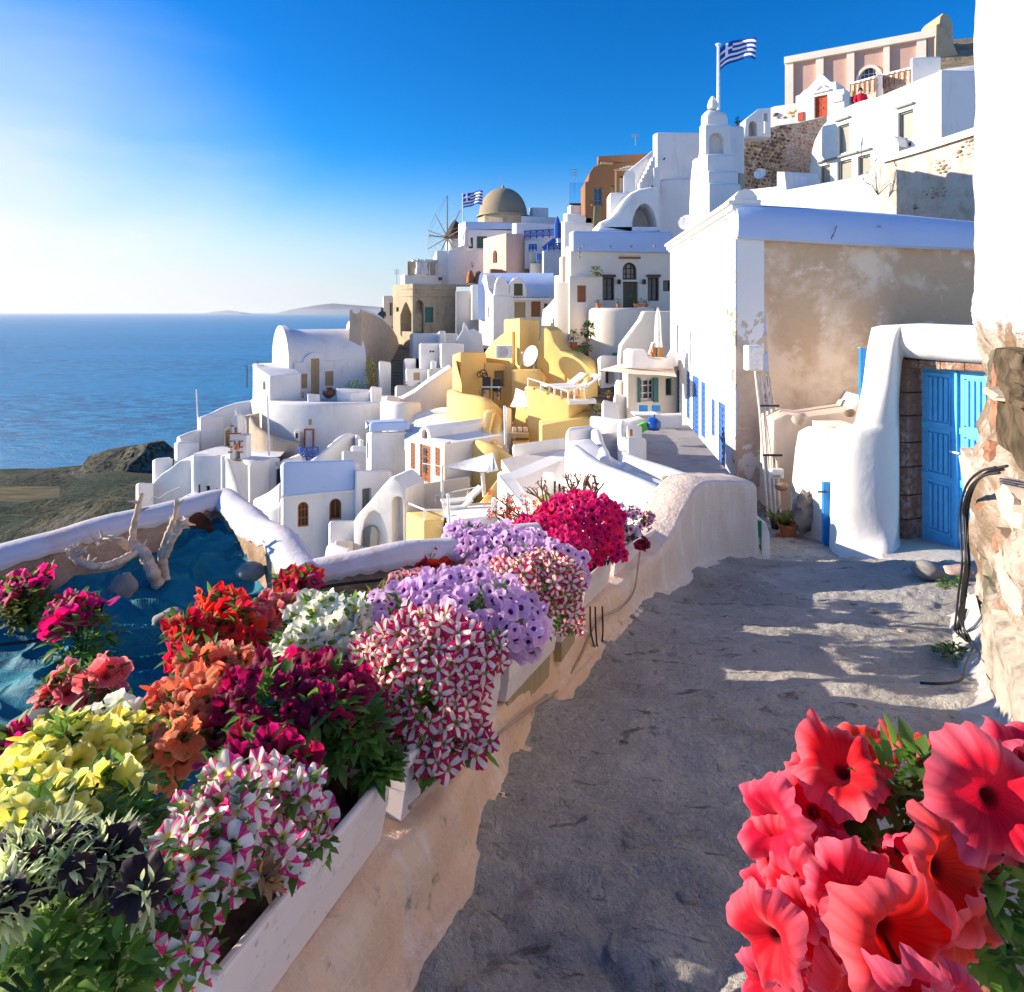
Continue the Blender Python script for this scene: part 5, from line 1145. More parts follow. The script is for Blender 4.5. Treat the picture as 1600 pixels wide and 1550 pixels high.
# swept roof planes
q0 = [P(632, 672, 20.5), P(650, 656, 22), P(678, 647, 23), P(712, 648, 23), P(762, 656, 22)]; q1 = [P(632, 690, 18.6), P(650, 684, 18.4), P(672, 680, 18), P(694, 694, 17), P(765, 668, 19.3)]
m = MB(); m.grid([q0, [a.lerp(b, .5) + Zv * .06 for a, b in zip(q0, q1)], q1, [p - Zv * .25 for p in q1]]); m.build('roof', WHITE, t, smooth=True)
m = MB(); rows = []
for u_ in (0, .5, 1):
    c_ = P(663, 686, 18.0).lerp(P(712, 676, 20.5), u_); rr = .16 + .02 * u_
    rows.append([c_ + Vector((math.cos(math.pi * i / 8) * rr, 0, math.sin(math.pi * i / 8) * rr * (2.0 - 1.3 * u_))) for i in range(9)])
m.grid(rows); m.build('dormer_vault', WHITE, t, smooth=True)
t = house('white house behind the brown doors with curved blue-shaded roof', 680, 660, 25, group=GR)
block(t, [(598, 620, 27), (603, 618, 24), (625, 620, 24.4)], ('y', 700), WHITE, bevel=.1)
facade(t, (600, 25), (712, 25.5), [(602, 700), (604, 638), (612, 626), (628, 623), (648, 612), (668, 597), (690, 582), (704, 573), (708, 576), (710, 660), (690, 700)], .9, WHITE, bevel=.1)
ribbon(t, [(600, 624, 24.5), (612, 627, 23.6), (632, 628, 23.4), (654, 628, 23.8)], .3, P(620, 670, 24).z, WHITE)
facade(t, (630, 23.5), (760, 22.5), [(634, 672), (640, 655), (652, 645), (680, 640), (710, 641), (735, 645), (752, 650), (752, 680), (634, 680)], .6, WHITE, bevel=.1)
m = MB(); q = P(617, 648, 24.4); m.lathe([(.04, 0), (.04, .02)], q, 8); m.tube([q, q + Vector((0, -.2, 0))], .03, 6); m.build('drain', DARKM, t)

# small whites between steps and yellow house
t = house('white cubic houses with roof vents between the long steps and the yellow house', 660, 600, 34, group=GR)
block(t, [(640, 522, 42), (645, 520, 40), (716, 521, 40)], ('y', 560), WHITE, bevel=.1); block(t, [(654, 538, 37), (657, 536, 35), (690, 536, 35.4)], ('y', 600), WHITE, bevel=.06)
block(t, [(686, 538, 36), (689, 536, 33.6), (725, 537, 34)], ('y', 620), WHITE, bevel=.08); block(t, [(632, 578, 35), (635, 575, 33), (670, 576, 33.5)], ('y', 640), WHITE, {1: [(646, 656, 582, 594, dict(fill='shut', frame=W_TAN, depth=.05))]}, bevel=.06)
block(t, [(684, 519, 40), (686, 517, 38.5), (696, 517, 38.6)], ('y', 540), WHITE, name='chimney', bevel=.06); block(t, [(668, 578, 33), (670, 576, 31), (705, 574, 32)], ('y', 640), WHITE, bevel=.08)
block(t, [(630, 562, 38), (633, 560, 36), (650, 560, 36.5)], ('y', 610), WHITE, bevel=.06); block(t, [(672, 566, 35), (674, 563, 34), (682, 564, 34)], ('y', 600), WHITE, bevel=.06)
facade(t, (708, 38), (756, 38), [(709, 560), (711, 535), (722, 516), (724, 504), (731, 516), (738, 514), (752, 522), (756, 560)], .8, WHITE, bevel=.05)
for px_ in (673, 677): m = MB(); q = P(px_, 549, 34.9); m.tube([q, q + Vector((0, -.1, 0))], .06, 6); m.build('vent', DARKM, t)
t = house('white wall house below the long steps with green bushes on its roof', 625, 650, 30, group=GR)
block(t, [(617, 604, 32), (619, 602, 30), (660, 603, 30.5)], ('y', 680), WHITE, bevel=.07); block(t, [(596, 620, 31), (598, 617, 29), (618, 618, 29.4)], ('y', 680), WHITE, bevel=.07)
bush('potted_plant', 'yellow-green pot plant on the white roof by the long steps', 'potted plant', 634, 604, 30.2, 4, 8, 50, 2, LEAFY); bush('green_shrub', 'round dark green shrub on the white roof by the yellow house', 'shrub', 655, 606, 30, 9, 8, 120, 2, LEAFD)
# long steps
t = thing('stone_steps', 'long olive-grey steps running down between the walls', 'steps', P(622, 600, 45))
SG = plain('step_stone', (.24, .23, .18), .95, .05, var=.3)
for i in range(26):
    f_ = i / 25; m = MB(); q = P(637 - 12 * f_ if f_ < .5 else 631 - 10 * (f_ - .5), 505 + 118 * f_, 54 - 16 * f_); w_ = 1.15
    m.box(q + Vector((-w_ * .9, 0, -1.2)), q + Vector((w_ * .6, .8, 0))); m.build('step', SG, t)
t = thing('stair_wall', 'tan cracked side wall with white coping beside the long steps', 'wall', P(595, 600, 40))
A, B = (563, 37), (626, 50)
facade(t, A, B, [(564, 560), (565, 484), (580, 490), (596, 497), (610, 510), (621, 526), (624, 545), (622, 600), (618, 650), (566, 650)], .7, TANW, bevel=.05)
pl = Plane(A, B); ribbon(t, [pl.w(*pl.hit(a, b)[:2], -.3) for a, b in ((564, 485), (580, 489), (596, 496), (610, 508), (620, 523), (624, 543), (620, 575), (612, 600))], .5, P(600, 510, 42).z - 4, WHITE, world=True, name='coping') if False else None
m = MB(); cp = smooth_path([pl.w(*pl.hit(a, b)[:2], -.3) for a, b in ((564, 485), (580, 489), (596, 496), (610, 508), (620, 523), (624, 543), (621, 575))], 5); m.tube(cp, .2, 8); m.build('coping', WHITE, t, smooth=True)
block(t, [(591, 566, 36), (593, 563, 34), (611, 566, 35)], ('y', 660), WHITE2, bevel=.08, name='pier'); 
t = house('far blue-grey shaded house left of the stair wall', 555, 520, 42); block(t, [(541, 503, 46), (546, 496, 43), (570, 494, 44)], ('y', 560), WHITE, bevel=.3); m = MB(); m.tube([P(590, 492, 43), P(598, 484, 43)], .05, 5); m.build('lamp_arm', DARKM, t)
person('person in dark clothes standing at the top of the long steps', 597, 481, 50, JK1, HD, .2)

# ------------------------------------------------------------------ yellow complex
t = house('tall yellow house with square tower and sweeping gable', 820, 600, 22.5)
block(t, [(787, 499, 24.5), (812, 497, 22.5), (843, 501, 24)], ('y', 640), YELLOW, bevel=.06, name='tower')
facade(t, (837, 22.6), (935, 21), [(838, 600), (838, 560), (842, 530), (845, 509), (852, 511), (860, 517), (866, 535), (876, 548), (892, 553), (908, 563), (924, 578), (932, 596), (934, 625), (930, 640), (838, 640)], .7, YELLOW, bevel=.08, name='gable_wall')
facade(t, (745, 26), (800, 23), [(750, 560), (768, 535), (785, 521), (800, 518), (800, 640), (750, 640)], .5, YELLOW, bevel=.05)
block(t, [(707, 554, 25), (719, 550, 22.6), (760, 551, 23.4)], ('y', 640), YELLOW, bevel=.06)
block(t, [(755, 568, 24), (757, 566, 23.3), (805, 570, 23.6)], ('y', 660), YELLOW, {1: [(772, 788, 579, 604, dict(fill='shut', frame=W_TAN)), ]}, bevel=.05)
block(t, [(708, 560, 24), (712, 562, 22), (722, 600, 21.6)], ('y', 640), YELLOW, bevel=.05)
ribbon(t, [(706, 608, 22), (720, 614, 21), (745, 618, 20.4), (765, 624, 20.2), (776, 636, 20.4), (778, 650, 21)], .35, P(750, 680, 21).z, YELLOW)
facade(t, (798, 22.3), (842, 22), [(799, 625), (799, 578), (838, 578), (850, 590), (850, 625)], .6, YELLOW, bevel=.04)
t_y = t
ac_unit('air conditioner on the yellow wall above the terrace', 788, 560, 22.6, .6)
dish('large white dish on the yellow tower', 828, 556, 21.9, .38, -.9)
t = thing('wall_ornament', 'dark iron scroll ornament on the yellow terrace wall', 'ornament', P(754, 585, 22.9)); m = MB()
for k, (a, b, r_) in enumerate(((750, 585, .1), (755, 583, .12), (758, 587, .09))): m.tube([P(a, b, 22.8) + Vector((math.cos(i * .7) * r_, 0, math.sin(i * .7) * r_)) for i in range(10)], .022, 5)
m.build('scrolls', DARKM, t)
t = thing('terrace_table', 'small white table on the shaded yellow terrace', 'table', P(768, 625, 21.8)); q = P(768, 624, 21.8); m = MB(); m.box(q + Vector((-.3, -.25, .42)), q + Vector((.3, .25, .47))); m.build('tabletop', WHITEM, t)
for a in (-.25, .25):
    for b in (-.2, .2): m = MB(); m.tube([q + Vector((a, b, 0)), q + Vector((a, b, .42))], .02, 5); m.build('leg', WHITEM, t)
for px_, lb in ((753, 'dark pot plant left of the white table'), (778, 'dark pot plant right of the white table')): bush('potted_plant', lb, 'potted plant', px_, 620, 21.6, 5, 9, 60, 2.4, LEAFD, TERRA)
for i, (a, b) in enumerate(((760, 622), (776, 625))):
    t = thing('terrace_chair', ('dark chair on the left of the white table', 'dark chair on the right of the white table')[i], 'chair', P(a, b, 21.5)); q = P(a, b, 21.5); m = MB(); m.box(q + Vector((-.14, -.14, .3)), q + Vector((.14, .14, .34))); m.build('seat', DARKM, t); m = MB(); m.box(q + Vector((-.14, .1, .34)), q + Vector((.14, .14, .7))); m.build('backrest', DARKM, t)
    for x in (-.12, .12):
        for y in (-.12, .12): m = MB(); m.tube([q + Vector((x, y, 0)), q + Vector((x, y, .3))], .015, 4); m.build('leg', DARKM, t)
# right yellow house with loungers
t = house('yellow house with loungers on its railed roof terrace', 880, 680, 18.5)
A = (824, 18.6); B = (892, 17.6)
block(t, [(820, 604, 20.5), (825, 602, 18.6), (890, 624, 17.7), (924, 634, 18.5), (930, 610, 21)], ('y', 740), YELLOW, bevel=.05)
block(t, [(912, 590, 20), (916, 588, 18.6), (934, 588, 19), ], ('y', 640), YELLOW, bevel=.06)
block(t, [(842, 656, 18), (846, 664, 17.2), (922, 652, 17.6), (922, 640, 18.2)], ('y', 740), YELLOW, bevel=.05, name='balcony_wall')
m = MB(); q = P(888, 627, 17.6); m.obox(P(889, 632, 17.6), Vector((.97, .25, 0)).normalized(), Vector((0, 1, 0)), Zv, (0, .8), (-.05, .4), (0, .1)); m.build('ledge', ROOFW, t)
t2_ = thing('white_railing', 'thin white rail round the lounger terrace', 'railing', P(825, 604, 18.6)); railing(t2_, [P(825, 606, 18.5), P(888, 627, 17.6), P(916, 616, 18.6)], .28, WHITEM, posts=3, r=.022)
lounger('reclining white lounger with blue cushion, left on the roof', P(850, 616, 18.9), 1.35, .35); lounger('second white lounger nearer the terrace edge', P(868, 620, 18.4), 1.4, .35)
t = thing('shade_sail', 'small cream shade sail between the yellow houses', 'shade sail', P(808, 605, 20)); m = MB(); m.grid([[P(806, 606, 21), P(820, 612, 20), P(824, 635, 19)], [P(803, 622, 20.4), P(812, 634, 19.6), P(823, 636, 19)], [P(797, 635, 20), P(800, 636, 19.6), P(822, 637, 19)]]); m.build('sail', FABB, t, smooth='all')
t = house('low yellow terrace room with cushions under the shade sail', 808, 690, 18.5)
facade(t, (797, 19.5), (826, 19), [(797, 730), (797, 668), (804, 655), (806, 636), (826, 638), (826, 730)], .5, YELLOW, bevel=.03)
block(t, [(799, 690, 18.8), (801, 688, 18.2), (828, 688, 18.4)], ('y', 720), YELLOW, {1: [(811, 824, 696, 703, dict(fill='void', frame=W_BROWN, depth=.08))]}, bevel=.03)
block(t, [(790, 640, 19), (791, 634, 18.4), (799, 638, 18.6)], ('y', 700), CREAM, bevel=.05, name='pier')
t = thing('terrace_sofa', 'low outdoor sofa with patterned cushions under the sail', 'sofa', P(812, 685, 18.1)); q = P(799, 684, 18.1); m = MB(); m.box(q, q + Vector((.5, .35, .12))); m.build('seat', W_TAN, t)
for i in range(3): m = MB(); m.box(q + Vector((.02 + i * .16, .2, .12)), q + Vector((.15 + i * .16, .3, .26))); m.build('cushion', FABB, t, bevel=.03)
for i in range(2): m = MB(); m.box(q + Vector((i * .46, 0, -.08)), q + Vector((i * .46 + .04, .3, 0))); m.build('leg', W_BROWN, t)
# stair with slats between
t = thing('stone_steps', 'pale flight of steps climbing between the two yellow houses', 'steps', P(780, 690, 19))
for i in range(15):
    f_ = i / 14; m = MB(); q = P(777 + 8 * f_, 702 - 62 * f_, 18 + 3.6 * f_); m.box(q + Vector((-.3, 0, -.8)), q + Vector((.32, .36, 0))); m.build('step', ROOFW, t)
t = thing('retaining_wall', 'curved yellow wall spiralling round the pale steps', 'wall', P(770, 680, 19)); ribbon(t, [(745, 640, 20.6), (766, 640, 20), (776, 650, 19.3), (775, 668, 18.6), (766, 690, 18)], .3, P(770, 715, 19).z, YELLOW)
facade(t, (766, 18.4), (778, 20), [(764, 700), (766, 668), (770, 645), (776, 640), (778, 690)], .2, YELLOW)
m = MB(); m.tube([P(790, 700, 17.8), P(788.5, 634, 17.8)], .035, 6); m.build('white_post', WHITEM, t)
t = thing('retaining_wall', 'yellow curved wall with triangular shadow right of the brown-door house', 'wall', P(770, 720, 17)); ribbon(t, [(728, 696, 18.4), (742, 687, 17.8), (760, 692, 17.2), (780, 700, 17), (800, 712, 17)], .3, P(760, 800, 17).z, YELLOW)
facade(t, (728, 18), (780, 17.4), [(726, 800), (726, 700), (745, 690), (780, 700), (780, 800)], .2, YELLOW)
# large shade sail
t = thing('shade_sail', 'large pale shade sail stretched over the lower yellow terrace', 'shade sail', P(750, 735, 15.5)); m = MB()
a, b, c_, d_ = P(692, 729, 16.2), P(770, 707, 16.8), P(779, 735, 15.3), P(760, 739, 15); rows = []
for i in range(7):
    u_ = i / 6; l = a.lerp(b, u_); r_ = a.lerp(d_, u_) if u_ < .999 else c_.lerp(d_, .5); rows.append([l.lerp(r_, j / 6) - Zv * .12 * math.sin(math.pi * u_) * math.sin(math.pi * j / 6) for j in range(7)])
m.grid(rows); m.build('sail', FABRIC, t, smooth='all'); 
m = MB(); m.add([b, c_, d_, b.lerp(d_, .5) - Zv * .03], [(0, 1, 2, 3)]); m.build('sail_corner', FABRIC, t)
m = MB(); m.tube([a, P(660, 724, 17)], .01, 4); m.tube([P(691, 790, 15.6), P(691, 728, 15.6)], .035, 6); m.build('mast', WHITEM, t)
# lower terrace with railings, loungers
t = house('low cream house with yellow corner terrace nearest the tarp garden', 690, 850, 14.5)
block(t, [(629, 763, 17.5), (632, 760, 16.2), (735, 744, 16.6)], ('y', 900), CREAM, bevel=.06)
block(t, [(634, 800, 15.5), (662, 812, 13.6), (692, 812, 13.8), (704, 795, 15.6)], ('y', 900), YELLOW, bevel=.04, name='corner_terrace')
block(t, [(692, 790, 15), (703, 813, 13.2), (800, 802, 13.6), (790, 780, 15.6)], ('y', 900), WHITE, bevel=.1, name='flat_roof')
facade(t, (728, 15.4), (782, 15.2), [(729, 830), (729, 806), (752, 783), (782, 742), (782, 830)], .3, YELLOW, bevel=.03, name='yellow_wedge')
t = thing('white_railing', 'white railing with thin posts round the yellow corner terrace', 'railing', P(640, 800, 15)); railing(t, [P(637, 800, 15.6), P(664, 813, 13.6), P(692, 812, 13.8)], .22, WHITEM, posts=1, r=.022, mid=0); railing(t, [P(680, 790, 15.8), P(756, 775, 15.8)], .25, WHITEM, posts=3, r=.018)
lounger('white lounger with curved seat on the yellow corner terrace', P(690, 797, 14.9), 1.0, .3, .7); lounger('small white lounger half hidden behind the first on the corner terrace', P(700, 803, 14.4), .6, .35, .7)
t = thing('terrace_post', 'short white post at the end of the lower railing', 'post', P(756, 776, 15.5)); m = MB(); m.tube([P(757, 776, 15.5), P(754, 740, 15.5)], .05, 6); m.build('post', WHITEM, t); m = MB(); m.tube([P(757, 740, 15.5), P(751, 740, 15.5)], .06, 6); m.build('cap', WHITEM, t)
t = thing('terrace_post', 'tall slim white post in front of the cream wall', 'post', P(702, 825, 13.2)); m = MB(); m.tube([P(703, 828, 13.1), P(700, 774, 13.1)], .03, 6); m.build('post', WHITEM, t); m = MB(); m.lathe([(.045, 0), (.01, .04)], P(700, 774, 13.1), 6); m.build('cap', WHITEM, t)
ac_unit('grey air conditioner beside the beige roof', 780, 802, 13, .32)
# ------------------------------------------------------------------ nearer houses, middle
t = house('white house with sloping beige roof left of the flowers', 850, 790, 12)
block(t, [(777, 738, 13.5), (779, 742, 12), (840, 820, 10.2), (905, 790, 11), (886, 700, 15)], ('y', 900), WHITE, {1: [(792, 798, 770, 812, dict(fill='shut', frame=W_GREY, depth=.1))]}, bevel=.05)
m = MB(); rf = [P(783, 727, 13.4), P(801, 722, 13.8), P(884, 710, 15), P(900, 790, 10.9), P(842, 812, 10.2)]; m.add([p + Zv * .12 for p in rf] + [p - Zv * .05 for p in rf], [(0, 1, 2, 3, 4), (9, 8, 7, 6, 5)] + [(i, i + 5, (i + 1) % 5 + 5, (i + 1) % 5) for i in range(5)]); m.build('roof', BEIGER, t)
block(t, [(800, 700, 15.6), (803, 694, 14.2), (884, 684, 15)], ('y', 722), WHITE, bevel=.1, name='back_parapet')
block(t, [(848, 740, 11.6), (850, 736, 10.8), (866, 738, 11)], ('y', 850), WHITE, bevel=.04, name='chimney')
t = house('white balcony house with beige awning under the big terrace wall', 1010, 640, 16.5)
block(t, [(972, 575, 18), (980, 572, 16.5), (1060, 574, 17)], ('y', 720), CREAM, {1: [(998, 1027, 591, 627, dict(frame=W_WHITE, grid=(3, 3), pane=GLASS)), (1040, 1052, 591, 618, dict(frame=W_TEAL, grid=(1, 1)))]}, bevel=.06)
pl = Plane((980, 16.5), (1060, 17)); 
for a, b in ((996, 999), (1020, 1027)):
    t0, z0, _ = pl.hit(a, 628); t1, z1, _ = pl.hit(b, 590); m = MB(); m.obox(pl.w(t0, z0), pl.U, Zv, pl.N, (0, t1 - t0), (0, z1 - z0), (.003, .06)); m.build('shutter', W_TEAL, t)
block(t, [(978, 556, 18), (979, 554, 16), (1060, 560, 16.4)], ('y', 574), WHITE, bevel=.05, name='balcony_floor')
ribbon(t, [(978, 552, 15.9), (979, 545, 15.8), (990, 545, 15.7), (1006, 546, 15.7), (1012, 556, 15.7), (1022, 559, 15.7), (1038, 560, 15.8), (1046, 552, 15.9), (1052, 540, 16)], .12, P(1000, 574, 15.8).z, WHITE, name='balcony_wall')
facade(t, (968, 19.5), (1056, 19.5), [(968, 560), (970, 540), (985, 520), (1000, 500), (1006, 487), (1012, 486), (1056, 486), (1056, 572), (968, 572)], .4, CREAM, bevel=.06, name='back_wall')
t = thing('awning', 'beige cloth awning stretched to a point on the left', 'awning', P(1000, 570, 15.5)); m = MB(); a = P(936, 578, 16.5); rows = []
for i in range(9):
    u_ = i / 8; tp = P(936 + (1052 - 936) * u_, 578 - 14 * min(1, u_ * 3) + 8 * u_, 16.4); bt = P(936 + (1058 - 936) * u_, 579 + 10 * min(1, u_ * 2.2) - (4 * math.sin(u_ * 3.1)), 16.4 - 1.6 * min(1, u_ * 3)); rows.append([tp.lerp(bt, j / 4) - Zv * .04 * math.sin(math.pi * j / 4) for j in range(5)])
m.grid(rows); o = m.build('cloth', FABB, t, smooth='all')
closed_umbrella('tall folded white parasol on the awning house balcony', 1028, 480, 556, 15.3, .075)
t = thing('deck_chair', 'orange wood deck chair with white cloth on the balcony', 'chair', P(1020, 557, 15.2)); q = P(1013, 557, 15.3); m = MB()
m.tube([q, q + Vector((.16, .1, .34))], .015, 5); m.tube([q + Vector((.14, 0, 0)), q + Vector((.02, .1, .2))], .015, 5); m.build('frame', W_ORANGE, t)
m = MB(); m.obox(q + Vector((.02, 0, .05)), Vector((.1, 0, .3)).normalized(), Vector((0, 1, 0)), Vector((-.3, 0, .1)).normalized(), (0, .3), (-.05, .12), (0, .01)); m.build('sling', FABRIC, t)
t = thing('wood_locker', 'brown wooden cupboard behind the deck chair', 'cupboard', P(1030, 558, 15.6)); m = MB(); m.box(P(1020, 558, 15.6), P(1033, 538, 15.9)); m.build('body', W_ORANGE, t, bevel=.01); m = MB(); m.box(P(1026, 556, 15.58), P(1026.6, 540, 15.6)); m.build('door_gap', W_DARK, t)
t = house('blue-shaded low hut behind the awning point', 950, 580, 20, group=GR); block(t, [(933, 558, 22), (937, 555, 20), (970, 556, 20.6)], ('y', 620), WHITE, {1: [(946, 960, 572, 600, dict(kind='arch', fill='void', frame=W_DARK, depth=.3))]}, bevel=.1); block(t, [(955, 555, 23), (957, 551, 22), (970, 551, 22)], ('y', 570), W_GREEN, name='green_bin', bevel=.03)
block(t, [(960, 600, 18.5), (963, 592, 17.5), (982, 596, 17.7)], ('y', 640), WHITE, bevel=.05); block(t, [(940, 628, 17), (942, 624, 15.8), (968, 630, 16)], ('y', 680), WHITE, bevel=.06); block(t, [(958, 622, 17.4), (960, 614, 16.6), (985, 618, 16.8)], ('y', 680), WHITE, bevel=.06)
bush('potted_plant', 'pot with yellow flowers on the white ledge', 'potted plant', 951, 622, 15.8, 5, 9, 60, 2.2, LEAFY, TERRA); bush('potted_plant', 'yellow-leaved tuft beside the yellow gable foot', 'plant', 934, 642, 17, 6, 12, 80, 3, LEAFY)
m, nt, out = newmat('cobbled_lane'); rubble_mat(m, nt, out, 3.0, (.10, .09, .075), (.2, .18, .15), (.06, .055, .045), .1, .03); COBB = m
t = MB(); rows = [[P(860, 520, 34), P(890, 515, 34)], [P(862, 535, 30), P(925, 535, 30)], [P(880, 555, 26), P(945, 552, 26)], [P(905, 580, 22.6), P(965, 580, 22.6)], [P(925, 610, 19.5), P(965, 615, 19.5)], [P(925, 650, 17), P(960, 660, 17)]]
t.grid(rows); tag(t.build('cobbled_lane', COBB, normals=False, smooth='all'), kind='structure')
t = thing('stone_steps', 'short dark stone steps left of the cream wing', 'steps', P(858, 505, 33))
for i in range(7): m = MB(); q = P(846 + i * 3, 540 - i * 7, 31 + i * .5); m.box(q - Zv * .5, q + Vector((.9, .7, 0))); m.build('step', SG, t)

# ------------------------------------------------------------------ nearer roof terraces
t = house('white house with grey cement roof terrace and curved parapet below the long building', 1030, 760, 9)
zf = P(1040, 700, 10).z
flo = [P(945, 690, 10.5), P(1058, 660, 12.3), P(1120, 745, 8.2), P(1015, 765, 7.8), P(950, 742, 8.6)]
m = MB(); m.add([Vector((p.x, p.y, -2.2)) for p in (P(940, 700, 11.5), P(1075, 690, 12.5), P(1160, 760, 8), P(990, 760, 7.9), P(930, 740, 9.2))], [(0, 1, 2, 3, 4)]); m.build('roof_floor', GREYROOF, t)
ribbon(t, [(924, 650, 12.6), (940, 651, 12.5), (972, 655, 12.3), (1010, 648, 12.2), (1064, 645, 12.2)], .18, P(1000, 700, 12.2).z, WHITE, name='back_parapet')
ribbon(t, [(972, 656, 11.6), (970, 668, 10.6), (972, 695, 9.4), (976, 718, 8.7), (981, 728, 8.4)], .12, -2.6, WHITE, name='side_parapet')
ribbon(t, [(976, 684, 9.2), (990, 682, 9.3), (1004, 684, 9.6)], .12, -2.4, WHITE, n=3, name='block')
block(t, [(979, 668, 9.8), (980, 664, 9.4), (1003, 665, 9.6)], -2.3, WHITE, bevel=.03, name='chimney'); block(t, [(980, 684, 9.0), (981, 683, 8.7), (1005, 683, 8.9)], -2.4, WHITE, bevel=.03, name='chimney')
m = MB(); q = P(984, 682, 8.95); m.box(q, q + Vector((.04, .03, .1))); m.build('pipe_end', W_ORANGE, t)
ribbon(t, [(981, 709, 8.6), (1005, 718, 8.4), (1035, 727, 8.2), (1065, 737, 8.0), (1095, 745, 7.9)], .2, -3.2, WHITE, name='front_parapet', wob=.02)
ribbon(t, [(924, 668, 11.5), (932, 672, 10.4), (936, 688, 9.5), (944, 704, 8.8), (946, 716, 8.5)], .16, -3.2, WHITE, name='left_parapet')
block(t, [(884, 672, 12), (886, 668, 10.4), (928, 664, 10.8)], -4.2, WHITE, bevel=.08)
ribbon(t, [(896, 694, 8.6), (912, 706, 8.3), (940, 724, 8.0), (975, 738, 7.7), (1010, 752, 7.4), (1050, 768, 7.2), (1080, 778, 7.1)], .25, -4.5, WHITE, name='curved_parapet')
facade(t, (884, 9.2), (1075, 7.15), [(886, 900), (886, 690), (897, 690), (920, 712), (960, 740), (1010, 758), (1075, 784), (1075, 900)], .3, WHITE, bevel=.05, name='curved_front')
facade(t, (1008, 7.2), (1028, 7.0), [(1010, 812), (1010, 784), (1018, 782), (1027, 787), (1026, 812)], .1, W_GREEN, bevel=0, name='green_shutter')
t = thing('chair', 'blue-backed white garden chair at the end of the grey roof', 'chair', P(1010, 660, 12)); m = MB(); 
for a in (998, 1018): q = P(a, 643, 12); m.box(q, q + Vector((.17, .03, .12))); m.build('backrest', plain('sky_blue_paint', (.12, .42, .75), .5), t); m = MB()
m.box(P(992, 648, 12), P(1022, 645, 12.4)); m.build('seat', WHITEM, t)
for a, lb, nm, mt, x0, x1, y0, y1 in ((0, 'deep blue rounded rubbish bag on the grey roof', 'rubbish_bag', plain('blue_plastic', (.01, .09, .38), .3, .5), 1010, 1032, 652, 672), (1, 'bright green crate leaning on the blue bag', 'green_crate', plain('green_plastic', (.16, .55, .08), .4), 1001, 1014, 657, 673)):
    q = P((x0 + x1) / 2, y1, 10.6); w_ = (x1 - x0) * .0106; t = thing(nm, lb, 'bag' if a == 0 else 'crate', q); m = MB()
    if a == 0:
        m.lathe([(w_ * .4, 0), (w_ * .52, .05), (w_ * .5, .14), (w_ * .3, .2), (w_ * .08, .215)], q, 14)
        for i, v in enumerate(m.v): m.v[i] = v + Vector((noise.noise(v * 9), noise.noise(v * 9 + Vector((3, 0, 0))), noise.noise(v * 8) * .6)) * .03
        m.build('bag', mt, t, smooth=True); m = MB(); m.tube([q + Zv * .2, q + Vector((.02, 0, .26))], [.03, .012], 6); m.build('knot', mt, t)
    else:
        U_ = Vector((.9, 0, .45)).normalized(); V_ = Vector((-.45, 0, .9)).normalized(); m.obox(q, U_, V_, Vector((0, 1, 0)), (-w_ / 2, w_ / 2), (0, .14), (-.05, .05)); m.build('crate', mt, t, bevel=.01); m = MB(); m.obox(q - Vector((0, .056, 0)), U_, V_, Vector((0, 1, 0)), (-w_ / 2, w_ / 2), (.11, .14), (-.01, 0.004)); m.build('rim', mt, t)
for px_, py_, r_, lb in ((1041, 748, .07, 'pale stone lying on the near white parapet'), (1052, 754, .05, 'small pebble beside the pale stone on the parapet'), (1063, 753, .05, 'third little stone on the near white parapet')):
    q = P(px_, py_, 8.0); m = MB(); bmm = bmesh.new(); bmesh.ops.create_icosphere(bmm, subdivisions=2, radius=r_)
    for v in bmm.verts: v.co = v.co * (1 + .25 * noise.noise(v.co * 20)); v.co.z *= .6; v.co += q
    o = solid(None, 'loose_stone', bmm, ST3); tag(o, lb, 'stone', 'loose stones on the parapet')

# ------------------------------------------------------------------ long white building and tan wall
t = house('long white building with a row of tall blue strips and flaking corner', 1120, 800, 13)
C0 = Vector((3.87, 11.0, 0)); D0 = Vector((4.50, 18.2, 0)); dz = C0 - D0
plL = Plane((800 + 1000 * D0.x / D0.y, D0.y), (800 + 1000 * C0.x / C0.y, C0.y))
bs = dict(fill='shut', frame=STRIP_BLUE, depth=.06)  # blue fill for the tall narrow openings
topz = 1.83
def pxof(v): return 800 + 1000 * v.x / v.y
m, nt, out = newmat('sunlit_flaking_wash'); geo = nd(nt, 'ShaderNodeNewGeometry'); sp = nd(nt, 'ShaderNodeSeparateXYZ'); nt.links.new(geo.outputs['Position'], sp.inputs[0]); n1 = noisen(nt, 1.6, 7, .62, .3); n2 = noisen(nt, 9, 5)
mk = nd(nt, 'ShaderNodeMath', operation='MULTIPLY'); nt.links.new(mrn(nt, sp.outputs[1], 13.2, 11.2), mk.inputs[0]); nt.links.new(mrn(nt, sp.outputs[2], .6, -.8), mk.inputs[1]); m2_ = nd(nt, 'ShaderNodeMath', operation='MULTIPLY_ADD'); nt.links.new(mk.outputs[0], m2_.inputs[0]); m2_.inputs[1].default_value = .22; nt.links.new(n1, m2_.inputs[2])
c = mixn(nt, mrn(nt, m2_.outputs[0], .61, .63), (.80, .775, .75), mixn(nt, n2, (.50, .37, .28), (.72, .60, .50))); prin(nt, out, c, .92, .1, bumpn(nt, n2, .5, .015)); LITF = m
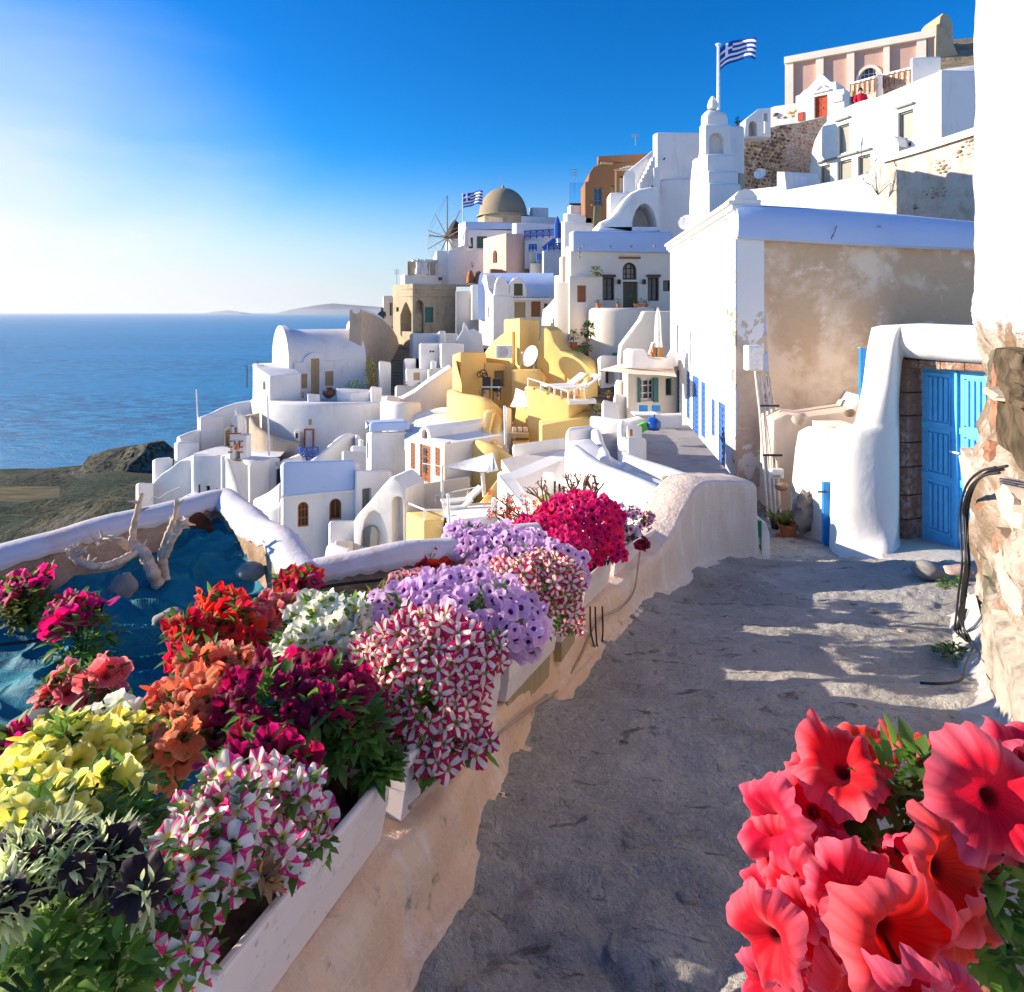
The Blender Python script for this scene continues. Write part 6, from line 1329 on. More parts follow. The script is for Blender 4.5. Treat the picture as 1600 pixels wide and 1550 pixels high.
facade(t, (pxof(D0), D0.y), (pxof(C0), C0.y), [(pxof(D0), 487 + 1000 * 4.5 / D0.y), (pxof(D0), 487 - 1000 * 1.75 / D0.y), (pxof(C0), 487 - 1000 * 1.75 / C0.y), (pxof(C0), 487 + 1000 * 4.5 / C0.y)], .45, LITF,
       [(1057.5, 1061.5, 578, 668, bs), (1072.5, 1078, 580, 654, bs), (1082, 1092, 588, 706, bs), (1095.5, 1102, 597, 684, bs), (1112, 1117, 624, 682, bs), (1123, 1133, 630, 745, bs), (1057, 1060.5, 507, 552, dict(fill='void', frame=W_GREY, depth=.2))], bevel=.0)
# coping with two fine lips
for zo, n0, h_ in ((0.0, .10, .10), (.10, .16, .07), (-.06, .05, .05)):
    m = MB(); m.obox(plL.w(0, 1.75 + zo), plL.U, Zv, plL.N, (-.05, (C0 - D0).length + .02), (0, h_), (-.40, n0)); m.build('coping', WHITE, t, bevel=.02)
m = MB(); rr = [plL.w(x, 1.92, -.15) for x in (0, 1.5, 3, 4.5, 6, 7.2)]; m.tube(rr, [.12, .14, .15, .16, .17, .2], 10); m.build('rounded_coping', WHITE, t, smooth=True)
# flaking pillar, camera facing
m, nt, out = newmat('flaking_plaster')
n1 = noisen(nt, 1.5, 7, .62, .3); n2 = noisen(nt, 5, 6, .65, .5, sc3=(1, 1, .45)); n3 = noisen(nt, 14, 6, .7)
c = mixn(nt, mrn(nt, n3, .50, .75), (.42, .53, .78), (.66, .71, .82))  # blue ground carries the shade of this face in its colour
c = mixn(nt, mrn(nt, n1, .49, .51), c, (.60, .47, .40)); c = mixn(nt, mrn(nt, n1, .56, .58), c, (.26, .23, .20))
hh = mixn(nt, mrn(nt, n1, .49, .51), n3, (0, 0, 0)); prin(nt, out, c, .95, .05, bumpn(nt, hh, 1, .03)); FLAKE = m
E0 = Vector((5.85 * .745, 11.0, 0))
px_c, px_e = pxof(C0), 1196
facade(t, (px_c - 3, 11.0), (px_e, 11.0), [(px_c - 3, 860), (px_c - 3, 372), (px_e - 1, 385), (px_e, 480), (px_e + 8, 600), (px_e + 14, 860)], .5, FLAKE, bevel=.03, name='corner_pier')
# front coping band (camera facing)
m = MB(); rows = []
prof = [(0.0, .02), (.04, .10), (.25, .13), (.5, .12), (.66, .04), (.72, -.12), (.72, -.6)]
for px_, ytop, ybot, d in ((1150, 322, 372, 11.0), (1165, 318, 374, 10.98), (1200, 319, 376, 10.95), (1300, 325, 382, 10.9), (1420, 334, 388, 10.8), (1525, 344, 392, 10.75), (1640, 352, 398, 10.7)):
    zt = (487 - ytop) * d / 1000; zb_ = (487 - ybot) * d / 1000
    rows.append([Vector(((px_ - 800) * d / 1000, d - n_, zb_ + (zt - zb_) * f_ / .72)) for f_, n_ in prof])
m.grid(rows); m.f.append(tuple(range(len(prof)))); m.m.append(0); m.build('front_coping', SHADEB, t, smooth=True)
m, nt, out = newmat('stained_tan_wall')
n1 = noisen(nt, .42, 9, .62, .25); n2 = noisen(nt, 1.8, 9, .66, .2); n3 = noisen(nt, 11, 5, .6)
c = mixn(nt, mrn(nt, n1, .46, .56), (.86, .68, .50), (.62, .43, .27)); c = mixn(nt, mrn(nt, n2, .56, .66), c, (.84, .66, .50)); c = mixn(nt, mrn(nt, n2, .36, .28), c, (.44, .28, .16)); c = mixn(nt, .12, c, n3, 'OVERLAY')
prin(nt, out, c, .95, .05, bumpn(nt, n2, .5, .03)); TANST = m
facade(t, (1190, 11.05), (1640, 10.85), [(1190, 700), (1190, 374), (1640, 398), (1640, 700)], .4, TANST, bevel=0, name='tan_wall')
m = MB()
for a, b in ((1299, 372), (1305, 358), (1302, 367)): m.tube([P(1302, 377, 10.9), P(a, b, 10.75), P(a + 3, b - 6, 10.7)], .006, 4)
m.build('dry_twig', W_DARK, t)
m = MB(); q = P(1371, 355, 10.75); m.tube([q, q + Vector((0, -.08, 0))], .02, 6); m.build('drain', GREYM, t)
pl = plL
for px_, y0, y1 in ((1071, 500, 552), (1100, 498, 535)):
    m = MB(); t0, z0, _ = pl.hit(px_, y1); z1 = pl.hit(px_, y0)[1]; m.tube([pl.w(t0, z0, .03), pl.w(t0, z1, .03)], .01, 5); m.build('wall_pipe', GREYM, t)
t = thing('electric_box', 'white electrical box on the flaking corner', 'electrical box', P(1180, 580, 10.6)); m = MB(); q = P(1168, 580, 10.7); m.box(q, q + Vector((.27, .22, .43))); m.build('casing', WHITEM, t, bevel=.03); m = MB(); m.box(q + Vector((.02, -.012, .03)), q + Vector((.25, 0.002, .4))); m.build('lid', WHITEM, t)
t = thing('drain_pipes', 'row of slim white pipes running down from the electrical box', 'pipes', P(1200, 800, 10)); 
PIPE = plain('white_pipe', (.62, .58, .54), .5)
for i in range(4):
    m = MB(); m.tube([P(1180 + i * 7.5, 580 + i * 3, 10.55), P(1187 + i * 7.5, 640, 10.4), P(1200 + i * 6, 800 + (3 - i) * 4, 9.6)], .02 if i < 3 else .028, 7); m.build('pipe', PIPE if i < 3 else FABB, t, smooth=True)
for f_ in (0.25, .6): m = MB(); q = P(1184 + 12 * f_, 580 + 220 * f_, 10.5 - .8 * f_) - Vector((0, .04, 0)); m.box(q, q + Vector((.3, .03, .03))); m.build('bracket', DARKM, t)

# low tan walls, alley
t = thing('alley_wall', 'rounded sunlit cream wall with stone patch in the alley', 'wall', P(1260, 860, 8)); 
facade(t, (1228, 9.2), (1304, 7.9), [(1228, 880), (1232, 760), (1238, 700), (1243, 672), (1252, 666), (1270, 676), (1288, 692), (1296, 702), (1300, 720), (1302, 880)], .4, CREAM, bevel=.1)
facade(t, (1205, 10), (1345, 9.9), [(1205, 800), (1208, 656), (1230, 646), (1262, 650), (1296, 645), (1332, 640), (1345, 618), (1345, 800)], .6, plaster('tan_alley', (.66, .52, .42), (.45, .34, .26), .5), bevel=.08, name='back_wall')
facade(t, (1300, 9.2), (1350, 9.2), [(1300, 700), (1300, 668), (1348, 668), (1348, 700)], .6, CREAM)
bmm = bmesh.new(); bmesh.ops.create_icosphere(bmm, subdivisions=3, radius=1)
q = P(1257, 800, 8.5)
for v in bmm.verts: v.co = Vector((v.co.x * .15, v.co.y * .08, v.co.z * .27)) * (1 + .35 * noise.noise(v.co * 2.2)); v.co += q
solid(t, 'stone_patch', bmm, plain('grey_boulder', (.25, .22, .20), .95, .05, var=.4, bump=1, bs=14))
for px_, py_, d, sx, sz, lb, mt in ((1250, 655, 9.3, .12, .09, 'pale driftwood lump on the alley wall', ST3), (1328, 645, 9.6, .09, .06, 'dark stone lying on the tan ledge', ST1), (1222, 760, 9.0, .1, .06, 'flat grey stone low in the alley', ST1)):
    bmm = bmesh.new(); bmesh.ops.create_icosphere(bmm, subdivisions=2, radius=1); q = P(px_, py_, d)
    for v in bmm.verts: v.co = Vector((v.co.x * sx, v.co.y * sx * .6, v.co.z * sz)) * (1 + .3 * noise.noise(v.co * 2)); v.co += q
    tag(solid(None, 'loose_stone', bmm, mt), lb, 'stone')
t = thing('meter_box', 'small white meter box low on the alley corner', 'meter box', P(1215, 745, 9.4)); m = MB(); m.box(P(1206, 748, 9.4), P(1221, 731, 9.5)); m.build('casing', WHITEM, t, bevel=.01); m = MB(); m.box(P(1208, 746, 9.39), P(1219, 742, 9.395)); m.build('slot', GREYM, t)
t = thing('blue_pole', 'bright blue pole standing behind the white portal', 'pole', P(1347, 640, 8.8)); m = MB(); m.box(P(1345, 640, 8.8), P(1350, 544, 8.85)); m.build('pole', plain('bright_blue_paint', (.015, .22, .62), .4), t); m = MB(); m.box(P(1344, 544, 8.79), P(1353, 542, 8.86)); m.build('cap', GREYM, t)
# agave pot
BRB = MATS['bright_blue_paint']
q = P(1231, 838, 8.6); t = thing('potted_plant', 'spiky agave and yellowing plant in an octagonal terracotta pot', 'potted plant', q); m = MB(); m.lathe([(.085, 0), (.125, .14), (.14, .14), (.145, .175), (.125, .175), (.115, .15), (.01, .15)], q, 8); m.build('pot', TERRA, t); m = MB(); blades(m, q + Zv * .15, 26, .28, .03); m.build('blades', LEAFY, t, normals=False); m = MB(); blades(m, q + Vector((-.05, 0, .15)), 40, .17, .035); m.build('leaves', LEAFO, t, normals=False); m = MB(); m.lathe([(.16, -.02), (.17, 0), (.13, .0)], q, 12); m.build('saucer', TERRA, t)
q = P(1211, 826, 9.1); t = thing('potted_plant', 'young agave in a small black pot beside the pipes', 'potted plant', q); m = MB(); m.lathe([(.05, 0), (.07, .12), (.06, .12), (.01, .11)], q, 10); m.build('pot', DARKM, t); m = MB(); blades(m, q + Zv * .11, 16, .26, .03); m.build('blades', LEAF, t, normals=False)
q = P(1262, 872, 7.3); o = MB(); o.obox(q, Vector((1, .1, 0)).normalized(), Vector((-.1, 1, 0)).normalized(), Zv, (-.14, .12), (-.2, .25), (-.05, -.035)); tag(o.build('cardboard_sheet', plain('cardboard', (.40, .28, .18), .9, .05)), 'flat piece of cardboard lying in the alley', 'cardboard')
# small white gate pier with green door
t = thing('garden_gate', 'green wooden gate leaf on a small white pier', 'gate', P(1190, 868, 6.7)); facade(t, (1172, 6.9), (1206, 6.9), [(1172, 892), (1172, 808), (1183, 806), (1198, 818), (1204, 835), (1206, 892)], .08, WHITE, bevel=.03, name='pier')
m = MB(); q = P(1170, 872, 6.85); m.box(q, q + Vector((.14, .04, .40))); m.build('leaf', W_GREEN, t, bevel=.005); m = MB(); m.box(q + Vector((.1, -.02, .15)), q + Vector((.115, 0, .22))); m.build('handle', GREYM, t)
# blue strip door behind the portal with its latch
t = thing('blue_door', 'narrow blue door edge behind the white portal wall', 'door', P(1297, 830, 7.7)); m = MB(); m.box(P(1287, 852, 7.95), P(1297, 752, 8.0)); m.build('leaf', BRB, t); m = MB(); m.box(P(1278, 770, 7.93), P(1292, 767, 7.94)); m.build('latch', DARKM, t)

# ------------------------------------------------------------------ white portal with the blue double door
t = thing('portal', 'thick white rounded portal wall with stone-framed opening', 'portal', P(1400, 870, 7.4))
A = Vector((P(1404, 0, 7.85).x, 7.85, 0)); B = Vector((P(1560, 0, 6.75).x, 6.75, 0))
pl = Plane((1404, 7.85), (1560, 6.75)); 
def W(px, py, n=0): a, b, _ = pl.hit(px, py); return pl.w(a, b, n)
def Pn(px, py, d): return P(px, py, d)
# swept surface: rows from the far outer edge, round the shoulder, to the recessed opening edge
cols = [
 # (outer edge), shoulder, front, inner lip, reveal back
 [(1362, 512, 8.35), (1376, 509, 7.95), (1392, 508, 7.6), (1408, 512, 7.45), (1411, 552, 7.66), (1412, 560, 7.84)],
 [(1355, 545, 8.35), (1362, 540, 7.95), (1378, 538, 7.58), (1400, 535, 7.44), (1408, 568, 7.68), (1409, 580, 7.86)],
 [(1348, 600, 8.3), (1352, 600, 7.9), (1368, 600, 7.52), (1396, 600, 7.42), (1404, 620, 7.7), (1406, 620, 7.88)],
 [(1338, 650, 8.25), (1342, 650, 7.85), (1360, 650, 7.48), (1394, 650, 7.42), (1404, 660, 7.7), (1406, 660, 7.88)],
 [(1330, 664, 8.2), (1334, 664, 7.8), (1352, 664, 7.5), (1396, 664, 7.4), (1404, 670, 7.62), (1406, 672, 7.88)],
 [(1300, 671, 8.2), (1308, 670, 7.8), (1338, 672, 7.5), (1396, 676, 7.4), (1404, 680, 7.62), (1406, 682, 7.88)],
 [(1296, 700, 8.2), (1302, 700, 7.78), (1328, 700, 7.5), (1397, 702, 7.4), (1404, 706, 7.62), (1406, 708, 7.88)],
 [(1296, 770, 8.1), (1302, 770, 7.7), (1328, 770, 7.44), (1397, 770, 7.36), (1404, 774, 7.6), (1406, 776, 7.88)],
 [(1295, 840, 8.05), (1301, 840, 7.62), (1328, 842, 7.36), (1394, 828, 7.28), (1403, 830, 7.55), (1407, 832, 7.88)],
 [(1294, 880, 8.0), (1300, 884, 7.5), (1330, 888, 7.25), (1386, 862, 7.12), (1402, 846, 7.45), (1408, 840, 7.88)],
 [(1290, 930, 7.9), (1298, 934, 7.4), (1334, 938, 7.1), (1390, 900, 6.95), (1406, 856, 7.35), (1414, 850, 7.86)]]
g = [[P(*p) for p in c_] for c_ in cols]
def densify(g, k=4):
    a = [smooth_path(r, k) for r in g]; n = len(a[0]); cols_ = [smooth_path([a[i][j] for i in range(len(a))], k) for j in range(n)]
    return [[cols_[j][i] for j in range(n)] for i in range(len(cols_[0]))]
m = MB(); m.grid(densify(g)); m.build('left_jamb', WHITE, t, smooth='all')
# lintel: front top band
top = [[(1376, 509, 8.3), (1430, 506, 8.0), (1480, 507, 7.7), (1560, 509, 7.2)], [(1392, 508, 7.6), (1440, 505.5, 7.3), (1480, 507, 7.1), (1560, 510, 6.6)], [(1408, 512, 7.45), (1445, 512, 7.22), (1490, 514, 6.96), (1560, 516, 6.5)],
       [(1404, 540, 7.5), (1440, 540, 7.24), (1490, 543, 6.96), (1560, 546, 6.5)], [(1411, 552, 7.62), (1440, 558, 7.36), (1490, 562, 7.05), (1560, 566, 6.6)], [(1412, 562, 7.9), (1440, 562, 7.66), (1490, 566, 7.3), (1560, 570, 6.8)]]
m = MB(); m.grid(densify([[P(*p) for p in r] for r in top])); m.build('lintel_wall', WHITE, t, smooth='all')
# body behind (roof of the portal room)
m = MB(); m.add([P(1376, 509, 8.3), P(1560, 507, 7.3), P(1600, 507, 9.6), P(1400, 509, 10.4)] + [P(1362, 900, 8.4), P(1560, 900, 7.4), P(1600, 900, 9.6), P(1400, 900, 10.4)], [(0, 1, 2, 3), (0, 3, 7, 4), (3, 2, 6, 7)]); m.build('room', WHITE, t)
# stone frame pieces
FR = plaster('red_brown_stone', (.30, .17, .12), (.60, .48, .40), .8, .35, .6, 6, bump=1, bs=22, bd=.03)
rg = random.Random(4); ys_ = [572, 612, 648, 690, 728, 772, 810, 846]
for i in range(7):
    a, b = ys_[i] + .3, ys_[i + 1] - .3; m = MB(); j = rg.uniform(-1.0, 1.0)
    p = [W(1405 + j, a, .0), W(1425 + j * .3, a + 2, .0), W(1425 + j * .3, b + (4 if i == 6 else 1), .0), W(1405 + j, b, .0)]
    m.add([x + pl.N * .06 for x in p] + [x - pl.N * .3 for x in p], [(0, 1, 2, 3), (4, 7, 6, 5), (0, 4, 5, 1), (1, 5, 6, 2), (2, 6, 7, 3), (3, 7, 4, 0)]); m.build('frame_stone', FR, t, bevel=.012)
xs_ = [1405, 1440, 1474, 1512, 1550]
for i in range(4):
    m = MB(); a, b = xs_[i] + .3, xs_[i + 1] - .3; p = [W(a, 561 + (a - 1405) * .045, 0), W(b, 561 + (b - 1405) * .045, 0), W(b, 574 + (b - 1405) * .05, 0), W(a, 573 + (a - 1405) * .05, 0)]
    m.add([x + pl.N * .05 for x in p] + [x - pl.N * .3 for x in p], [(0, 1, 2, 3), (4, 7, 6, 5), (0, 4, 5, 1), (1, 5, 6, 2), (2, 6, 7, 3), (3, 7, 4, 0)]); m.build('frame_stone', FR, t, bevel=.01)
# threshold and steps
m = MB(); m.grid(densify([[P(1384, 850, 7.6), P(1430, 838, 7.8), P(1520, 862, 7.1), P(1580, 880, 6.6)], [P(1378, 866, 7.1), P(1425, 868, 7.0), P(1500, 884, 6.5), P(1560, 900, 6.1)], [P(1384, 880, 6.95), P(1425, 890, 6.7), P(1480, 904, 6.3), P(1540, 920, 5.9)], [P(1384, 920, 6.9), P(1425, 930, 6.65), P(1480, 940, 6.25), P(1540, 960, 5.85)]], 3)); m.build('threshold', plaster('threshold_cement', (.52, .47, .44), (.3, .27, .25), .6, bump=.8, bs=12), t, smooth='all')
# the door
BD = plain('bright_blue_door', (.13, .54, .93), .42, .35, var=.06)
d_ = thing('double_door', 'bright blue louvred double door in the white portal', 'door', W(1470, 850))
def dq(px0, px1, f0, f1, n0, n1, name, mat=BD, bev=.0):
    """piece of door: px range, height fractions, depth range"""
    t0 = pl.hit(px0)[0]; t1 = pl.hit(px1)[0]; m = MB(); m.obox(pl.w(t0, ZB + f0 * HD), pl.U, Zv, pl.N, (0, t1 - t0), (0, (f1 - f0) * HD), (n0, n1)); return m
ZB = W(1430, 838).z; HD_ = None; HD = W(1430, 575).z - ZB; off_ = -.12
doorroot = d_
for L0, L1, nm in ((1429.5, 1483.6, 'left_leaf'), (1484.6, 1545, 'right_leaf')):
    leaf = dq(L0, L1, -.06, 1.0, off_ - .04, off_, nm).build('door_leaf', BD, doorroot)
    w_ = L1 - L0; s0, s1 = L0 + w_ * .2, L1 - w_ * .2
    for (f0, f1) in ((.06, .335), (.395, .635), (.69, .96)):
        for a, b, c0, c1 in ((L0 + w_ * .17, L1 - w_ * .17, f0 - .018, f0), (L0 + w_ * .17, L1 - w_ * .17, f1, f1 + .018), (L0 + w_ * .17, s0, f0, f1), (s1, L1 - w_ * .17, f0, f1)):
            dq(a, b, c0, c1, off_ + .001, off_ + .02, '').build('moulding', BD, leaf)
        for k in range(4):
            a = s0 + (s1 - s0) * (k + .12) / 4; b = s0 + (s1 - s0) * (k + .8) / 4; dq(a, b, f0 + .008, f1 - .008, off_ + .001, off_ + .028, '').build('slat', BD, leaf, bevel=.006)
    dq(L0 + .3, L1 - .3, .645, .68, off_ + .001, off_ + .012, '').build('rail', BD, leaf); dq(L0 + .3, L1 - .3, .345, .385, off_ + .001, off_ + .012, '').build('rail', BD, leaf)
dq(1482.8, 1486.4, -.05, .995, off_ + .001, off_ + .035, '').build('meeting_strip', BD, doorroot)
q = W(1492, 709, off_); m = MB(); m.tube([q, q + pl.N * .06, q + pl.N * .06 - pl.U * .1], .012, 7); m.build('handle', WHITEM, doorroot, smooth=True); m = MB(); c_ = W(1493, 716, off_)
m.tube([c_, c_ + pl.N * .02], .035, 14); m.build('lock_plate', WHITEM, doorroot)
# ================================================================== FOREGROUND
def zpath(d):
    u_ = max(0, min(1, (d - 5.8) / 1.6)); return -(1.35 + .17 * d) - .21 * u_ * u_ * (3 - 2 * u_)
base_xy = [(-.60, .3), (-.50, .8), (-.42, 1.0), (-.30, 1.51), (-.18, 1.82), (.03, 2.55), (.22, 3.12), (.535, 3.82), (.906, 4.53), (1.28, 5.13), (1.78, 5.92), (2.22, 6.30), (2.42, 6.42)]
def bx_at(d):
    for (a, b), (c_, e) in zip(base_xy[:-1], base_xy[1:]):
        if d <= e: return a + (c_ - a) * (d - b) / (e - b)
    return base_xy[-1][0] + (d - 6.42) * .25
# ---- lane
m, nt, out = newmat('lane_cement')
n1 = noisen(nt, 1.1, 7, .65, .6); n2 = noisen(nt, 9, 7, .72, .3); n3 = noisen(nt, 55, 4, .7); n4 = noisen(nt, 2.6, 6, .6, 1.5, sc3=(1, 2.2, 1))
c = rampn(nt, n1, [(.3, (.44, .405, .35)), (.45, (.56, .525, .47)), (.58, (.67, .63, .57)), (.72, (.75, .71, .65))])
c = mixn(nt, mrn(nt, n2, .52, .72), c, (.62, .58, .55)); c = mixn(nt, mrn(nt, n2, .45, .3), c, (.24, .22, .20)); c = mixn(nt, mrn(nt, n4, .60, .68), c, (.22, .20, .17)); c = mixn(nt, .5, c, mixn(nt, n3, (.2, .2, .2), (.8, .8, .8)), 'OVERLAY')
geo = nd(nt, 'ShaderNodeNewGeometry'); mpv = nd(nt, 'ShaderNodeMapping'); mpv.inputs['Scale'].default_value = (19, 29, 18); av = nd(nt, 'ShaderNodeVectorMath', operation='ADD'); nt.links.new(geo.outputs['Position'], mpv.inputs[0]); nt.links.new(mpv.outputs[0], av.inputs[0])
cv = nd(nt, 'ShaderNodeCombineXYZ'); nn_ = noisen(nt, 5, 4); sv = nd(nt, 'ShaderNodeMath', operation='MULTIPLY'); nt.links.new(nn_, sv.inputs[0]); sv.inputs[1].default_value = 1.8; nt.links.new(sv.outputs[0], cv.inputs[0]); nt.links.new(sv.outputs[0], cv.inputs[1]); nt.links.new(cv.outputs[0], av.inputs[1])
vo = nd(nt, 'ShaderNodeTexVoronoi', feature='DISTANCE_TO_EDGE'); nt.links.new(av.outputs[0], vo.inputs['Vector']); vo.inputs['Scale'].default_value = 1; cob = mrn(nt, vo.outputs[0], .0, .4); pat = mrn(nt, n2, .40, .6)
jm = nd(nt, 'ShaderNodeMath', operation='MULTIPLY'); nt.links.new(mrn(nt, vo.outputs[0], .10, .0), jm.inputs[0]); nt.links.new(pat, jm.inputs[1]); j2 = nd(nt, 'ShaderNodeMath', operation='MULTIPLY'); nt.links.new(jm.outputs[0], j2.inputs[0]); j2.inputs[1].default_value = .14; c = mixn(nt, j2.outputs[0], c, (.12, .10, .085))
cb = nd(nt, 'ShaderNodeMath', operation='MULTIPLY'); nt.links.new(cob, cb.inputs[0]); nt.links.new(pat, cb.inputs[1])
a0 = nd(nt, 'ShaderNodeMath', operation='MULTIPLY_ADD'); nt.links.new(cb.outputs[0], a0.inputs[0]); a0.inputs[1].default_value = .35; nt.links.new(n3, a0.inputs[2])
ad = nd(nt, 'ShaderNodeMath', operation='MULTIPLY_ADD'); nt.links.new(n2, ad.inputs[0]); ad.inputs[1].default_value = 2.2; nt.links.new(a0.outputs[0], ad.inputs[2])
prin(nt, out, c, .85, .25, bumpn(nt, ad.outputs[0], 1.0, .035)); LANE = m
def lane_disp(x, y):
    v = Vector((x * 1.7, y * 2.6, 0)); b = noise.fractal(v, .8, 2.1, 6) * .03
    r = noise.noise(Vector((x * 4.5, y * 8, 2.0))); b += max(0, r - .1) * .04
    near = max(0, min(1, (2.4 - y) / 1.2)); s_ = noise.voronoi(Vector((x * 4.0 + noise.noise(v) * .3, y * 4.0, 0)))[0]; b += near * (min(.32, (s_[1] - s_[0])) - .16) * .16
    r2 = noise.noise(Vector((x * 22, y * 34, 1))); b += r2 * .006
    for ys_, h_ in ((3.05, .05), (4.75, .035)):      # worn low steps across the lane
        yy = y - .12 * x + .05 * noise.noise(Vector((x * 2, y, 5))); b += h_ * (.5 - 1 / (1 + math.exp(-(yy - ys_) * 30))) * max(0, 1 - abs(yy - ys_) / 1.2)
    return b
rows = []; NX, NY = 260, 380
for j in range(NY + 1):
    d = .7 * (11.5 / .7) ** (j / NY); x0 = bx_at(d) - .12; x1 = min(1.55 + d * .45 + 1.2, 5.6) if d > 1 else 2.6; row = []
    for i in range(NX + 1):
        x = x0 + (x1 - x0) * i / NX; e = max(0, 1 - (x - x0) / (.38 + .14 * noise.noise(Vector((0, d * 2.2, 0)))))
        row.append(Vector((x, d, zpath(d) + lane_disp(x, d) + .10 * e * e)))
    rows.append(row)
m = MB(); m.grid(rows); o = m.build('lane', LANE, normals=False, smooth='all'); tag(o, kind='structure')
# ---- parapet
m, nt, out = newmat('parapet_render')
geo = nd(nt, 'ShaderNodeNewGeometry'); sp = nd(nt, 'ShaderNodeSeparateXYZ'); nt.links.new(geo.outputs['Position'], sp.inputs[0])
n1 = noisen(nt, 1.3, 7, .6, .6); n2 = noisen(nt, 7, 6, .65); n3 = noisen(nt, 40, 4, .6); streak = noisen(nt, 5, 5, .6, .2, sc3=(1.6, 1.6, .35))
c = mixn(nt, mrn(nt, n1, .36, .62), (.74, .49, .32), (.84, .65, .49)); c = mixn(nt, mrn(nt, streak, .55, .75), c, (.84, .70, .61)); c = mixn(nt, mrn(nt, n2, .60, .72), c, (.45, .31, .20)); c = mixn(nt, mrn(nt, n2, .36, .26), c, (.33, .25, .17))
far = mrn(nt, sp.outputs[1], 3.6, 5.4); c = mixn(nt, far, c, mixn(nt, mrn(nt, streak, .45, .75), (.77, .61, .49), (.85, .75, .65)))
ad = nd(nt, 'ShaderNodeMath', operation='MULTIPLY_ADD'); nt.links.new(n2, ad.inputs[0]); ad.inputs[1].default_value = 2.5; nt.links.new(n3, ad.inputs[2])
prin(nt, out, c, .9, .15, bumpn(nt, ad.outputs[0], .55, .015)); PARA = m
def hpar(d):
    for (a, b), (c_, e) in zip([(0, .26), (4.3, .26), (4.9, .33), (5.3, .46), (5.7, .68), (6.0, .79), (6.25, .80)], [(4.3, .26), (4.9, .33), (5.3, .46), (5.7, .68), (6.0, .79), (6.25, .80), (9, .74)]):
        if d <= c_: u_ = (d - a) / (c_ - a); return b + (e - b) * u_
    return .74
sp_ = smooth_path([(x, d, 0) for x, d in base_xy], 16); rows = []
for k, p in enumerate(sp_):
    tt = sp_[min(k + 1, len(sp_) - 1)] - sp_[max(k - 1, 0)]; tt.normalize(); s_ = Vector((tt.y, -tt.x, 0)); d = p.y; h = hpar(d); zb = zpath(d); th = .34 + .05 * max(0, min(1, (d - 5)))
    endf = 1.0
    row = []
    prof = [(.07, -.4), (.06, .0), (.02, .05), (.0, h * .35), (-.01, h * .7), (-.015, h - .05), (-.035, h - .012), (-.08, h), (-th * .5, h + .012), (-th + .05, h), (-th, h - .05), (-th - .01, h * .3), (-th - .02, -1.4)]
    for a, b in prof:
        q = Vector((p.x, p.y, zb + b)) + s_ * a; w_ = noise.fractal(Vector((q.x * 2, q.y * 2, q.z * 2.5)), .7, 2, 4) * .02
        row.append(q + s_ * w_ + Vector((0, 0, w_ * .4)))
    rows.append(row)
rows = [smooth_path(r, 3) for r in rows]
# rounded blunt end
last = rows[-1]; c0 = sum((p for p in last), Vector()) / len(last); tt = (sp_[-1] - sp_[-3]).normalized()
for f_, a in ((.9, .07), (.7, .11), (.3, .13)):
    rows.append([Vector((c0.x + (p.x - c0.x) * f_, c0.y + (p.y - c0.y) * f_, c0.z + (p.z - c0.z) * (.5 + .5 * f_))) + tt * a for p in last])
m = MB(); m.grid(rows); m.f.append(tuple(len(rows[0]) * (len(rows) - 1) + i for i in range(len(rows[0])))); m.m.append(0)
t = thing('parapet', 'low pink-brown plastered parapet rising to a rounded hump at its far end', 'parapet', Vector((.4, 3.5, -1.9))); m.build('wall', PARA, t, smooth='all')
# ---- planters
m, nt, out = newmat('planter_plastic'); n1 = noisen(nt, 9, 5, .6); n2 = noisen(nt, 60, 3)
c = mixn(nt, mrn(nt, n1, .55, .85), (.80, .71, .68), (.68, .59, .54)); c = mixn(nt, mrn(nt, n2, .62, .75), c, (.5, .42, .36)); prin(nt, out, c, .42, .4, bumpn(nt, n2, .12, .003)); PLAS = m
rims = [((344, 1519), (620, 1190)), ((640, 1180), (790, 1032)), ((800, 1024), (878, 952)), ((885, 946), (914, 912)), ((917, 903), (958, 868)), ((964, 862), (1030, 824))]
def rimd(py): return 900.0 / (py - 657)
plabels = ['nearest white plastic trough with pink striped petunias', 'second white trough from the front under the red-striped mound', 'third white trough from the front below the lavender mound', 'short white trough between the lavender mound and the cables', 'fifth white trough below the magenta mound', 'farthest white trough beside the parapet hump']
troughs = []
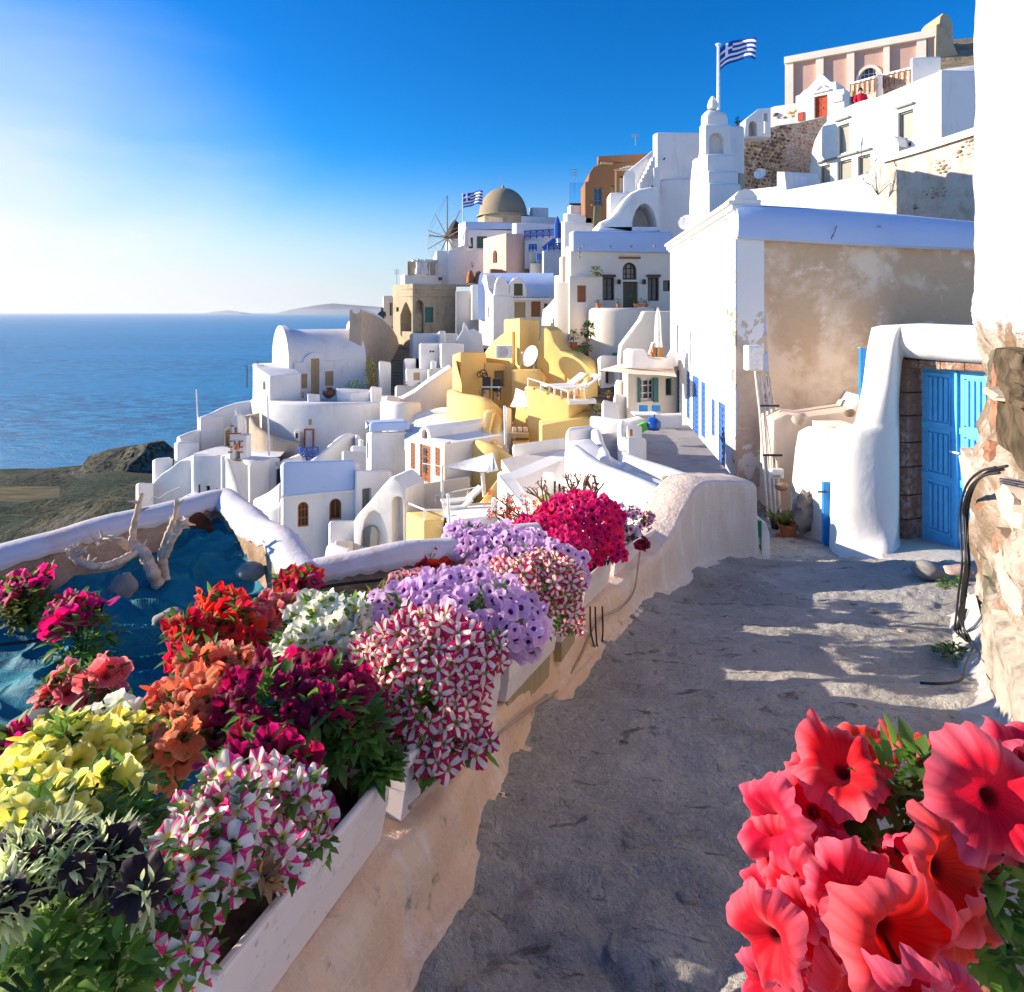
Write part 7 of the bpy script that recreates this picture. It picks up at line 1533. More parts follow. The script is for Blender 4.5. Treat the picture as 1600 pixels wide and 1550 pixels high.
for (a, b), lb in zip(rims, plabels):
    A_ = P(a[0], a[1], rimd(a[1])); B_ = P(b[0], b[1], rimd(b[1])); u = (B_ - A_); L = u.length; u.normalize(); s_ = Vector((u.y, -u.x, 0)).normalized(); w_ = s_.cross(u) * (1 if s_.cross(u).z > 0 else -1); S = -s_
    wt_, wb_, h = .19, .145, .18; q0 = (A_ + B_) / 2; t = thing('planter', lb, 'planter', q0 - w_ * h, 'white trough planters on the parapet'); troughs.append((t, A_, B_, u, S, w_, L))
    def ring(y, hw, hl, mid=.5): return [A_ + u * (L / 2 - hl) + S * (wt_ / 2 - hw) + w_ * y, A_ + u * (L / 2 + hl) + S * (wt_ / 2 - hw) + w_ * y, A_ + u * (L / 2 + hl) + S * (wt_ / 2 + hw) + w_ * y, A_ + u * (L / 2 - hl) + S * (wt_ / 2 + hw) + w_ * y]
    m = MB(); m.grid([ring(-h, wb_ / 2 - .02, L / 2 - .035), ring(-h, wb_ / 2, L / 2 - .02), ring(-h * .56, .0815, L / 2 - .014), ring(-h * .55, .084, L / 2 - .0125), ring(-.03, wt_ / 2 - .012, L / 2 - .008), ring(-.012, wt_ / 2 - .011, L / 2 - .007), ring(-.012, wt_ / 2 - .018, L / 2 - .014), ring(-.06, wt_ / 2 - .022, L / 2 - .02)], closed=True); m.f.append((3, 2, 1, 0)); m.m.append(0); m.build('trough', PLAS, t, bevel=.003, segs=1)
    m = MB(); m.grid([ring(-.032, wt_ / 2 - .009, L / 2 - .006), ring(-.03, wt_ / 2 + .004, L / 2 + .006), ring(-.004, wt_ / 2 + .006, L / 2 + .008), ring(.002, wt_ / 2 + .002, L / 2 + .004), ring(.002, wt_ / 2 - .012, L / 2 - .008), ring(-.012, wt_ / 2 - .018, L / 2 - .014)], closed=True); m.build('rim', PLAS, t, bevel=.003, segs=1)
    m = MB(); rr = []
    for i in range(20):
        rr.append([A_ + u * (.025 + (L - .05) * i / 19) + S * (.03 + .13 * j / 6) - w_ * (.045 + .012 * noise.noise(Vector((i * .7, j * .9, L)))) for j in range(7)])
    m.grid(rr); m.build('soil', SOIL, t, smooth='all')
    # bracket under the trough resting on the wall
    m = MB(); m.obox(A_ - w_ * (h + .002), u, S, w_, (.06, L - .06), (.03, .19), (-.10, 0)); m.build('wooden_batten', W_TAN, t)

# ---- petunias
def petal_mat(name, base, edge, throat, star=None, v0=.12, v1=.36, starw=.5, trans=.42, veins=.25, var=.10, edge0=.7, boost=1.6):
    m, nt, out = newmat(name); uv = nd(nt, 'ShaderNodeUVMap'); sp = nd(nt, 'ShaderNodeSeparateXYZ'); nt.links.new(uv.outputs[0], sp.inputs[0]); u_, v_ = sp.outputs[0], sp.outputs[1]
    fr = nd(nt, 'ShaderNodeMath', operation='FRACT'); nt.links.new(u_, fr.inputs[0]); sb = nd(nt, 'ShaderNodeMath', operation='SUBTRACT'); nt.links.new(fr.outputs[0], sb.inputs[0]); sb.inputs[1].default_value = .5; ab = nd(nt, 'ShaderNodeMath', operation='ABSOLUTE'); nt.links.new(sb.outputs[0], ab.inputs[0])   # 0 in lobe centre .. .5 on the seam
    c = mixn(nt, mrn(nt, v_, edge0, 1.02), base, edge)
    if star:
        w_ = nd(nt, 'ShaderNodeMath', operation='MULTIPLY_ADD'); nt.links.new(v_, w_.inputs[0]); w_.inputs[1].default_value = -.30; w_.inputs[2].default_value = .5 - .0 + (.30 - .5 * starw * .6)
        df = nd(nt, 'ShaderNodeMath', operation='SUBTRACT'); nt.links.new(ab.outputs[0], df.inputs[0]); nt.links.new(w_.outputs[0], df.inputs[1]); c = mixn(nt, mrn(nt, df.outputs[0], -.025, .025), c, star)
    if veins:
        vv = nd(nt, 'ShaderNodeMath', operation='MULTIPLY'); nt.links.new(u_, vv.inputs[0]); vv.inputs[1].default_value = 31; sn = nd(nt, 'ShaderNodeMath', operation='SINE'); nt.links.new(vv.outputs[0], sn.inputs[0])
        c = mixn(nt, mrn(nt, sn.outputs[0], .2, 1.0, 0, veins), c, tuple(x * .45 for x in base) if not star else tuple(.8 * x for x in base))
    c = mixn(nt, mrn(nt, v_, v1, v0), c, throat)
    oi = nd(nt, 'ShaderNodeObjectInfo'); hs_ = nd(nt, 'ShaderNodeHueSaturation'); nt.links.new(c, hs_.inputs['Color']); nt.links.new(mrn(nt, oi.outputs['Random'], 0, 1, 1 - var * 2, 1 + var), hs_.inputs['Value'])
    h2 = nd(nt, 'ShaderNodeMath', operation='MULTIPLY_ADD'); nt.links.new(oi.outputs['Random'], h2.inputs[0]); h2.inputs[1].default_value = .02; h2.inputs[2].default_value = .49; nt.links.new(h2.outputs[0], hs_.inputs['Hue']); c = hs_.outputs[0]
    p = nd(nt, 'ShaderNodeBsdfPrincipled'); nt.links.new(c, p.inputs['Base Color']); p.inputs['Roughness'].default_value = .6; p.inputs['Specular IOR Level'].default_value = .2; p.inputs['Sheen Weight'].default_value = .15
    nb = bumpn(nt, noisen(nt, 160, 3), .15, .002); nt.links.new(nb, p.inputs['Normal'])
    tr = nd(nt, 'ShaderNodeBsdfTranslucent'); hb = nd(nt, 'ShaderNodeHueSaturation'); hb.inputs['Value'].default_value = boost; nt.links.new(c, hb.inputs['Color']); nt.links.new(hb.outputs[0], tr.inputs[0])
    ms = nd(nt, 'ShaderNodeMixShader'); ms.inputs[0].default_value = trans; nt.links.new(p.outputs[0], ms.inputs[1]); nt.links.new(tr.outputs[0], ms.inputs[2]); nt.links.new(ms.outputs[0], out.inputs[0]); return m
YT = (.65, .60, .12)
PM = dict(
 star=petal_mat('petal_white_pink_star', (.84, .82, .76), (.86, .84, .82), (.72, .66, .16), (.80, .03, .24), .10, .40, .95, veins=.12),
 redstar=petal_mat('petal_white_red_star', (.84, .78, .70), (.86, .80, .76), (.40, .30, .10), (.52, .004, .09), .08, .26, 1.25, veins=.1),
 lav=petal_mat('petal_lavender', (.74, .46, .74), (.84, .66, .84), (.10, .02, .14), None, .04, .22, veins=.35),
 magenta=petal_mat('petal_magenta', (.72, .005, .16), (.80, .02, .24), (.10, .0, .03), None, .08, .26, veins=.2),
 burg=petal_mat('petal_burgundy', (.26, .002, .05), (.42, .01, .12), (.03, .0, .01), None, .1, .35, veins=.4, trans=.5, boost=2.2),
 yellow=petal_mat('petal_yellow', (.86, .74, .12), (.86, .83, .36), (.62, .55, .02), None, .1, .42, veins=.15),
 coral=petal_mat('petal_coral', (.86, .22, .09), (.90, .36, .20), (.25, .03, .01), None, .08, .26, veins=.25),
 pink=petal_mat('petal_salmon_pink', (.86, .13, .16), (.88, .30, .32), (.5, .03, .05), None, .08, .3, veins=.25),
 red=petal_mat('petal_scarlet', (.80, .01, .01), (.86, .03, .03), (.2, .0, .0), None, .08, .26, veins=.2),
 white=petal_mat('petal_cream_white', (.84, .82, .68), (.86, .85, .78), (.60, .56, .10), None, .12, .34, veins=.08),
 black=petal_mat('petal_black', (.022, .008, .012), (.035, .012, .02), (.005, .003, .003), None, .1, .3, veins=.3, trans=.2),
 dusty=petal_mat('petal_dusty_pink', (.68, .26, .33), (.80, .50, .52), (.35, .04, .10), None, .15, .6, veins=.4),
 violet=petal_mat('petal_pale_violet', (.62, .34, .55), (.78, .60, .72), (.25, .02, .12), None, .15, .5, veins=.4),
 bigred=petal_mat('petal_coral_red', (.80, .003, .02), (.88, .13, .18), (.16, .0, .005), None, .0, .14, veins=.25, edge0=.55, var=.05, trans=.36, boost=1.0))
CALYX = LEAF
def petunia_mesh(name, mat, seed, nang=20, nr=5, ruff=.09, cup=.35, lobe=.16, tube=.9, frill=0, hi_=False, big=False):
    rg = random.Random(seed); ph = rg.uniform(0, 6.28); ph2 = rg.uniform(0, 6.28); k2 = rg.choice((3, 4, 5)); asym = rg.uniform(.06, .16)
    ti = .10 if hi_ else .17
    prof = [(.05, -tube), (.07, -tube * .6), (ti, -tube * .28)] + [(ti + (1 - ti) * (i / nr) ** 1.05, -tube * .28 + (tube * .28 + cup * .30) * math.sin((i / nr) * math.pi / 2) ** .9) for i in range(1, nr + 1)]
    vs, fs, uvs = [], [], []
    for (r, z) in prof:
        f_ = max(0, (r - ti) / (1 - ti))
        for j in range(nang):
            th = 2 * math.pi * j / nang; lob = abs(math.cos(2.5 * th)); rad = r * (1 - f_ * lobe * (1 - lob) ** 1.6) * (1 + f_ * asym * math.sin(th + ph2))
            rad *= 1 + f_ * .04 * math.sin(11 * th + ph) 
            zz = z + f_ * f_ * (ruff * math.sin(k2 * th + ph) + ruff * .6 * math.sin(2 * th + ph2) + ruff * .4 * math.sin(9 * th + ph2 * 2) + frill * math.sin(17 * th + ph)) - f_ ** 3 * .14 * (1 + math.sin(th + ph)) + .10 * f_ * f_ * (lob - .5)
            if big: zz += .34 * f_ + .08 * f_ * f_ * math.cos(5 * th) - .34 * f_ ** 3.5 * (1 + .6 * math.sin(2 * th + ph)) + .05 * f_ ** 4 * math.sin(15 * th + ph2) + .03 * f_ ** 4 * math.sin(23 * th + ph); rad *= 1 + .025 * f_ ** 4 * math.sin(19 * th + ph2) + .015 * f_ ** 4 * math.sin(31 * th + ph)
            vs.append((rad * math.cos(th), rad * math.sin(th), zz)); uvs.append((5 * th / (2 * math.pi) + .5, f_))
    for i in range(len(prof) - 1):
        for j in range(nang): fs.append((i * nang + j, i * nang + (j + 1) % nang, (i + 1) * nang + (j + 1) % nang, (i + 1) * nang + j))
    nf = len(fs); o = len(vs)   # green calyx
    for j in range(5):
        a = 2 * math.pi * j / 5; vs += [(.05 * math.cos(a - .5), .05 * math.sin(a - .5), -tube), (.05 * math.cos(a + .5), .05 * math.sin(a + .5), -tube), (.22 * math.cos(a), .22 * math.sin(a), -tube * .62)]; fs.append((o + 3 * j, o + 3 * j + 1, o + 3 * j + 2)); uvs += [(0, 0)] * 3
    me = bpy.data.meshes.new(name); me.from_pydata(vs, [], fs); me.materials.append(mat); me.materials.append(CALYX)
    ul = me.uv_layers.new(name='UVMap')
    for l in me.loops:
        a, b = uvs[l.vertex_index]; ul.data[l.index].uv = (a, b)
    for p in me.polygons:   # seam fix
        p.use_smooth = True
        if p.index >= nf: p.material_index = 1; continue
        us_ = [ul.data[i].uv[0] for i in p.loop_indices]
        if max(us_) - min(us_) > 2:
            for i in p.loop_indices:
                if ul.data[i].uv[0] < 2.5: ul.data[i].uv[0] += 5
    return me
FM = {}
def flowers_of(kind, hi=False):
    if (kind, hi) not in FM:
        cup = {'lav': .5, 'magenta': .5, 'redstar': .45, 'yellow': .9, 'black': .2, 'burg': .3, 'pink': .6, 'red': .6, 'white': .35, 'dusty': .8}.get(kind, .4)
        FM[(kind, hi)] = [petunia_mesh(kind + '_petunia', PM[kind], 11 * k + len(kind), (80 if kind == 'bigred' else 40) if hi else 20, (14 if kind == 'bigred' else 9) if hi else 5, .10 + .03 * (k % 3) + (.04 if hi else 0), cup * (.6 + .35 * (k % 3)), tube=.9 if kind not in ('dusty',) else .7, frill=.03 if hi else 0, hi_=hi, lobe=.15 if kind == 'bigred' else .16, big=kind == 'bigred') for k in range(6)]
    return FM[(kind, hi)]
def quat_to(dirv, spin): return dirv.to_track_quat('Z', 'Y').to_matrix().to_4x4() @ Matrix.Rotation(spin, 4, 'Z')
SUNSIDE = Vector((-.35, -.55, .55))
PG = 'petunia plants along the parapet and garden'
def put_flower(t, kind, pos, dirv, r, hi=False, rg=random, name='flower'):
    o = bpy.data.objects.new(name, rg.choice(flowers_of(kind, hi))); COL.objects.link(o); o.parent = t
    M = quat_to(dirv.normalized(), rg.uniform(0, 6.28)); o.location = pos - WL[t.name]; o.rotation_euler = M.to_euler(); o.scale = (r * rg.uniform(.85, 1.12), r * rg.uniform(.85, 1.12), r)
    return o
def bud_of(kind):
    if ('bud', kind) not in FM:
        mb = MB(); mb.lathe([(.04, -.9), (.06, -.4), (.13, .1), (.12, .4), (.05, .75), (.01, .8)], (0, 0, 0), 7); me = bpy.data.meshes.new('bud'); me.from_pydata(mb.v, [], mb.f); me.materials.append(PM[kind]); me.uv_layers.new(name='UVMap'); FM[('bud', kind)] = me
        for l in me.uv_layers[0].data: l.uv = (.5, .8)
    return FM[('bud', kind)]
def plant(label, kinds, blobs, r, n, leaf=LEAF, nl=500, lsize=None, lw=.55, seed=0, view=.55, hi=False, zmin=-.55, petal_cover=.95, cat='petunia plant', name='petunia_plant', group=PG):
    """blobs: (px, py, rx, ry, depth[, rd]) ellipsoids in pixels at a depth: flowers sit on their skins, leaves fill them"""
    rg = random.Random(seed); q = P(blobs[0][0], blobs[0][1] + blobs[0][3], blobs[0][4]); t = thing(name, label, cat, q, group); gs = 1.24 if 'mound' in label and seed in (3, 4, 5, 6, 7) else 1.0; n = int(n * gs * gs)
    B = []
    for b in blobs:
        k = b[4] / 1000; c0_ = P(b[0], b[1], b[4]); R0 = Vector((b[2] * k, (b[5] if len(b) > 5 else b[2]) * k, b[3] * k)) * gs; c0_.z += (gs - 1) * R0.z * (1.3 if seed < 5 else 2.2); B.append((c0_, R0 * .80))
        for _ in range(5 if b[2] > 25 else 0):
            v = Vector((rg.gauss(0, 1), rg.gauss(0, 1), rg.gauss(0, .8))).normalized(); B.append((c0_ + Vector((v.x * R0.x, v.y * R0.y, v.z * R0.z)) * rg.uniform(.55, .92), R0 * rg.uniform(.30, .50)))
    ws = [R_.x * R_.z for _, R_ in B]; pts = []; tries = 0
    while len(pts) < n and tries < n * 40:
        tries += 1; c_, R_ = rg.choices(B, ws)[0]; v = Vector((rg.gauss(0, 1), rg.gauss(0, 1), rg.gauss(0, 1))).normalized()
        if v.z < zmin or v.y > .75: continue
        p = c_ + Vector((v.x * R_.x, v.y * R_.y, v.z * R_.z)) * rg.uniform(.78, 1.1)
        if any(((p - a).x / b.x) ** 2 + ((p - a).y / b.y) ** 2 + ((p - a).z / b.z) ** 2 < .72 for a, b in B): continue
        if any((p - o).length < r * .88 for o, _ in pts): continue
        nn = Vector((v.x / R_.x, v.y / R_.y, v.z / R_.z)).normalized(); pts.append((p, nn))
    for p, nn in pts:
        dv = nn * .75 + Vector((rg.uniform(-.7, .7), -view * .8 + rg.uniform(-.55, .5), .2 + rg.uniform(-.5, .5))); kd = kinds if isinstance(kinds, str) else rg.choice(kinds)
        put_flower(t, kd, p, dv, r * rg.uniform(.72, 1.15), hi, rg)
    for p, nn in pts[::9]:
        o = bpy.data.objects.new('bud', bud_of(kinds if isinstance(kinds, str) else kinds[0])); COL.objects.link(o); o.parent = t; dv = nn + Vector((rg.uniform(-.5, .5), -.3, rg.uniform(-.2, .8))); o.location = p + nn * r * .5 - WL[t.name]; o.rotation_euler = quat_to(dv.normalized(), 0).to_euler(); o.scale = (r, r, r)
    m = MB(); ls = lsize or r * .9
    random.seed(seed + 100)
    for i in range(nl):
        c_, R_ = rg.choices(B, ws)[0]; v = Vector((rg.gauss(0, 1), rg.gauss(0, 1), rg.gauss(0, 1))).normalized(); rr = rg.uniform(.3, .86)
        p = c_ + Vector((v.x * R_.x, v.y * R_.y, v.z * R_.z)) * rr; leaf_geo(m, p, v + Vector((rg.uniform(-.8, .8), rg.uniform(-.8, .8), rg.uniform(-.3, .9))), Zv, ls * rg.uniform(.7, 1.5), ls * lw * rg.uniform(.8, 1.2), rg.uniform(0, .5), seg=4 if hi else 3)
    o = m.build('foliage', leaf, t, normals=False, smooth='all'); o['kind'] = 'stuff'
    m = MB()
    for i in range(14):
        c_, R_ = rg.choice(B); v = rnd_dir(-.2); m.tube([c_ - Vector((0, 0, R_.z)), c_ - Vector((v.x * R_.x, v.y * R_.y, 0)) * .3, c_ + Vector((v.x * R_.x, v.y * R_.y, v.z * R_.z)) * 1.15], r * .06, 4)
    m.build('stems', LEAFD, t); return t
# along the parapet
plant('white petunias with pink star stripes spilling over the nearest trough', 'star', [(335, 1290, 75, 70, 1.17, 60), (410, 1245, 70, 50, 1.32, 50), (290, 1400, 58, 80, 1.06, 50), (350, 1370, 45, 50, 1.12, 40), (270, 1500, 48, 60, 1.0, 40), (485, 1300, 30, 50, 1.36, 26), (440, 1340, 28, 40, 1.22, 24)], .032, 150, seed=1, nl=1000, view=.9, hi=True, lsize=.032)
plant('velvety burgundy petunias in the middle of the nearest trough', 'burg', [(430, 1100, 110, 75, 1.62, 80), (520, 1090, 75, 70, 1.72, 60), (400, 1190, 75, 50, 1.42, 50)], .036, 110, seed=2, nl=1500, view=.7, hi=True, lsize=.04)
plant('crimson and white striped petunia mound over the second trough', 'redstar', [(665, 1080, 95, 80, 1.95, 75), (690, 1160, 62, 70, 1.85, 45), (610, 1050, 60, 50, 2.05, 50)], .034, 150, seed=3, nl=1100, view=.8, hi=True, lsize=.035)
plant('large lavender petunia mound with dark throats over the third trough', 'lav', [(720, 985, 110, 62, 2.35, 80), (790, 1000, 66, 50, 2.3, 50), (640, 990, 60, 50, 2.45, 50), (745, 1025, 45, 40, 2.25, 35)], .034, 190, seed=4, nl=1200, view=.8, lsize=.035)
plant('second crimson and white striped mound behind the lavender one', 'redstar', [(850, 935, 58, 42, 2.75, 45), (855, 985, 40, 45, 2.65, 30), (780, 935, 50, 25, 2.85, 30)], .033, 90, seed=5, nl=700, view=.8)
plant('pale lavender petunia mound farther along the parapet', 'lav', [(790, 900, 85, 42, 3.1, 60), (870, 925, 45, 45, 3.05, 35), (750, 865, 50, 26, 3.25, 40)], .034, 150, seed=6, nl=900, view=.8)
plant('dense magenta petunia mound over the fifth trough', 'magenta', [(905, 838, 65, 38, 4.0, 50), (860, 855, 50, 28, 3.8, 40), (935, 865, 35, 32, 3.9, 30), (875, 885, 45, 30, 3.6, 35)], .036, 210, seed=7, nl=900, view=.8, leaf=LEAFD)
plant('purple and white striped petunias in the farthest trough', ['violet', 'redstar', 'violet'], [(985, 815, 40, 18, 4.9, 40), (960, 835, 30, 20, 4.6, 30)], .036, 46, seed=8, nl=500, leaf=LEAFD)
plant('single dark plum petunia trailing over the farthest trough', 'burg', [(1004, 850, 10, 10, 4.55, 10)], .036, 6, seed=28, nl=40, leaf=LEAFD)
plant('dusty rose petunias between the cream and lavender mounds', 'dusty', [(655, 925, 42, 38, 2.75, 40), (625, 950, 28, 32, 2.6, 30), (700, 910, 30, 25, 2.85, 30)], .033, 90, seed=9, nl=400)
plant('scarlet petunias behind the dusty rose ones', 'red', [(678, 880, 30, 16, 3.05, 30)], .045, 20, seed=10, nl=120)
plant('cream white petunias left of the lavender mound', 'white', [(520, 985, 72, 38, 2.2, 60), (465, 1005, 42, 28, 2.1, 40)], .044, 66, seed=11, nl=600, view=.7, hi=True)
plant('sunlit yellow petunia mound at the left', 'yellow', [(130, 1195, 100, 62, 1.45, 80), (50, 1250, 65, 70, 1.32, 60), (185, 1165, 50, 38, 1.55, 40), (60, 1290, 80, 50, 1.12, 50), (160, 1250, 55, 40, 1.25, 40)], .038, 150, seed=12, nl=1500, view=.5, hi=True, lsize=.04)
plant('coral orange petunias left of the burgundy ones', 'coral', [(290, 1120, 58, 68, 1.65, 50), (335, 1055, 52, 35, 1.8, 45), (262, 1185, 36, 50, 1.5, 30)], .042, 66, seed=13, nl=500, hi=True)
plant('salmon pink petunias at the top of the coral group', 'pink', [(320, 1045, 45, 30, 1.95, 40), (375, 1050, 30, 22, 1.95, 30)], .044, 22, seed=14, nl=200, hi=True)
plant('scarlet petunias standing at the edge of the tarp', 'red', [(345, 950, 42, 30, 2.3, 40), (300, 985, 36, 26, 2.15, 30), (370, 985, 34, 32, 2.2, 30), (285, 1025, 22, 20, 2.0, 20)], .043, 44, seed=15, nl=500, hi=True)
plant('salmon pink petunias between scarlet and cream ones', 'pink', [(440, 958, 42, 24, 2.4, 40), (410, 985, 34, 24, 2.3, 30)], .044, 34, seed=16, nl=260, hi=True)
plant('deep crimson petunias near the bend of the tarp wall', ['magenta', 'burg', 'red'], [(472, 912, 32, 20, 2.75, 30)], .048, 14, seed=17, nl=260)
plant('bright crimson petunia with green leaves far left on the tarp', 'magenta', [(45, 912, 28, 14, 2.7, 30)], .052, 10, seed=18, nl=60, hi=True)
plant('leafy dark crimson petunia on the tarp', ['burg', 'magenta'], [(118, 955, 46, 20, 2.45, 40)], .046, 13, seed=19, nl=100, hi=True)
plant('pink petunia clump low on the tarp', 'pink', [(95, 1085, 30, 36, 1.95, 30), (155, 1070, 26, 32, 1.95, 26)], .045, 24, seed=20, nl=260, hi=True)
plant('white petunia pair above the yellow mound', 'white', [(185, 1125, 40, 24, 1.65, 30)], .042, 7, seed=21, nl=30, hi=True)
plant('crimson petunias at the left edge behind the yellow mound', 'magenta', [(15, 1185, 42, 32, 1.5, 35), (62, 1155, 18, 14, 1.55, 16)], .044, 26, seed=22, nl=120, hi=True)
plant('near-black petunias in front of the yellow mound', 'black', [(60, 1340, 85, 34, .92, 50), (165, 1330, 70, 28, .95, 40), (228, 1395, 24, 28, .88, 18), (10, 1420, 30, 50, .85, 30)], .034, 20, seed=23, nl=1300, leaf=LEAFG, view=.6, hi=True, lsize=.03, lw=.24)
# leafy bases
def leafy(label, blobs, ls, n, mat, lw=.5, seed=50, name='leafy_plant'):
    rg = random.Random(seed); t = thing(name, label, 'plant', P(blobs[0][0], blobs[0][1] + blobs[0][3], blobs[0][4])); m = MB()
    for i in range(n):
        b = rg.choice(blobs); k = b[4] / 1000; v = Vector((rg.gauss(0, 1), rg.gauss(0, 1), rg.gauss(0, 1))).normalized() * rg.uniform(.3, 1) ** .5
        p = P(b[0], b[1], b[4]) + Vector((v.x * b[2], v.y * b[2] * .7, v.z * b[3])) * k; leaf_geo(m, p, Vector((v.x, v.y, v.z * .5)) + Vector((rg.uniform(-.7, .7), rg.uniform(-.7, .7), rg.uniform(-.2, 1.2))), Zv, ls * rg.uniform(.6, 1.4), ls * lw * rg.uniform(.7, 1.2), rg.uniform(0, .6), 4)
    o = m.build('foliage', mat, t, normals=False, smooth='all'); o['kind'] = 'stuff'
    m = MB()
    for i in range(8): b = rg.choice(blobs); c_ = P(b[0], b[1], b[4]); v = rnd_dir(0); m.tube([c_ - Zv * b[3] * b[4] / 1000, c_ + v * b[2] * b[4] / 1400], .004, 4)
    m.build('stems', LEAFD, t); return t
leafy('grey-green leafy mass filling the bottom left corner', [(110, 1470, 110, 90, .98), (30, 1500, 80, 90, .92), (190, 1490, 55, 75, 1.0), (80, 1400, 90, 40, 1.0)], .032, 2600, LEAFG, .28, 51)
leafy('broad green leaves in the bottom left corner', [(60, 1520, 80, 50, .86), (170, 1520, 45, 50, .9), (130, 1430, 80, 40, .95)], .034, 300, LEAF, .5, 52)
leafy('green leaves between the yellow and striped petunias', [(200, 1290, 50, 40, 1.2), (110, 1310, 100, 28, 1.12)], .03, 500, LEAF, .5, 53)
leafy('leafy clump under the dark crimson petunia', [(130, 995, 52, 36, 2.4)], .045, 150, LEAF, .6, 54); leafy('pale leafy clump under the far left crimson petunia', [(45, 950, 40, 26, 2.65)], .05, 180, LEAFO, .6, 55)
leafy('green shoots at the open end of the nearest trough', [(545, 1150, 48, 55, 1.6), (590, 1200, 25, 22, 1.6)], .04, 420, LEAF, .6, 56); leafy('yellow-green tuft above the cream petunias', [(595, 936, 22, 12, 2.7)], .05, 90, LEAFY, .5, 57)
leafy('withered brown leaves in the nearest trough', [(405, 1380, 18, 28, 1.12)], .03, 60, plain('dead_leaf', (.35, .19, .08), .8, .1, var=.4), .5, 58)
# thorny red-flowered shrub and cactus stems
t = thing('thorn_shrub', 'sprawling crown-of-thorns shrub with tiny scarlet flowers behind the magenta mound', 'shrub', P(820, 850, 4.3)); rg = random.Random(8); tips = []
m = MB()
for i in range(34):
    a = P(rg.uniform(790, 860), 850, 4.2); b = P(rg.uniform(768, 872), rg.uniform(776, 838), rg.uniform(4.0, 4.5)); md = a.lerp(b, .5) + Vector((rg.uniform(-.06, .06), 0, rg.uniform(-.02, .06))); m.tube([a, md, b], [.008, .006, .004], 5); tips += [b, md.lerp(b, .5) + Vector((rg.uniform(-.03, .03), 0, .03))]
m.build('stems', plain('thorny_stem', (.22, .13, .07), .9, .05), t)
TF = bpy.data.meshes.new('small_red_flower'); mm = MB()
for j in range(4): a = j * math.pi / 2; mm.add([(0, 0, 0), (math.cos(a - .5), math.sin(a - .5), .2), (1.25 * math.cos(a), 1.25 * math.sin(a), .3), (math.cos(a + .5), math.sin(a + .5), .2)], [(0, 1, 2, 3)])
TF.from_pydata(mm.v, [], mm.f); TF.materials.append(plain('small_scarlet', (.75, .05, .02), .6, .2, var=.25))
for i in range(230):
    p = rg.choice(tips) + Vector((rg.gauss(0, .035), rg.gauss(0, .04), rg.gauss(0, .025))); o = bpy.data.objects.new('flower', TF); COL.objects.link(o); o.parent = t; o.location = p - WL[t.name]; s_ = rg.uniform(.011, .018); o.scale = (s_, s_, s_); o.rotation_euler = (rg.uniform(.3, 1.4), rg.uniform(-.4, .4), rg.uniform(0, 6))
m = MB()
for i in range(160): p = rg.choice(tips) - Vector((0, 0, rg.uniform(0, .12))); leaf_geo(m, p, Vector((rg.uniform(-1, 1), rg.uniform(-1, 1), rg.uniform(-.2, 1))), Zv, .035, .015, .2, 2)
o = m.build('leaves', LEAFO, t, normals=False); o['kind'] = 'stuff'
t = thing('euphorbia', 'bare branching brown succulent rising above the magenta mound', 'shrub', P(900, 830, 4.6)); m = MB(); tips = []
def branch(p, dv, L, r_, lev):
    e = p + dv * L; m.tube([p, p.lerp(e, .5) + Vector((rg.uniform(-.01, .01), 0, rg.uniform(-.01, .01))), e], [r_, r_ * .85, r_ * .7], 6)
    if lev == 0: tips.append(e); return
    for i in range(rg.choice((2, 3))): branch(e, (dv + Vector((rg.uniform(-.75, .75), rg.uniform(-.4, .4), rg.uniform(-.15, .5)))).normalized(), L * rg.uniform(.6, .85), r_ * .72, lev - 1)
for px_, dx in ((880, -.5), (900, .0), (915, .4), (905, -.15)): branch(P(px_, 835, 4.6), Vector((dx, 0, 1)).normalized(), .15, .016, 3)
m.build('branches', plain('succulent_bark', (.24, .15, .10), .85, .1, var=.3), t, smooth=True)
m = MB()
for p in tips:
    for i in range(4): leaf_geo(m, p, Vector((rg.uniform(-1, 1), rg.uniform(-1, 1), rg.uniform(0, 1))), Zv, .03, .014, .2, 2)
m.build('leaf_tufts', plain('rusty_leaf', (.32, .09, .05), .7, .1, var=.4), t, normals=False)
plant('small violet flowers among the bare stems', 'violet', [(940, 800, 45, 12, 4.8, 40), (985, 800, 22, 10, 5.0, 22)], .022, 46, seed=31, nl=260, leaf=LEAFD, name='violet_plant')
t = thing('garden_cactus', 'grey round cactus pad behind the magenta mound', 'cactus', P(856, 800, 4.8)); m = MB(); m.lathe([(.01, 0), (.07, .03), (.095, .09), (.07, .15), (.01, .18)], P(856, 808, 4.8), 14); m.build('pad', LEAFG, t, smooth=True)
for i in range(3): m = MB(); m.tube([P(866 + i * 8, 790, 4.7), P(867 + i * 7, 752 + i * 4, 4.7)], .008, 5); m.build('spike', DARKM, t)

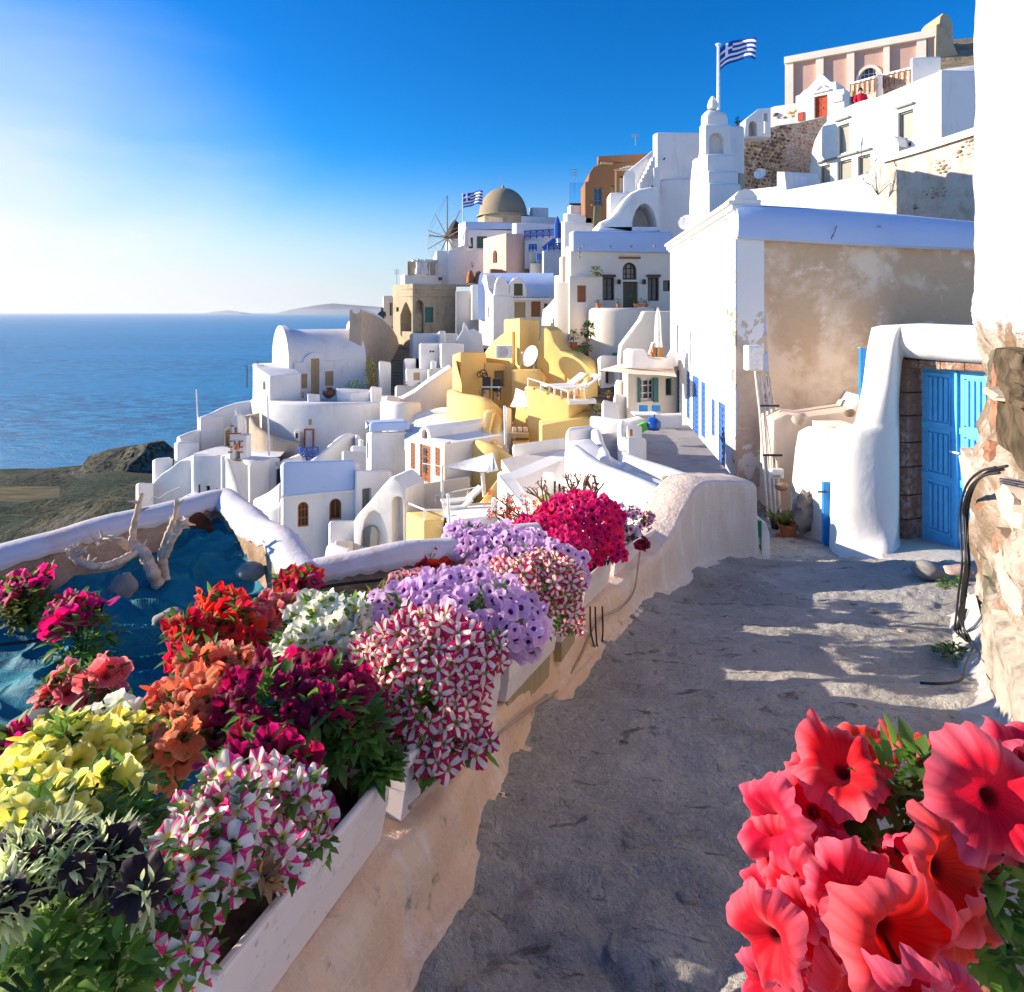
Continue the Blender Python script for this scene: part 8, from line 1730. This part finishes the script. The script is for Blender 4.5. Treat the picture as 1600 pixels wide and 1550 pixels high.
# ---- tarp garden
def dwall(px):
    pts = [(-2500, 1.2), (-900, 1.9), (0, 2.88), (350, 3.86), (385, 3.55), (440, 3.0), (475, 2.86), (800, 3.24), (900, 3.3), (1200, 3.3)]
    for (a, b), (c_, e) in zip(pts[:-1], pts[1:]):
        if px <= c_: return b + (e - b) * (px - a) / (c_ - a)
    return 3.3
m, nt, out = newmat('blue_tarpaulin'); n1 = noisen(nt, 3, 6, .6, .8); n2 = noisen(nt, 160, 3, .6)
c = mixn(nt, mrn(nt, n1, .35, .65), (.005, .13, .19), (.012, .22, .29)); c = mixn(nt, mrn(nt, n1, .68, .78), c, (.10, .14, .15)); n3 = noisen(nt, 5, 5, .6, 1.2, sc3=(.8, 2.2, 1))
ad = nd(nt, 'ShaderNodeMath', operation='MULTIPLY_ADD'); nt.links.new(n3, ad.inputs[0]); ad.inputs[1].default_value = 8; nt.links.new(n2, ad.inputs[2])
cr = nd(nt, 'ShaderNodeTexVoronoi', feature='DISTANCE_TO_EDGE'); cr.inputs['Scale'].default_value = 4.5; nz_ = nd(nt, 'ShaderNodeNewGeometry'); nt.links.new(nz_.outputs['Position'], cr.inputs['Vector']); ad2 = nd(nt, 'ShaderNodeMath', operation='MULTIPLY_ADD'); nt.links.new(mrn(nt, cr.outputs[0], 0, .12), ad2.inputs[0]); ad2.inputs[1].default_value = 4; nt.links.new(ad.outputs[0], ad2.inputs[2])
prin(nt, out, c, .66, .2, bumpn(nt, ad2.outputs[0], .5, .006)); TARP = m
rows = []
for j in range(321):
    row = []; s_ = j / 320
    for i in range(461):
        px_ = -1000 + 950 * i / 40 if i < 40 else -50 + 930 * (i - 40) / 420; dw = dwall(px_) - .02; d = .45 + (dw - .45) * s_; x = (px_ - 800) * d / 1000
        lim = bx_at(d) - .30
        if x > lim: x = lim
        z = -1.36 + .0 * d; v = Vector((x * 1.1, d * 2.4, 0)); w_ = noise.noise(v * .9) * .6
        rid = 1 - abs(noise.noise(Vector((x * 1.3 + d * .9 + w_, d * 3.4 - x * .5 + w_, 4.2)))) * 3.2; rid2 = 1 - abs(noise.noise(Vector((x * 2.2 + w_ * 2, d * 5.5 - x * 1.4, 9.1)))) * 4.0
        z += max(-.2, rid) ** 2 * .055 + max(0, rid2) ** 2 * .034 + noise.noise(Vector((x * .8, d * .9, 0))) * .06
        edge = max(0, (s_ - .86) / .14); cor = math.exp(-((px_ - 365) / 75) ** 2); z += edge ** 1.5 * (-.01 + .10 * cor) * (1 + .5 * noise.noise(Vector((px_ * .03, s_ * 9, 1))))
        row.append(Vector((x, d, z)))
    rows.append(row)
m = MB(); m.grid(rows); o = m.build('blue_tarpaulin', TARP, normals=False, smooth='all'); tag(o, 'crumpled blue tarpaulin spread over the walled roof garden', 'tarpaulin')
m, nt, out = newmat('cap_limewash'); n1 = noisen(nt, 2.2, 6, .6); n2 = noisen(nt, 18, 5, .6); prin(nt, out, mixn(nt, mrn(nt, n1, .5, .7), (.66, .61, .62), (.60, .45, .39)), .9, .1, bumpn(nt, n2, .5, .012)); CAP = m
t = thing('garden_wall', 'zigzag garden wall with rounded lilac-white cap round the tarp', 'wall', P(350, 860, 3.9))
m, nt, out = newmat('crumbling_tan'); n1 = noisen(nt, 3.5, 7, .65, .5); n2 = noisen(nt, 24, 5, .7); prin(nt, out, rampn(nt, n1, [(.32, (.20, .13, .08)), (.48, (.42, .29, .20)), (.66, (.55, .42, .32))]), .95, .05, bumpn(nt, n2, 1, .02)); CRUMB = m
cp = [(-900, 1130, 1.95), (-400, 985, 2.45), (0, 858, 2.98), (120, 828, 3.25), (240, 796, 3.58), (320, 777, 3.86), (352, 772, 3.98)]
def cap(path, th, nm, wob=.02, zb=-2.4):
    pts = smooth_path([P(*p) for p in path], 8)
    ribbon(t, pts, th * .84, zb, CRUMB, nm, n=1, wob=.03, world=True)
    # cap shell laid over the masonry, ragged lower lip
    rows = []; k = len(pts)
    for i, p in enumerate(pts):
        tt = pts[min(i + 1, k - 1)] - pts[max(i - 1, 0)]; tt.z = 0; tt.normalize(); s_ = Vector((tt.y, -tt.x, 0)); lip = .07 + .03 * noise.noise(Vector((i * .8, 0, th))); row = []
        for a, b in ((-.5, -lip - .03), (-.53, -lip * .6), (-.47, -.035), (-.3, .0), (0, .015), (.3, .0), (.47, -.035), (.53, -lip * .6), (.5, -lip)):
            q = p + s_ * a * th + Vector((0, 0, b + .012)); q += Vector((0, 0, noise.noise(q * 3) * wob)) + s_ * noise.noise(q * 2.3) * wob; row.append(q)
        rows.append(smooth_path(row, 2))
    mm = MB(); mm.grid(rows); mm.f += [tuple(range(len(rows[0]))), tuple(len(rows[0]) * (k - 1) + i for i in range(len(rows[0])))[::-1]]; mm.m += [0, 0]; mm.build('cap', CAP, t, smooth=True, angle=70)
cap(cp, .20, 'masonry'); cap([(350, 771, 3.98), (376, 790, 3.72), (405, 812, 3.42), (440, 838, 3.12), (462, 868, 2.93), (478, 884, 2.84)], .17, 'masonry'); cap([(474, 884, 2.86), (540, 872, 2.92), (620, 858, 3.0), (700, 846, 3.1), (780, 834, 3.2), (840, 828, 3.3)], .145, 'masonry')
t = thing('terracotta_shard', 'rusty curved terracotta panel leaning in the tarp corner', 'shard', P(312, 845, 3.7)); m = MB(); rows = []
for i in range(9):
    rows.append([P(285 + 55 * j / 8, 845 - 45 * math.sin(math.pi * (j + 1) / 10) * (i / 8) + 8 * (j / 8 - .5), 3.62 + .06 * math.sin(math.pi * j / 8)) for j in range(9)])
m.grid(rows); m.build('panel', plain('rust', (.17, .06, .03), .85, .1, var=.4, bump=.6), t, smooth='all')
t = thing('driftwood', 'pale gnarled driftwood branch lying on the tarp', 'driftwood', P(245, 908, 3.2)); DW = plain('driftwood', (.66, .50, .37), .85, .1, var=.25, bump=.8, bs=45); m = MB()
def gn(pts, r0, r1, spikes=0, seed=0):
    rg = random.Random(seed); q = smooth_path([P(*p) for p in pts], 6); k = len(q); q = [p + Vector((rg.uniform(-1, 1), rg.uniform(-1, 1), rg.uniform(-1, 1))) * r0 * .10 for p in q]
    m.tube(q, [.8 * (r0 + (r1 - r0) * i / (k - 1)) * rg.uniform(.88, 1.14) for i in range(k)], 9)
    for s_ in range(spikes):
        p = q[rg.randrange(int(k * .45), k)]; dv = rnd_dir(-.5); m.tube([p, p + dv * rg.uniform(.03, .07)], [.012, .003], 5)
random.seed(5)
gn([(248, 915, 3.1), (238, 892, 3.1), (226, 866, 3.12), (206, 852, 3.14)], .038, .032, 2, 1); gn([(206, 854, 3.14), (208, 832, 3.14), (214, 800, 3.13), (221, 774, 3.12)], .024, .013, 3, 2); gn([(206, 856, 3.14), (186, 846, 3.1), (165, 842, 3.08), (150, 848, 3.05)], .026, .017, 9, 3)
gn([(214, 862, 3.12), (196, 872, 3.05), (172, 882, 3.0), (145, 885, 2.96), (124, 876, 2.95), (110, 864, 2.95)], .024, .022, 6, 4)
for a, b in ((103, 858), (112, 852), (126, 848), (134, 862), (108, 872), (120, 860)): m.tube([P(116, 868, 2.95), P(a, b, 2.93)], [.016, .006], 6)
gn([(258, 908, 3.15), (255, 885, 3.15), (254, 862, 3.15), (262, 838, 3.14), (272, 812, 3.14), (276, 780, 3.13)], .032, .012, 5, 6); gn([(258, 868, 3.13), (270, 842, 3.1), (284, 822, 3.1), (294, 812, 3.1)], .026, .013, 8, 7)
m.build('branch', DW, t, smooth=True, angle=60)
def boulder(px, py, d, sx, sy, sz, lb, mat, seed=0, tilt=0, name='stone', grp=None):
    bmm = bmesh.new(); bmesh.ops.create_icosphere(bmm, subdivisions=4, radius=1); q = P(px, py, d); Mr = Matrix.Rotation(tilt, 3, 'Y')
    for v in bmm.verts:
        c_ = v.co.copy(); c_ *= 1 + .22 * noise.noise(c_ * 1.3 + Vector((seed, 0, 0))) + .05 * noise.noise(c_ * 4); v.co = Mr @ Vector((c_.x * sx, c_.y * sy, c_.z * sz)) + q
    return tag(solid(None, name, bmm, mat, angle=60), lb, 'stone', grp)
GS = plain('grey_pebble', (.26, .25, .23), .8, .2, var=.25, bump=.4, bs=20); GS2 = plain('dark_pebble', (.11, .11, .12), .7, .3, var=.25, bump=.4, bs=20)
boulder(190, 920, 3.0, .06, .05, .075, 'upright grey stone beside the driftwood foot', GS, 1, .4); boulder(392, 892, 3.05, .065, .05, .045, 'grey stone in the folds below the corner', GS, 2); boulder(262, 966, 2.75, .07, .05, .035, 'flat grey stone half under the tarp fold', GS, 3, -.3)
boulder(60, 1150, 1.85, .11, .09, .06, 'dark flat stone at the left edge of the tarp', GS2, 4); boulder(470, 950, 2.6, .07, .05, .04, 'grey stone behind the salmon petunias', GS, 5); boulder(640, 885, 3.05, .06, .05, .05, 'brown stone under the wall cap near the scarlet petunias', GS2, 6)
for i, (pts, lb) in enumerate((([(-60, 1012, 2.35), (20, 1006, 2.4), (75, 998, 2.45)], 'black irrigation hose at the left of the tarp'), ([(480, 922, 2.72), (540, 912, 2.8), (640, 902, 2.9)], 'black irrigation hose under the crimson petunias'))):
    m = MB(); m.tube(smooth_path([P(*p) for p in pts], 6), .007, 6); tag(m.build('hose', BLACKC, smooth=True), lb, 'hose')
# cables on the parapet
t = thing('cable', 'long pale cable running along the foot of the parapet', 'cable', P(850, 1090, 3)); 
def on_par(px, py, off=.012):
    """point on the lane-side face of the parapet seen at a pixel"""
    best = None
    for k in range(120):
        d = 1.1 + 4.4 * k / 119; x = (px - 800) * d / 1000; e = abs(x - (bx_at(d) + off))
        if best is None or e < best[0]: best = (e, d)
    return P(px, py, best[1])
m = MB(); m.tube(smooth_path([on_par(*p) for p in ((640, 1262), (720, 1190), (780, 1145), (840, 1100), (875, 1075), (905, 1030), (925, 985), (940, 965), (970, 950), (990, 925), (997, 885), (1000, 862))], 6), .006, 6); m.build('cable', plain('pale_cable', (.42, .30, .22), .6), t, smooth=True)
for i, (a, b, c_) in enumerate(((922, 940, 930), (930, 936, 934), (941, 943, 940))):
    t = thing('cable', ['left black cable hanging below the fifth trough', 'middle black cable hanging below the fifth trough', 'right black cable hanging below the fifth trough'][i], 'cable', on_par(930, 1035)); m = MB(); m.tube(smooth_path([on_par(a, 948, .03), on_par(a + 1, 985, .03), on_par(c_, 1015, .02), on_par(938 + i * 2, 1038, .03)], 5), .005, 6); m.build('cable', BLACKC, t, smooth=True)

# ---- right-hand ruined wall and column
Aw = Vector((3.00, 4.15, 0)); Uw = Vector((-.50, -.866, 0)); plR = Plane((1518, 4.2), (1518, 4.2 - .001)); plR.A = Aw.copy(); plR.U = Uw; plR.N = Vector((-.866, .50, 0))
m, nt, out = newmat('ruin_render')
geo = nd(nt, 'ShaderNodeNewGeometry'); sp = nd(nt, 'ShaderNodeSeparateXYZ'); nt.links.new(geo.outputs['Position'], sp.inputs[0]); n1 = noisen(nt, 2.0, 7, .65, .7); n2 = noisen(nt, 10, 6, .7, .4); n3 = noisen(nt, 45, 4, .6)
hz_ = nd(nt, 'ShaderNodeMath', operation='MULTIPLY_ADD'); nt.links.new(n1, hz_.inputs[0]); hz_.inputs[1].default_value = .5; nt.links.new(sp.outputs[2], hz_.inputs[2])
low = mixn(nt, mrn(nt, n1, .42, .56), (.25, .18, .125), (.52, .44, .37)); low = mixn(nt, mrn(nt, n2, .58, .66), low, (.34, .15, .08)); low = mixn(nt, mrn(nt, n1, .38, .30), low, (.13, .10, .07))
c = mixn(nt, mrn(nt, hz_.outputs[0], .12, .22), low, mixn(nt, mrn(nt, n2, .4, .65), (.68, .655, .67), (.58, .56, .58))); ad = nd(nt, 'ShaderNodeMath', operation='MULTIPLY_ADD'); nt.links.new(n2, ad.inputs[0]); ad.inputs[1].default_value = 3; nt.links.new(n3, ad.inputs[2])
prin(nt, out, c, .95, .08, bumpn(nt, ad.outputs[0], .8, .02)); RUIN = m
t = thing('ruined_wall', 'tall white pillar wall with crumbling stone base at the right edge', 'wall', plR.w(.6, -2))
rows = []; NT, NZ = 120, 200
for j in range(NZ + 1):
    z = -2.3 + 4.9 * j / NZ; row = []
    for i in range(NT + 1):
        u_ = 3.6 * i / NT; rough = 1 / (1 + math.exp((z - .02) * 14)); v = Vector((u_ * 1.6, z * 1.6, 0)); n_ = noise.fractal(v, .7, 2, 5) * (.012 + .075 * rough) + rough * .014 * noise.noise(v * 9)
        ero = max(0, noise.noise(Vector((u_ * 1.2 + 3, z * 1.1, 7))) + .05) * .16 * rough; base = max(0, (-1.35 - z)) * .28; hol = .09 * math.exp(-((z + .45) / .35) ** 2) * (1 if u_ > .35 else u_ / .35)
        q = plR.w(u_, z, n_ - ero + base * .15 - hol + .05 * math.exp(-((z + 1.05) / .18) ** 2)); row.append(q)
    # round the far arris back into the wall
    q0 = row[0]; row = [q0 + Vector((.55, .22, 0)), q0 + Vector((.25, .12, 0)), q0 + Vector((.07, .04, 0)), q0 + Vector((.015, .01, 0))] + row
    rows.append(row)
m = MB(); m.grid(rows); m.build('wall', RUIN, t, smooth='all')
m = MB(); m.obox(Aw, Uw, -plR.N, Zv, (.22, 3.62), (.16, 3.2), (-3, 2.62)); m.build('wall_body', RUIN, t, bevel=.06)
m = MB(); m.obox(Aw, Uw, -plR.N, Zv, (3.56, 3.66), (-.02, .2), (-3, 2.6)); m.build('wall_end', RUIN, t, bevel=.03)
def rock_part(root, px, py, wpx, hpx, mat, proud=.03, seed=0, name='stone'):
    a = plR.hit(px, py); k = a[2].y / 1000; wx = wpx * k / abs((Uw.x - (px - 800) / 1000 * Uw.y)) * .5; hz2 = hpx * k * .5
    bmm = bmesh.new(); bmesh.ops.create_cube(bmm, size=2); bmesh.ops.subdivide_edges(bmm, edges=bmm.edges, cuts=4, use_grid_fill=True)
    for v in bmm.verts:
        c_ = v.co.copy(); l = max(abs(c_.x), abs(c_.y), abs(c_.z)); sph = c_.normalized() * 1.25; c_ = c_.lerp(sph, .38); c_ *= 1 + .12 * noise.noise(c_ * 1.6 + Vector((seed, 0, 0)))
        v.co = plR.w(a[0] + c_.x * wx * (1 + .1 * noise.noise(c_ * 5)), a[1] + c_.z * hz2 * (1 + .12 * noise.noise(c_ * 4.4)), -.05 + proud + c_.y * -.07 + .035 * noise.noise(c_ * 3.4))
    return solid(root, name, bmm, mat, angle=14)
DST = plain('dark_masonry', (.10, .075, .05), .95, .05, var=.5, bump=1, bs=16); RB = plain('red_brick', (.34, .17, .11), .95, .05, var=.35, bump=.8, bs=20); OL = plain('olive_mortar', (.17, .15, .11), .95, .05, var=.4, bump=.8, bs=18)
for i, (px_, py_, w_, h_, mt, pr) in enumerate(((1580, 575, 46, 58, DST, .0), (1582, 660, 52, 120, DST, -.01), (1553, 620, 5, 110, RB, -.02), (1565, 616, 22, 12, ST3, .03), (1548, 705, 5, 34, RB, .0), (1545, 575, 6, 60, OL, -.03),
    (1572, 780, 10, 26, RB, .0), (1572, 858, 20, 18, RB, .01), (1590, 848, 18, 18, ST2, .04), (1590, 790, 26, 60, ST3, .03), (1590, 905, 34, 56, ST3, .03), (1566, 942, 22, 38, OL, .03), (1556, 900, 10, 50, OL, .01), (1530, 740, 22, 50, ST3, .05), (1600, 620, 20, 40, DST, .01))):
    rock_part(t, px_, py_, w_, h_, mt, pr, i * 1.7)
# plinth at the foot
m = MB(); rows = []
for j in range(30):
    z = -2.35 + 1.0 * j / 29; row = []
    for i in range(60):
        u_ = 1.15 + 2.2 * i / 59; n_ = .05 + .03 * noise.fractal(Vector((u_ * 4, z * 4, 3)), .7, 2, 4) + (.03 if j < 28 else -.03); row.append(plR.w(u_, z, n_))
    q0 = row[0]; rows.append([q0 - plR.N * .3, q0 - plR.N * .04] + row)
rows.append([p - plR.N * .22 for p in rows[-1]]); m.grid(rows); m.build('plinth', plaster('plinth_cement', (.46, .38, .31), (.12, .11, .08), .9, .35, .6, 2.2, bump=1, bs=14), t, smooth='all')
# white skirting swell at the lane edge
m = MB(); rows = []
for i in range(40):
    u_ = -.2 + 3.2 * i / 39; r_ = []
    for a, b in ((.02, .22), (.05, .14), (.09, .07), (.14, .03), (.19, .005), (.24, -.05)):
        q = plR.w(u_, 0, a * .7 * (1 + .35 * noise.noise(Vector((u_ * 2.2, 0, 1))) + (.7 if 1.2 < u_ < 2.2 else .0) * math.sin(max(0, min(1, (u_ - 1.2))) * math.pi))); q.z = zpath(q.y) + b * (1 + .3 * noise.noise(Vector((u_ * 3, a, 0)))); r_.append(q)
    rows.append(smooth_path(r_, 3))
m.grid(rows); m.build('skirting', plaster('skirting_wash', (.50, .47, .45), (.30, .27, .25), .7, .4, .65, 3, bump=.8, bs=14), t, smooth='all')
for i, (off, lb) in enumerate(((0, 'outer black cable looping down the crumbling wall'), (6, 'middle black cable looping down the crumbling wall'), (12, 'inner black cable looping down the crumbling wall'), (4, 'fourth black cable twisted among the bundle on the crumbling wall'))):
    tc_ = thing('cable', lb, 'cable', plR.w(1, -1), 'black cables on the crumbling wall'); m = MB(); pts = [(1625, 733 + off), (1590, 740 + off * .8), (1562, 760 + off * .6), (1548, 795 + off * .3), (1546 + off * .3, 840), (1550 + off * .2, 890), (1543 + off * .2, 930), (1536 + off * .3, 975), (1533, 992 + off * .3)]
    q = [plR.w(*plR.hit(a, b)[:2], .10 + .012 * i) for a, b in pts]
    if i == 0: q += [P(1518, 1010, 3.6), P(1508, 1040, 3.15), P(1502, 1062, 2.95), P(1470, 1068, 2.9), P(1438, 1067, 2.95)]
    elif i == 1: q += [P(1512, 1002, 3.6), P(1505, 975, 3.6), P(1510, 952, 3.7)]
    elif i == 2: q += [P(1516, 1000, 3.5), P(1498, 962, 3.6), P(1510, 930, 3.8)]
    m.tube(smooth_path(q, 6), .006, 6); m.build('cable', BLACKC, tc_, smooth=True)
def ground_at(px, py):
    d = 1350.0 / max(1, (py - 487 - 170)); return P(px, py, d)
def weed(px, py, rpx, hpx, lb, seed):
    g_ = ground_at(px, py); k = g_.y / 1000; t = thing('weed', lb, 'plant', g_); rg = random.Random(seed); m = MB()
    for i in range(150):
        a = rg.uniform(0, 6.28); rr = rg.uniform(0, 1) ** .5 * rpx * k; p = g_ + Vector((math.cos(a) * rr, math.sin(a) * rr * .7, rg.uniform(0, hpx * k * (1.1 - rr / (rpx * k))))); leaf_geo(m, p, Vector((math.cos(a), math.sin(a), rg.uniform(.1, 1))), Zv, 7 * k * rg.uniform(.6, 1.4), 5 * k, .4, 2)
    o = m.build('foliage', LEAF, t, normals=False); o['kind'] = 'stuff'; m = MB()
    for i in range(6): a = i; m.tube([g_, g_ + Vector((math.cos(a) * rpx * k * .6, math.sin(a) * rpx * k * .4, hpx * k * .6))], .003, 4)
    m.build('stems', LEAFD, t)
weed(1492, 918, 24, 18, 'green weed tuft beside the portal boulder', 1); weed(1487, 1022, 26, 22, 'green weed tuft at the foot of the crumbling wall', 2); weed(1512, 1000, 10, 16, 'small bright weed behind the cable loop', 3)
boulder(1455, 893, 5.55, .17, .12, .08, 'grey boulder at the edge of the portal step', GS, 9, .2); boulder(1502, 892, 5.3, .13, .1, .04, 'reddish flat brick slab beside the threshold', TERRA if False else plain('pinkish_stone', (.50, .36, .30), .95, .05, var=.2, bump=.6, bs=18), 10)
boulder(1410, 1018 - 32, 4.1, .035, .03, .02, 'little white stone in the middle of the shaded lane', ST3, 12)
for i, (px_, py_, s_) in enumerate(((975, 1470, .035), (985, 1500, .06), (1010, 1365, .03), (930, 1395, .025), (1075, 1400, .03), (690, 1395, .03), (660, 1520, .07))):
    g_ = ground_at(px_, py_); bmm = bmesh.new(); bmesh.ops.create_icosphere(bmm, subdivisions=3, radius=1)
    for v in bmm.verts: c_ = v.co * (1 + .4 * noise.noise(v.co * 1.6 + Vector((i * 3, 0, 0)))); v.co = Vector((c_.x * s_, c_.y * s_ * .8, c_.z * s_ * .28)) + g_
    tag(solid(None, 'embedded_stone', bmm, LANE, angle=60), ['flat rough stone bedded at the bottom of the lane', 'largest rough stone bedded at the bottom of the lane', 'small stone bedded in mid lane above the largest one', 'little stone bedded left of the middle of the lane', 'small stone bedded near the red petunias', 'pale stone bedded against the foot of the parapet', 'large lump of stone at the foot of the nearest parapet'][i], 'stone')
# building shells around the lane (what closes the lane to the right)
# ---- foreground coral-red petunia
q = P(1420, 1620, .6); t = thing('petunia_plant', 'big coral-red petunia in the bottom right corner, closest to the viewer', 'petunia plant', q)
m = MB(); q2 = P(1450, 1760, .62); m.lathe([(.11, -.18), (.155, .0), (.165, .0), (.165, .03), (.145, .03), (.14, .0), (.01, -.01)], q2, 24); m.build('pot', TERRA, t, smooth=True)
rg = random.Random(3)
BR = [(1392, 1465, 103, .52, (.30, -1, .15)), (1472, 1362, 88, .56, (.45, -1, .35)), (1548, 1250, 86, .58, (-.2, -1, .35)), (1322, 1405, 74, .56, (-.15, -1, .55)), (1200, 1470, 66, .56, (-1, -.7, .05)), (1240, 1392, 56, .58, (-.8, -.5, .35)), (1313, 1200, 66, .64, (-.2, -.45, 1)),
      (1207, 1285, 60, .62, (-1, -.55, .3)), (1268, 1268, 56, .63, (-.2, -.7, .6)), (1262, 1325, 44, .62, (-.3, -.9, .1)), (1428, 1165, 46, .68, (-.1, .4, .9)), (1540, 1172, 48, .66, (.3, .6, .8)), (1592, 1175, 52, .66, (.2, -.4, 1)), (1580, 1215, 46, .64, (.4, -.7, .6)),
      (1505, 1300, 56, .62, (-.2, -.9, -.2)), (1255, 1520, 56, .58, (-.5, -.8, -.3)), (1335, 1530, 66, .55, (-.1, -1, -.3)), (1585, 1310, 46, .6, (.5, -.8, 0)), (1470, 1560, 60, .5, (.2, -1, -.2)), (1350, 1235, 42, .66, (.3, -.2, 1)), (1210, 1540, 50, .6, (-.8, -.6, -.4)), (1290, 1340, 40, .6, (.1, -.8, .5)), (1225, 1335, 50, .61, (-.7, -.7, .2)), (1270, 1225, 50, .66, (-.5, -.5, .8)), (1345, 1175, 46, .68, (.1, -.3, 1)), (1390, 1385, 60, .6, (-.3, -1, .5)), (1260, 1445, 60, .57, (-.4, -1, .2)), (1500, 1460, 66, .55, (.5, -1, -.1)), (1420, 1545, 70, .5, (.1, -1, -.3)), (1530, 1340, 46, .6, (.4, -.8, .3)), (1198, 1400, 44, .62, (-1, -.4, .3)), (1460, 1185, 40, .7, (.2, .2, 1)), (1190, 1540, 46, .6, (-.9, -.5, 0))]
for (px_, py_, r_, d, dv) in BR:
    o = bpy.data.objects.new('flower', rg.choice(flowers_of('bigred', True))); COL.objects.link(o); o.parent = t; M_ = quat_to(Vector(dv).normalized(), rg.uniform(0, 6.28)); o.location = P(px_ + 4, py_, d) - WL[t.name]; o.rotation_euler = M_.to_euler(); s_ = r_ * d / 1000 * 1.06; o.scale = (s_, s_, s_)
FM[('bigred', True)][0]
for (px_, py_, d, dv, s_) in ((1405, 1300, .58, (-.1, .75, .75), .026), (1497, 1165, .66, (-.15, .2, 1), .024), (1512, 1160, .67, (.1, .3, 1), .022), (1555, 1190, .63, (.3, .7, .6), .026)):   # half-open trumpets seen from outside
    me = petunia_mesh('trumpet', PM['bigred'], 40, 30, 7, .06, .2, .2, tube=1.6); o = bpy.data.objects.new('half_open_flower', me); COL.objects.link(o); o.parent = t; M_ = quat_to(Vector(dv).normalized(), rg.uniform(0, 6.28)); o.location = P(px_, py_, d) - WL[t.name]; o.rotation_euler = M_.to_euler(); o.scale = (s_ * .8, s_ * .8, s_ * 1.6)
LB = [(1420, 1225, 62, 55, .64), (1370, 1290, 60, 50, .64), (1330, 1340, 60, 40, .62), (1560, 1400, 60, 60, .58), (1580, 1480, 50, 60, .58), (1430, 1400, 90, 70, .66), (1300, 1450, 80, 90, .66), (1400, 1500, 150, 80, .68), (1500, 1230, 60, 40, .66)]
lm = [MB(), MB()]
for i in range(750):
    b = rg.choice(LB); k = b[4] / 1000; v = Vector((rg.gauss(0, 1), rg.gauss(0, 1), rg.gauss(0, 1))).normalized() * rg.uniform(.2, 1) ** .5; p = P(b[0], b[1], b[4]) + Vector((v.x * b[2], v.y * 30, v.z * b[3])) * k
    leaf_geo(lm[i % 2], p, v + Vector((rg.uniform(-.7, .7), rg.uniform(-.9, .3), rg.uniform(-.1, 1.2))), Zv, .024 * rg.uniform(.6, 1.5), .013 * rg.uniform(.7, 1.3), rg.uniform(0, .6), 4)
for mm_ in lm: o = mm_.build('foliage', LEAF, t, normals=False, smooth='all'); o['kind'] = 'stuff'
m = MB()
for i in range(16): b = rg.choice(LB); m.tube([P(1430, 1600, .64), P(1410, 1450, .67), P(b[0], b[1], b[4])], [.004, .003, .002], 6)
m.build('stems', LEAF, t, smooth=True)
m = MB(); m.tube([P(1459, 1507, .515), P(1459, 1507, .515) + Vector((.0, -.004, .0))], .0018, 6); m.build('stamens', LEAFY, t)

# ------------------------------------------------------------------ sea haze
hb_ = MB(); hb_.box((-46000, -3000, SZ - 1), (46000, 46000, 60)); hz_o = hb_.build('haze', SEA); hz_o['kind'] = 'stuff'
m, nt, out = newmat('sea_haze'); pv = nd(nt, 'ShaderNodeVolumePrincipled'); pv.inputs['Density'].default_value = 2.2e-5; pv.inputs['Color'].default_value = (.86, .92, 1, 1); pv.inputs['Anisotropy'].default_value = .2; nt.links.new(pv.outputs[0], out.inputs['Volume']); hz_o.data.materials[0] = m
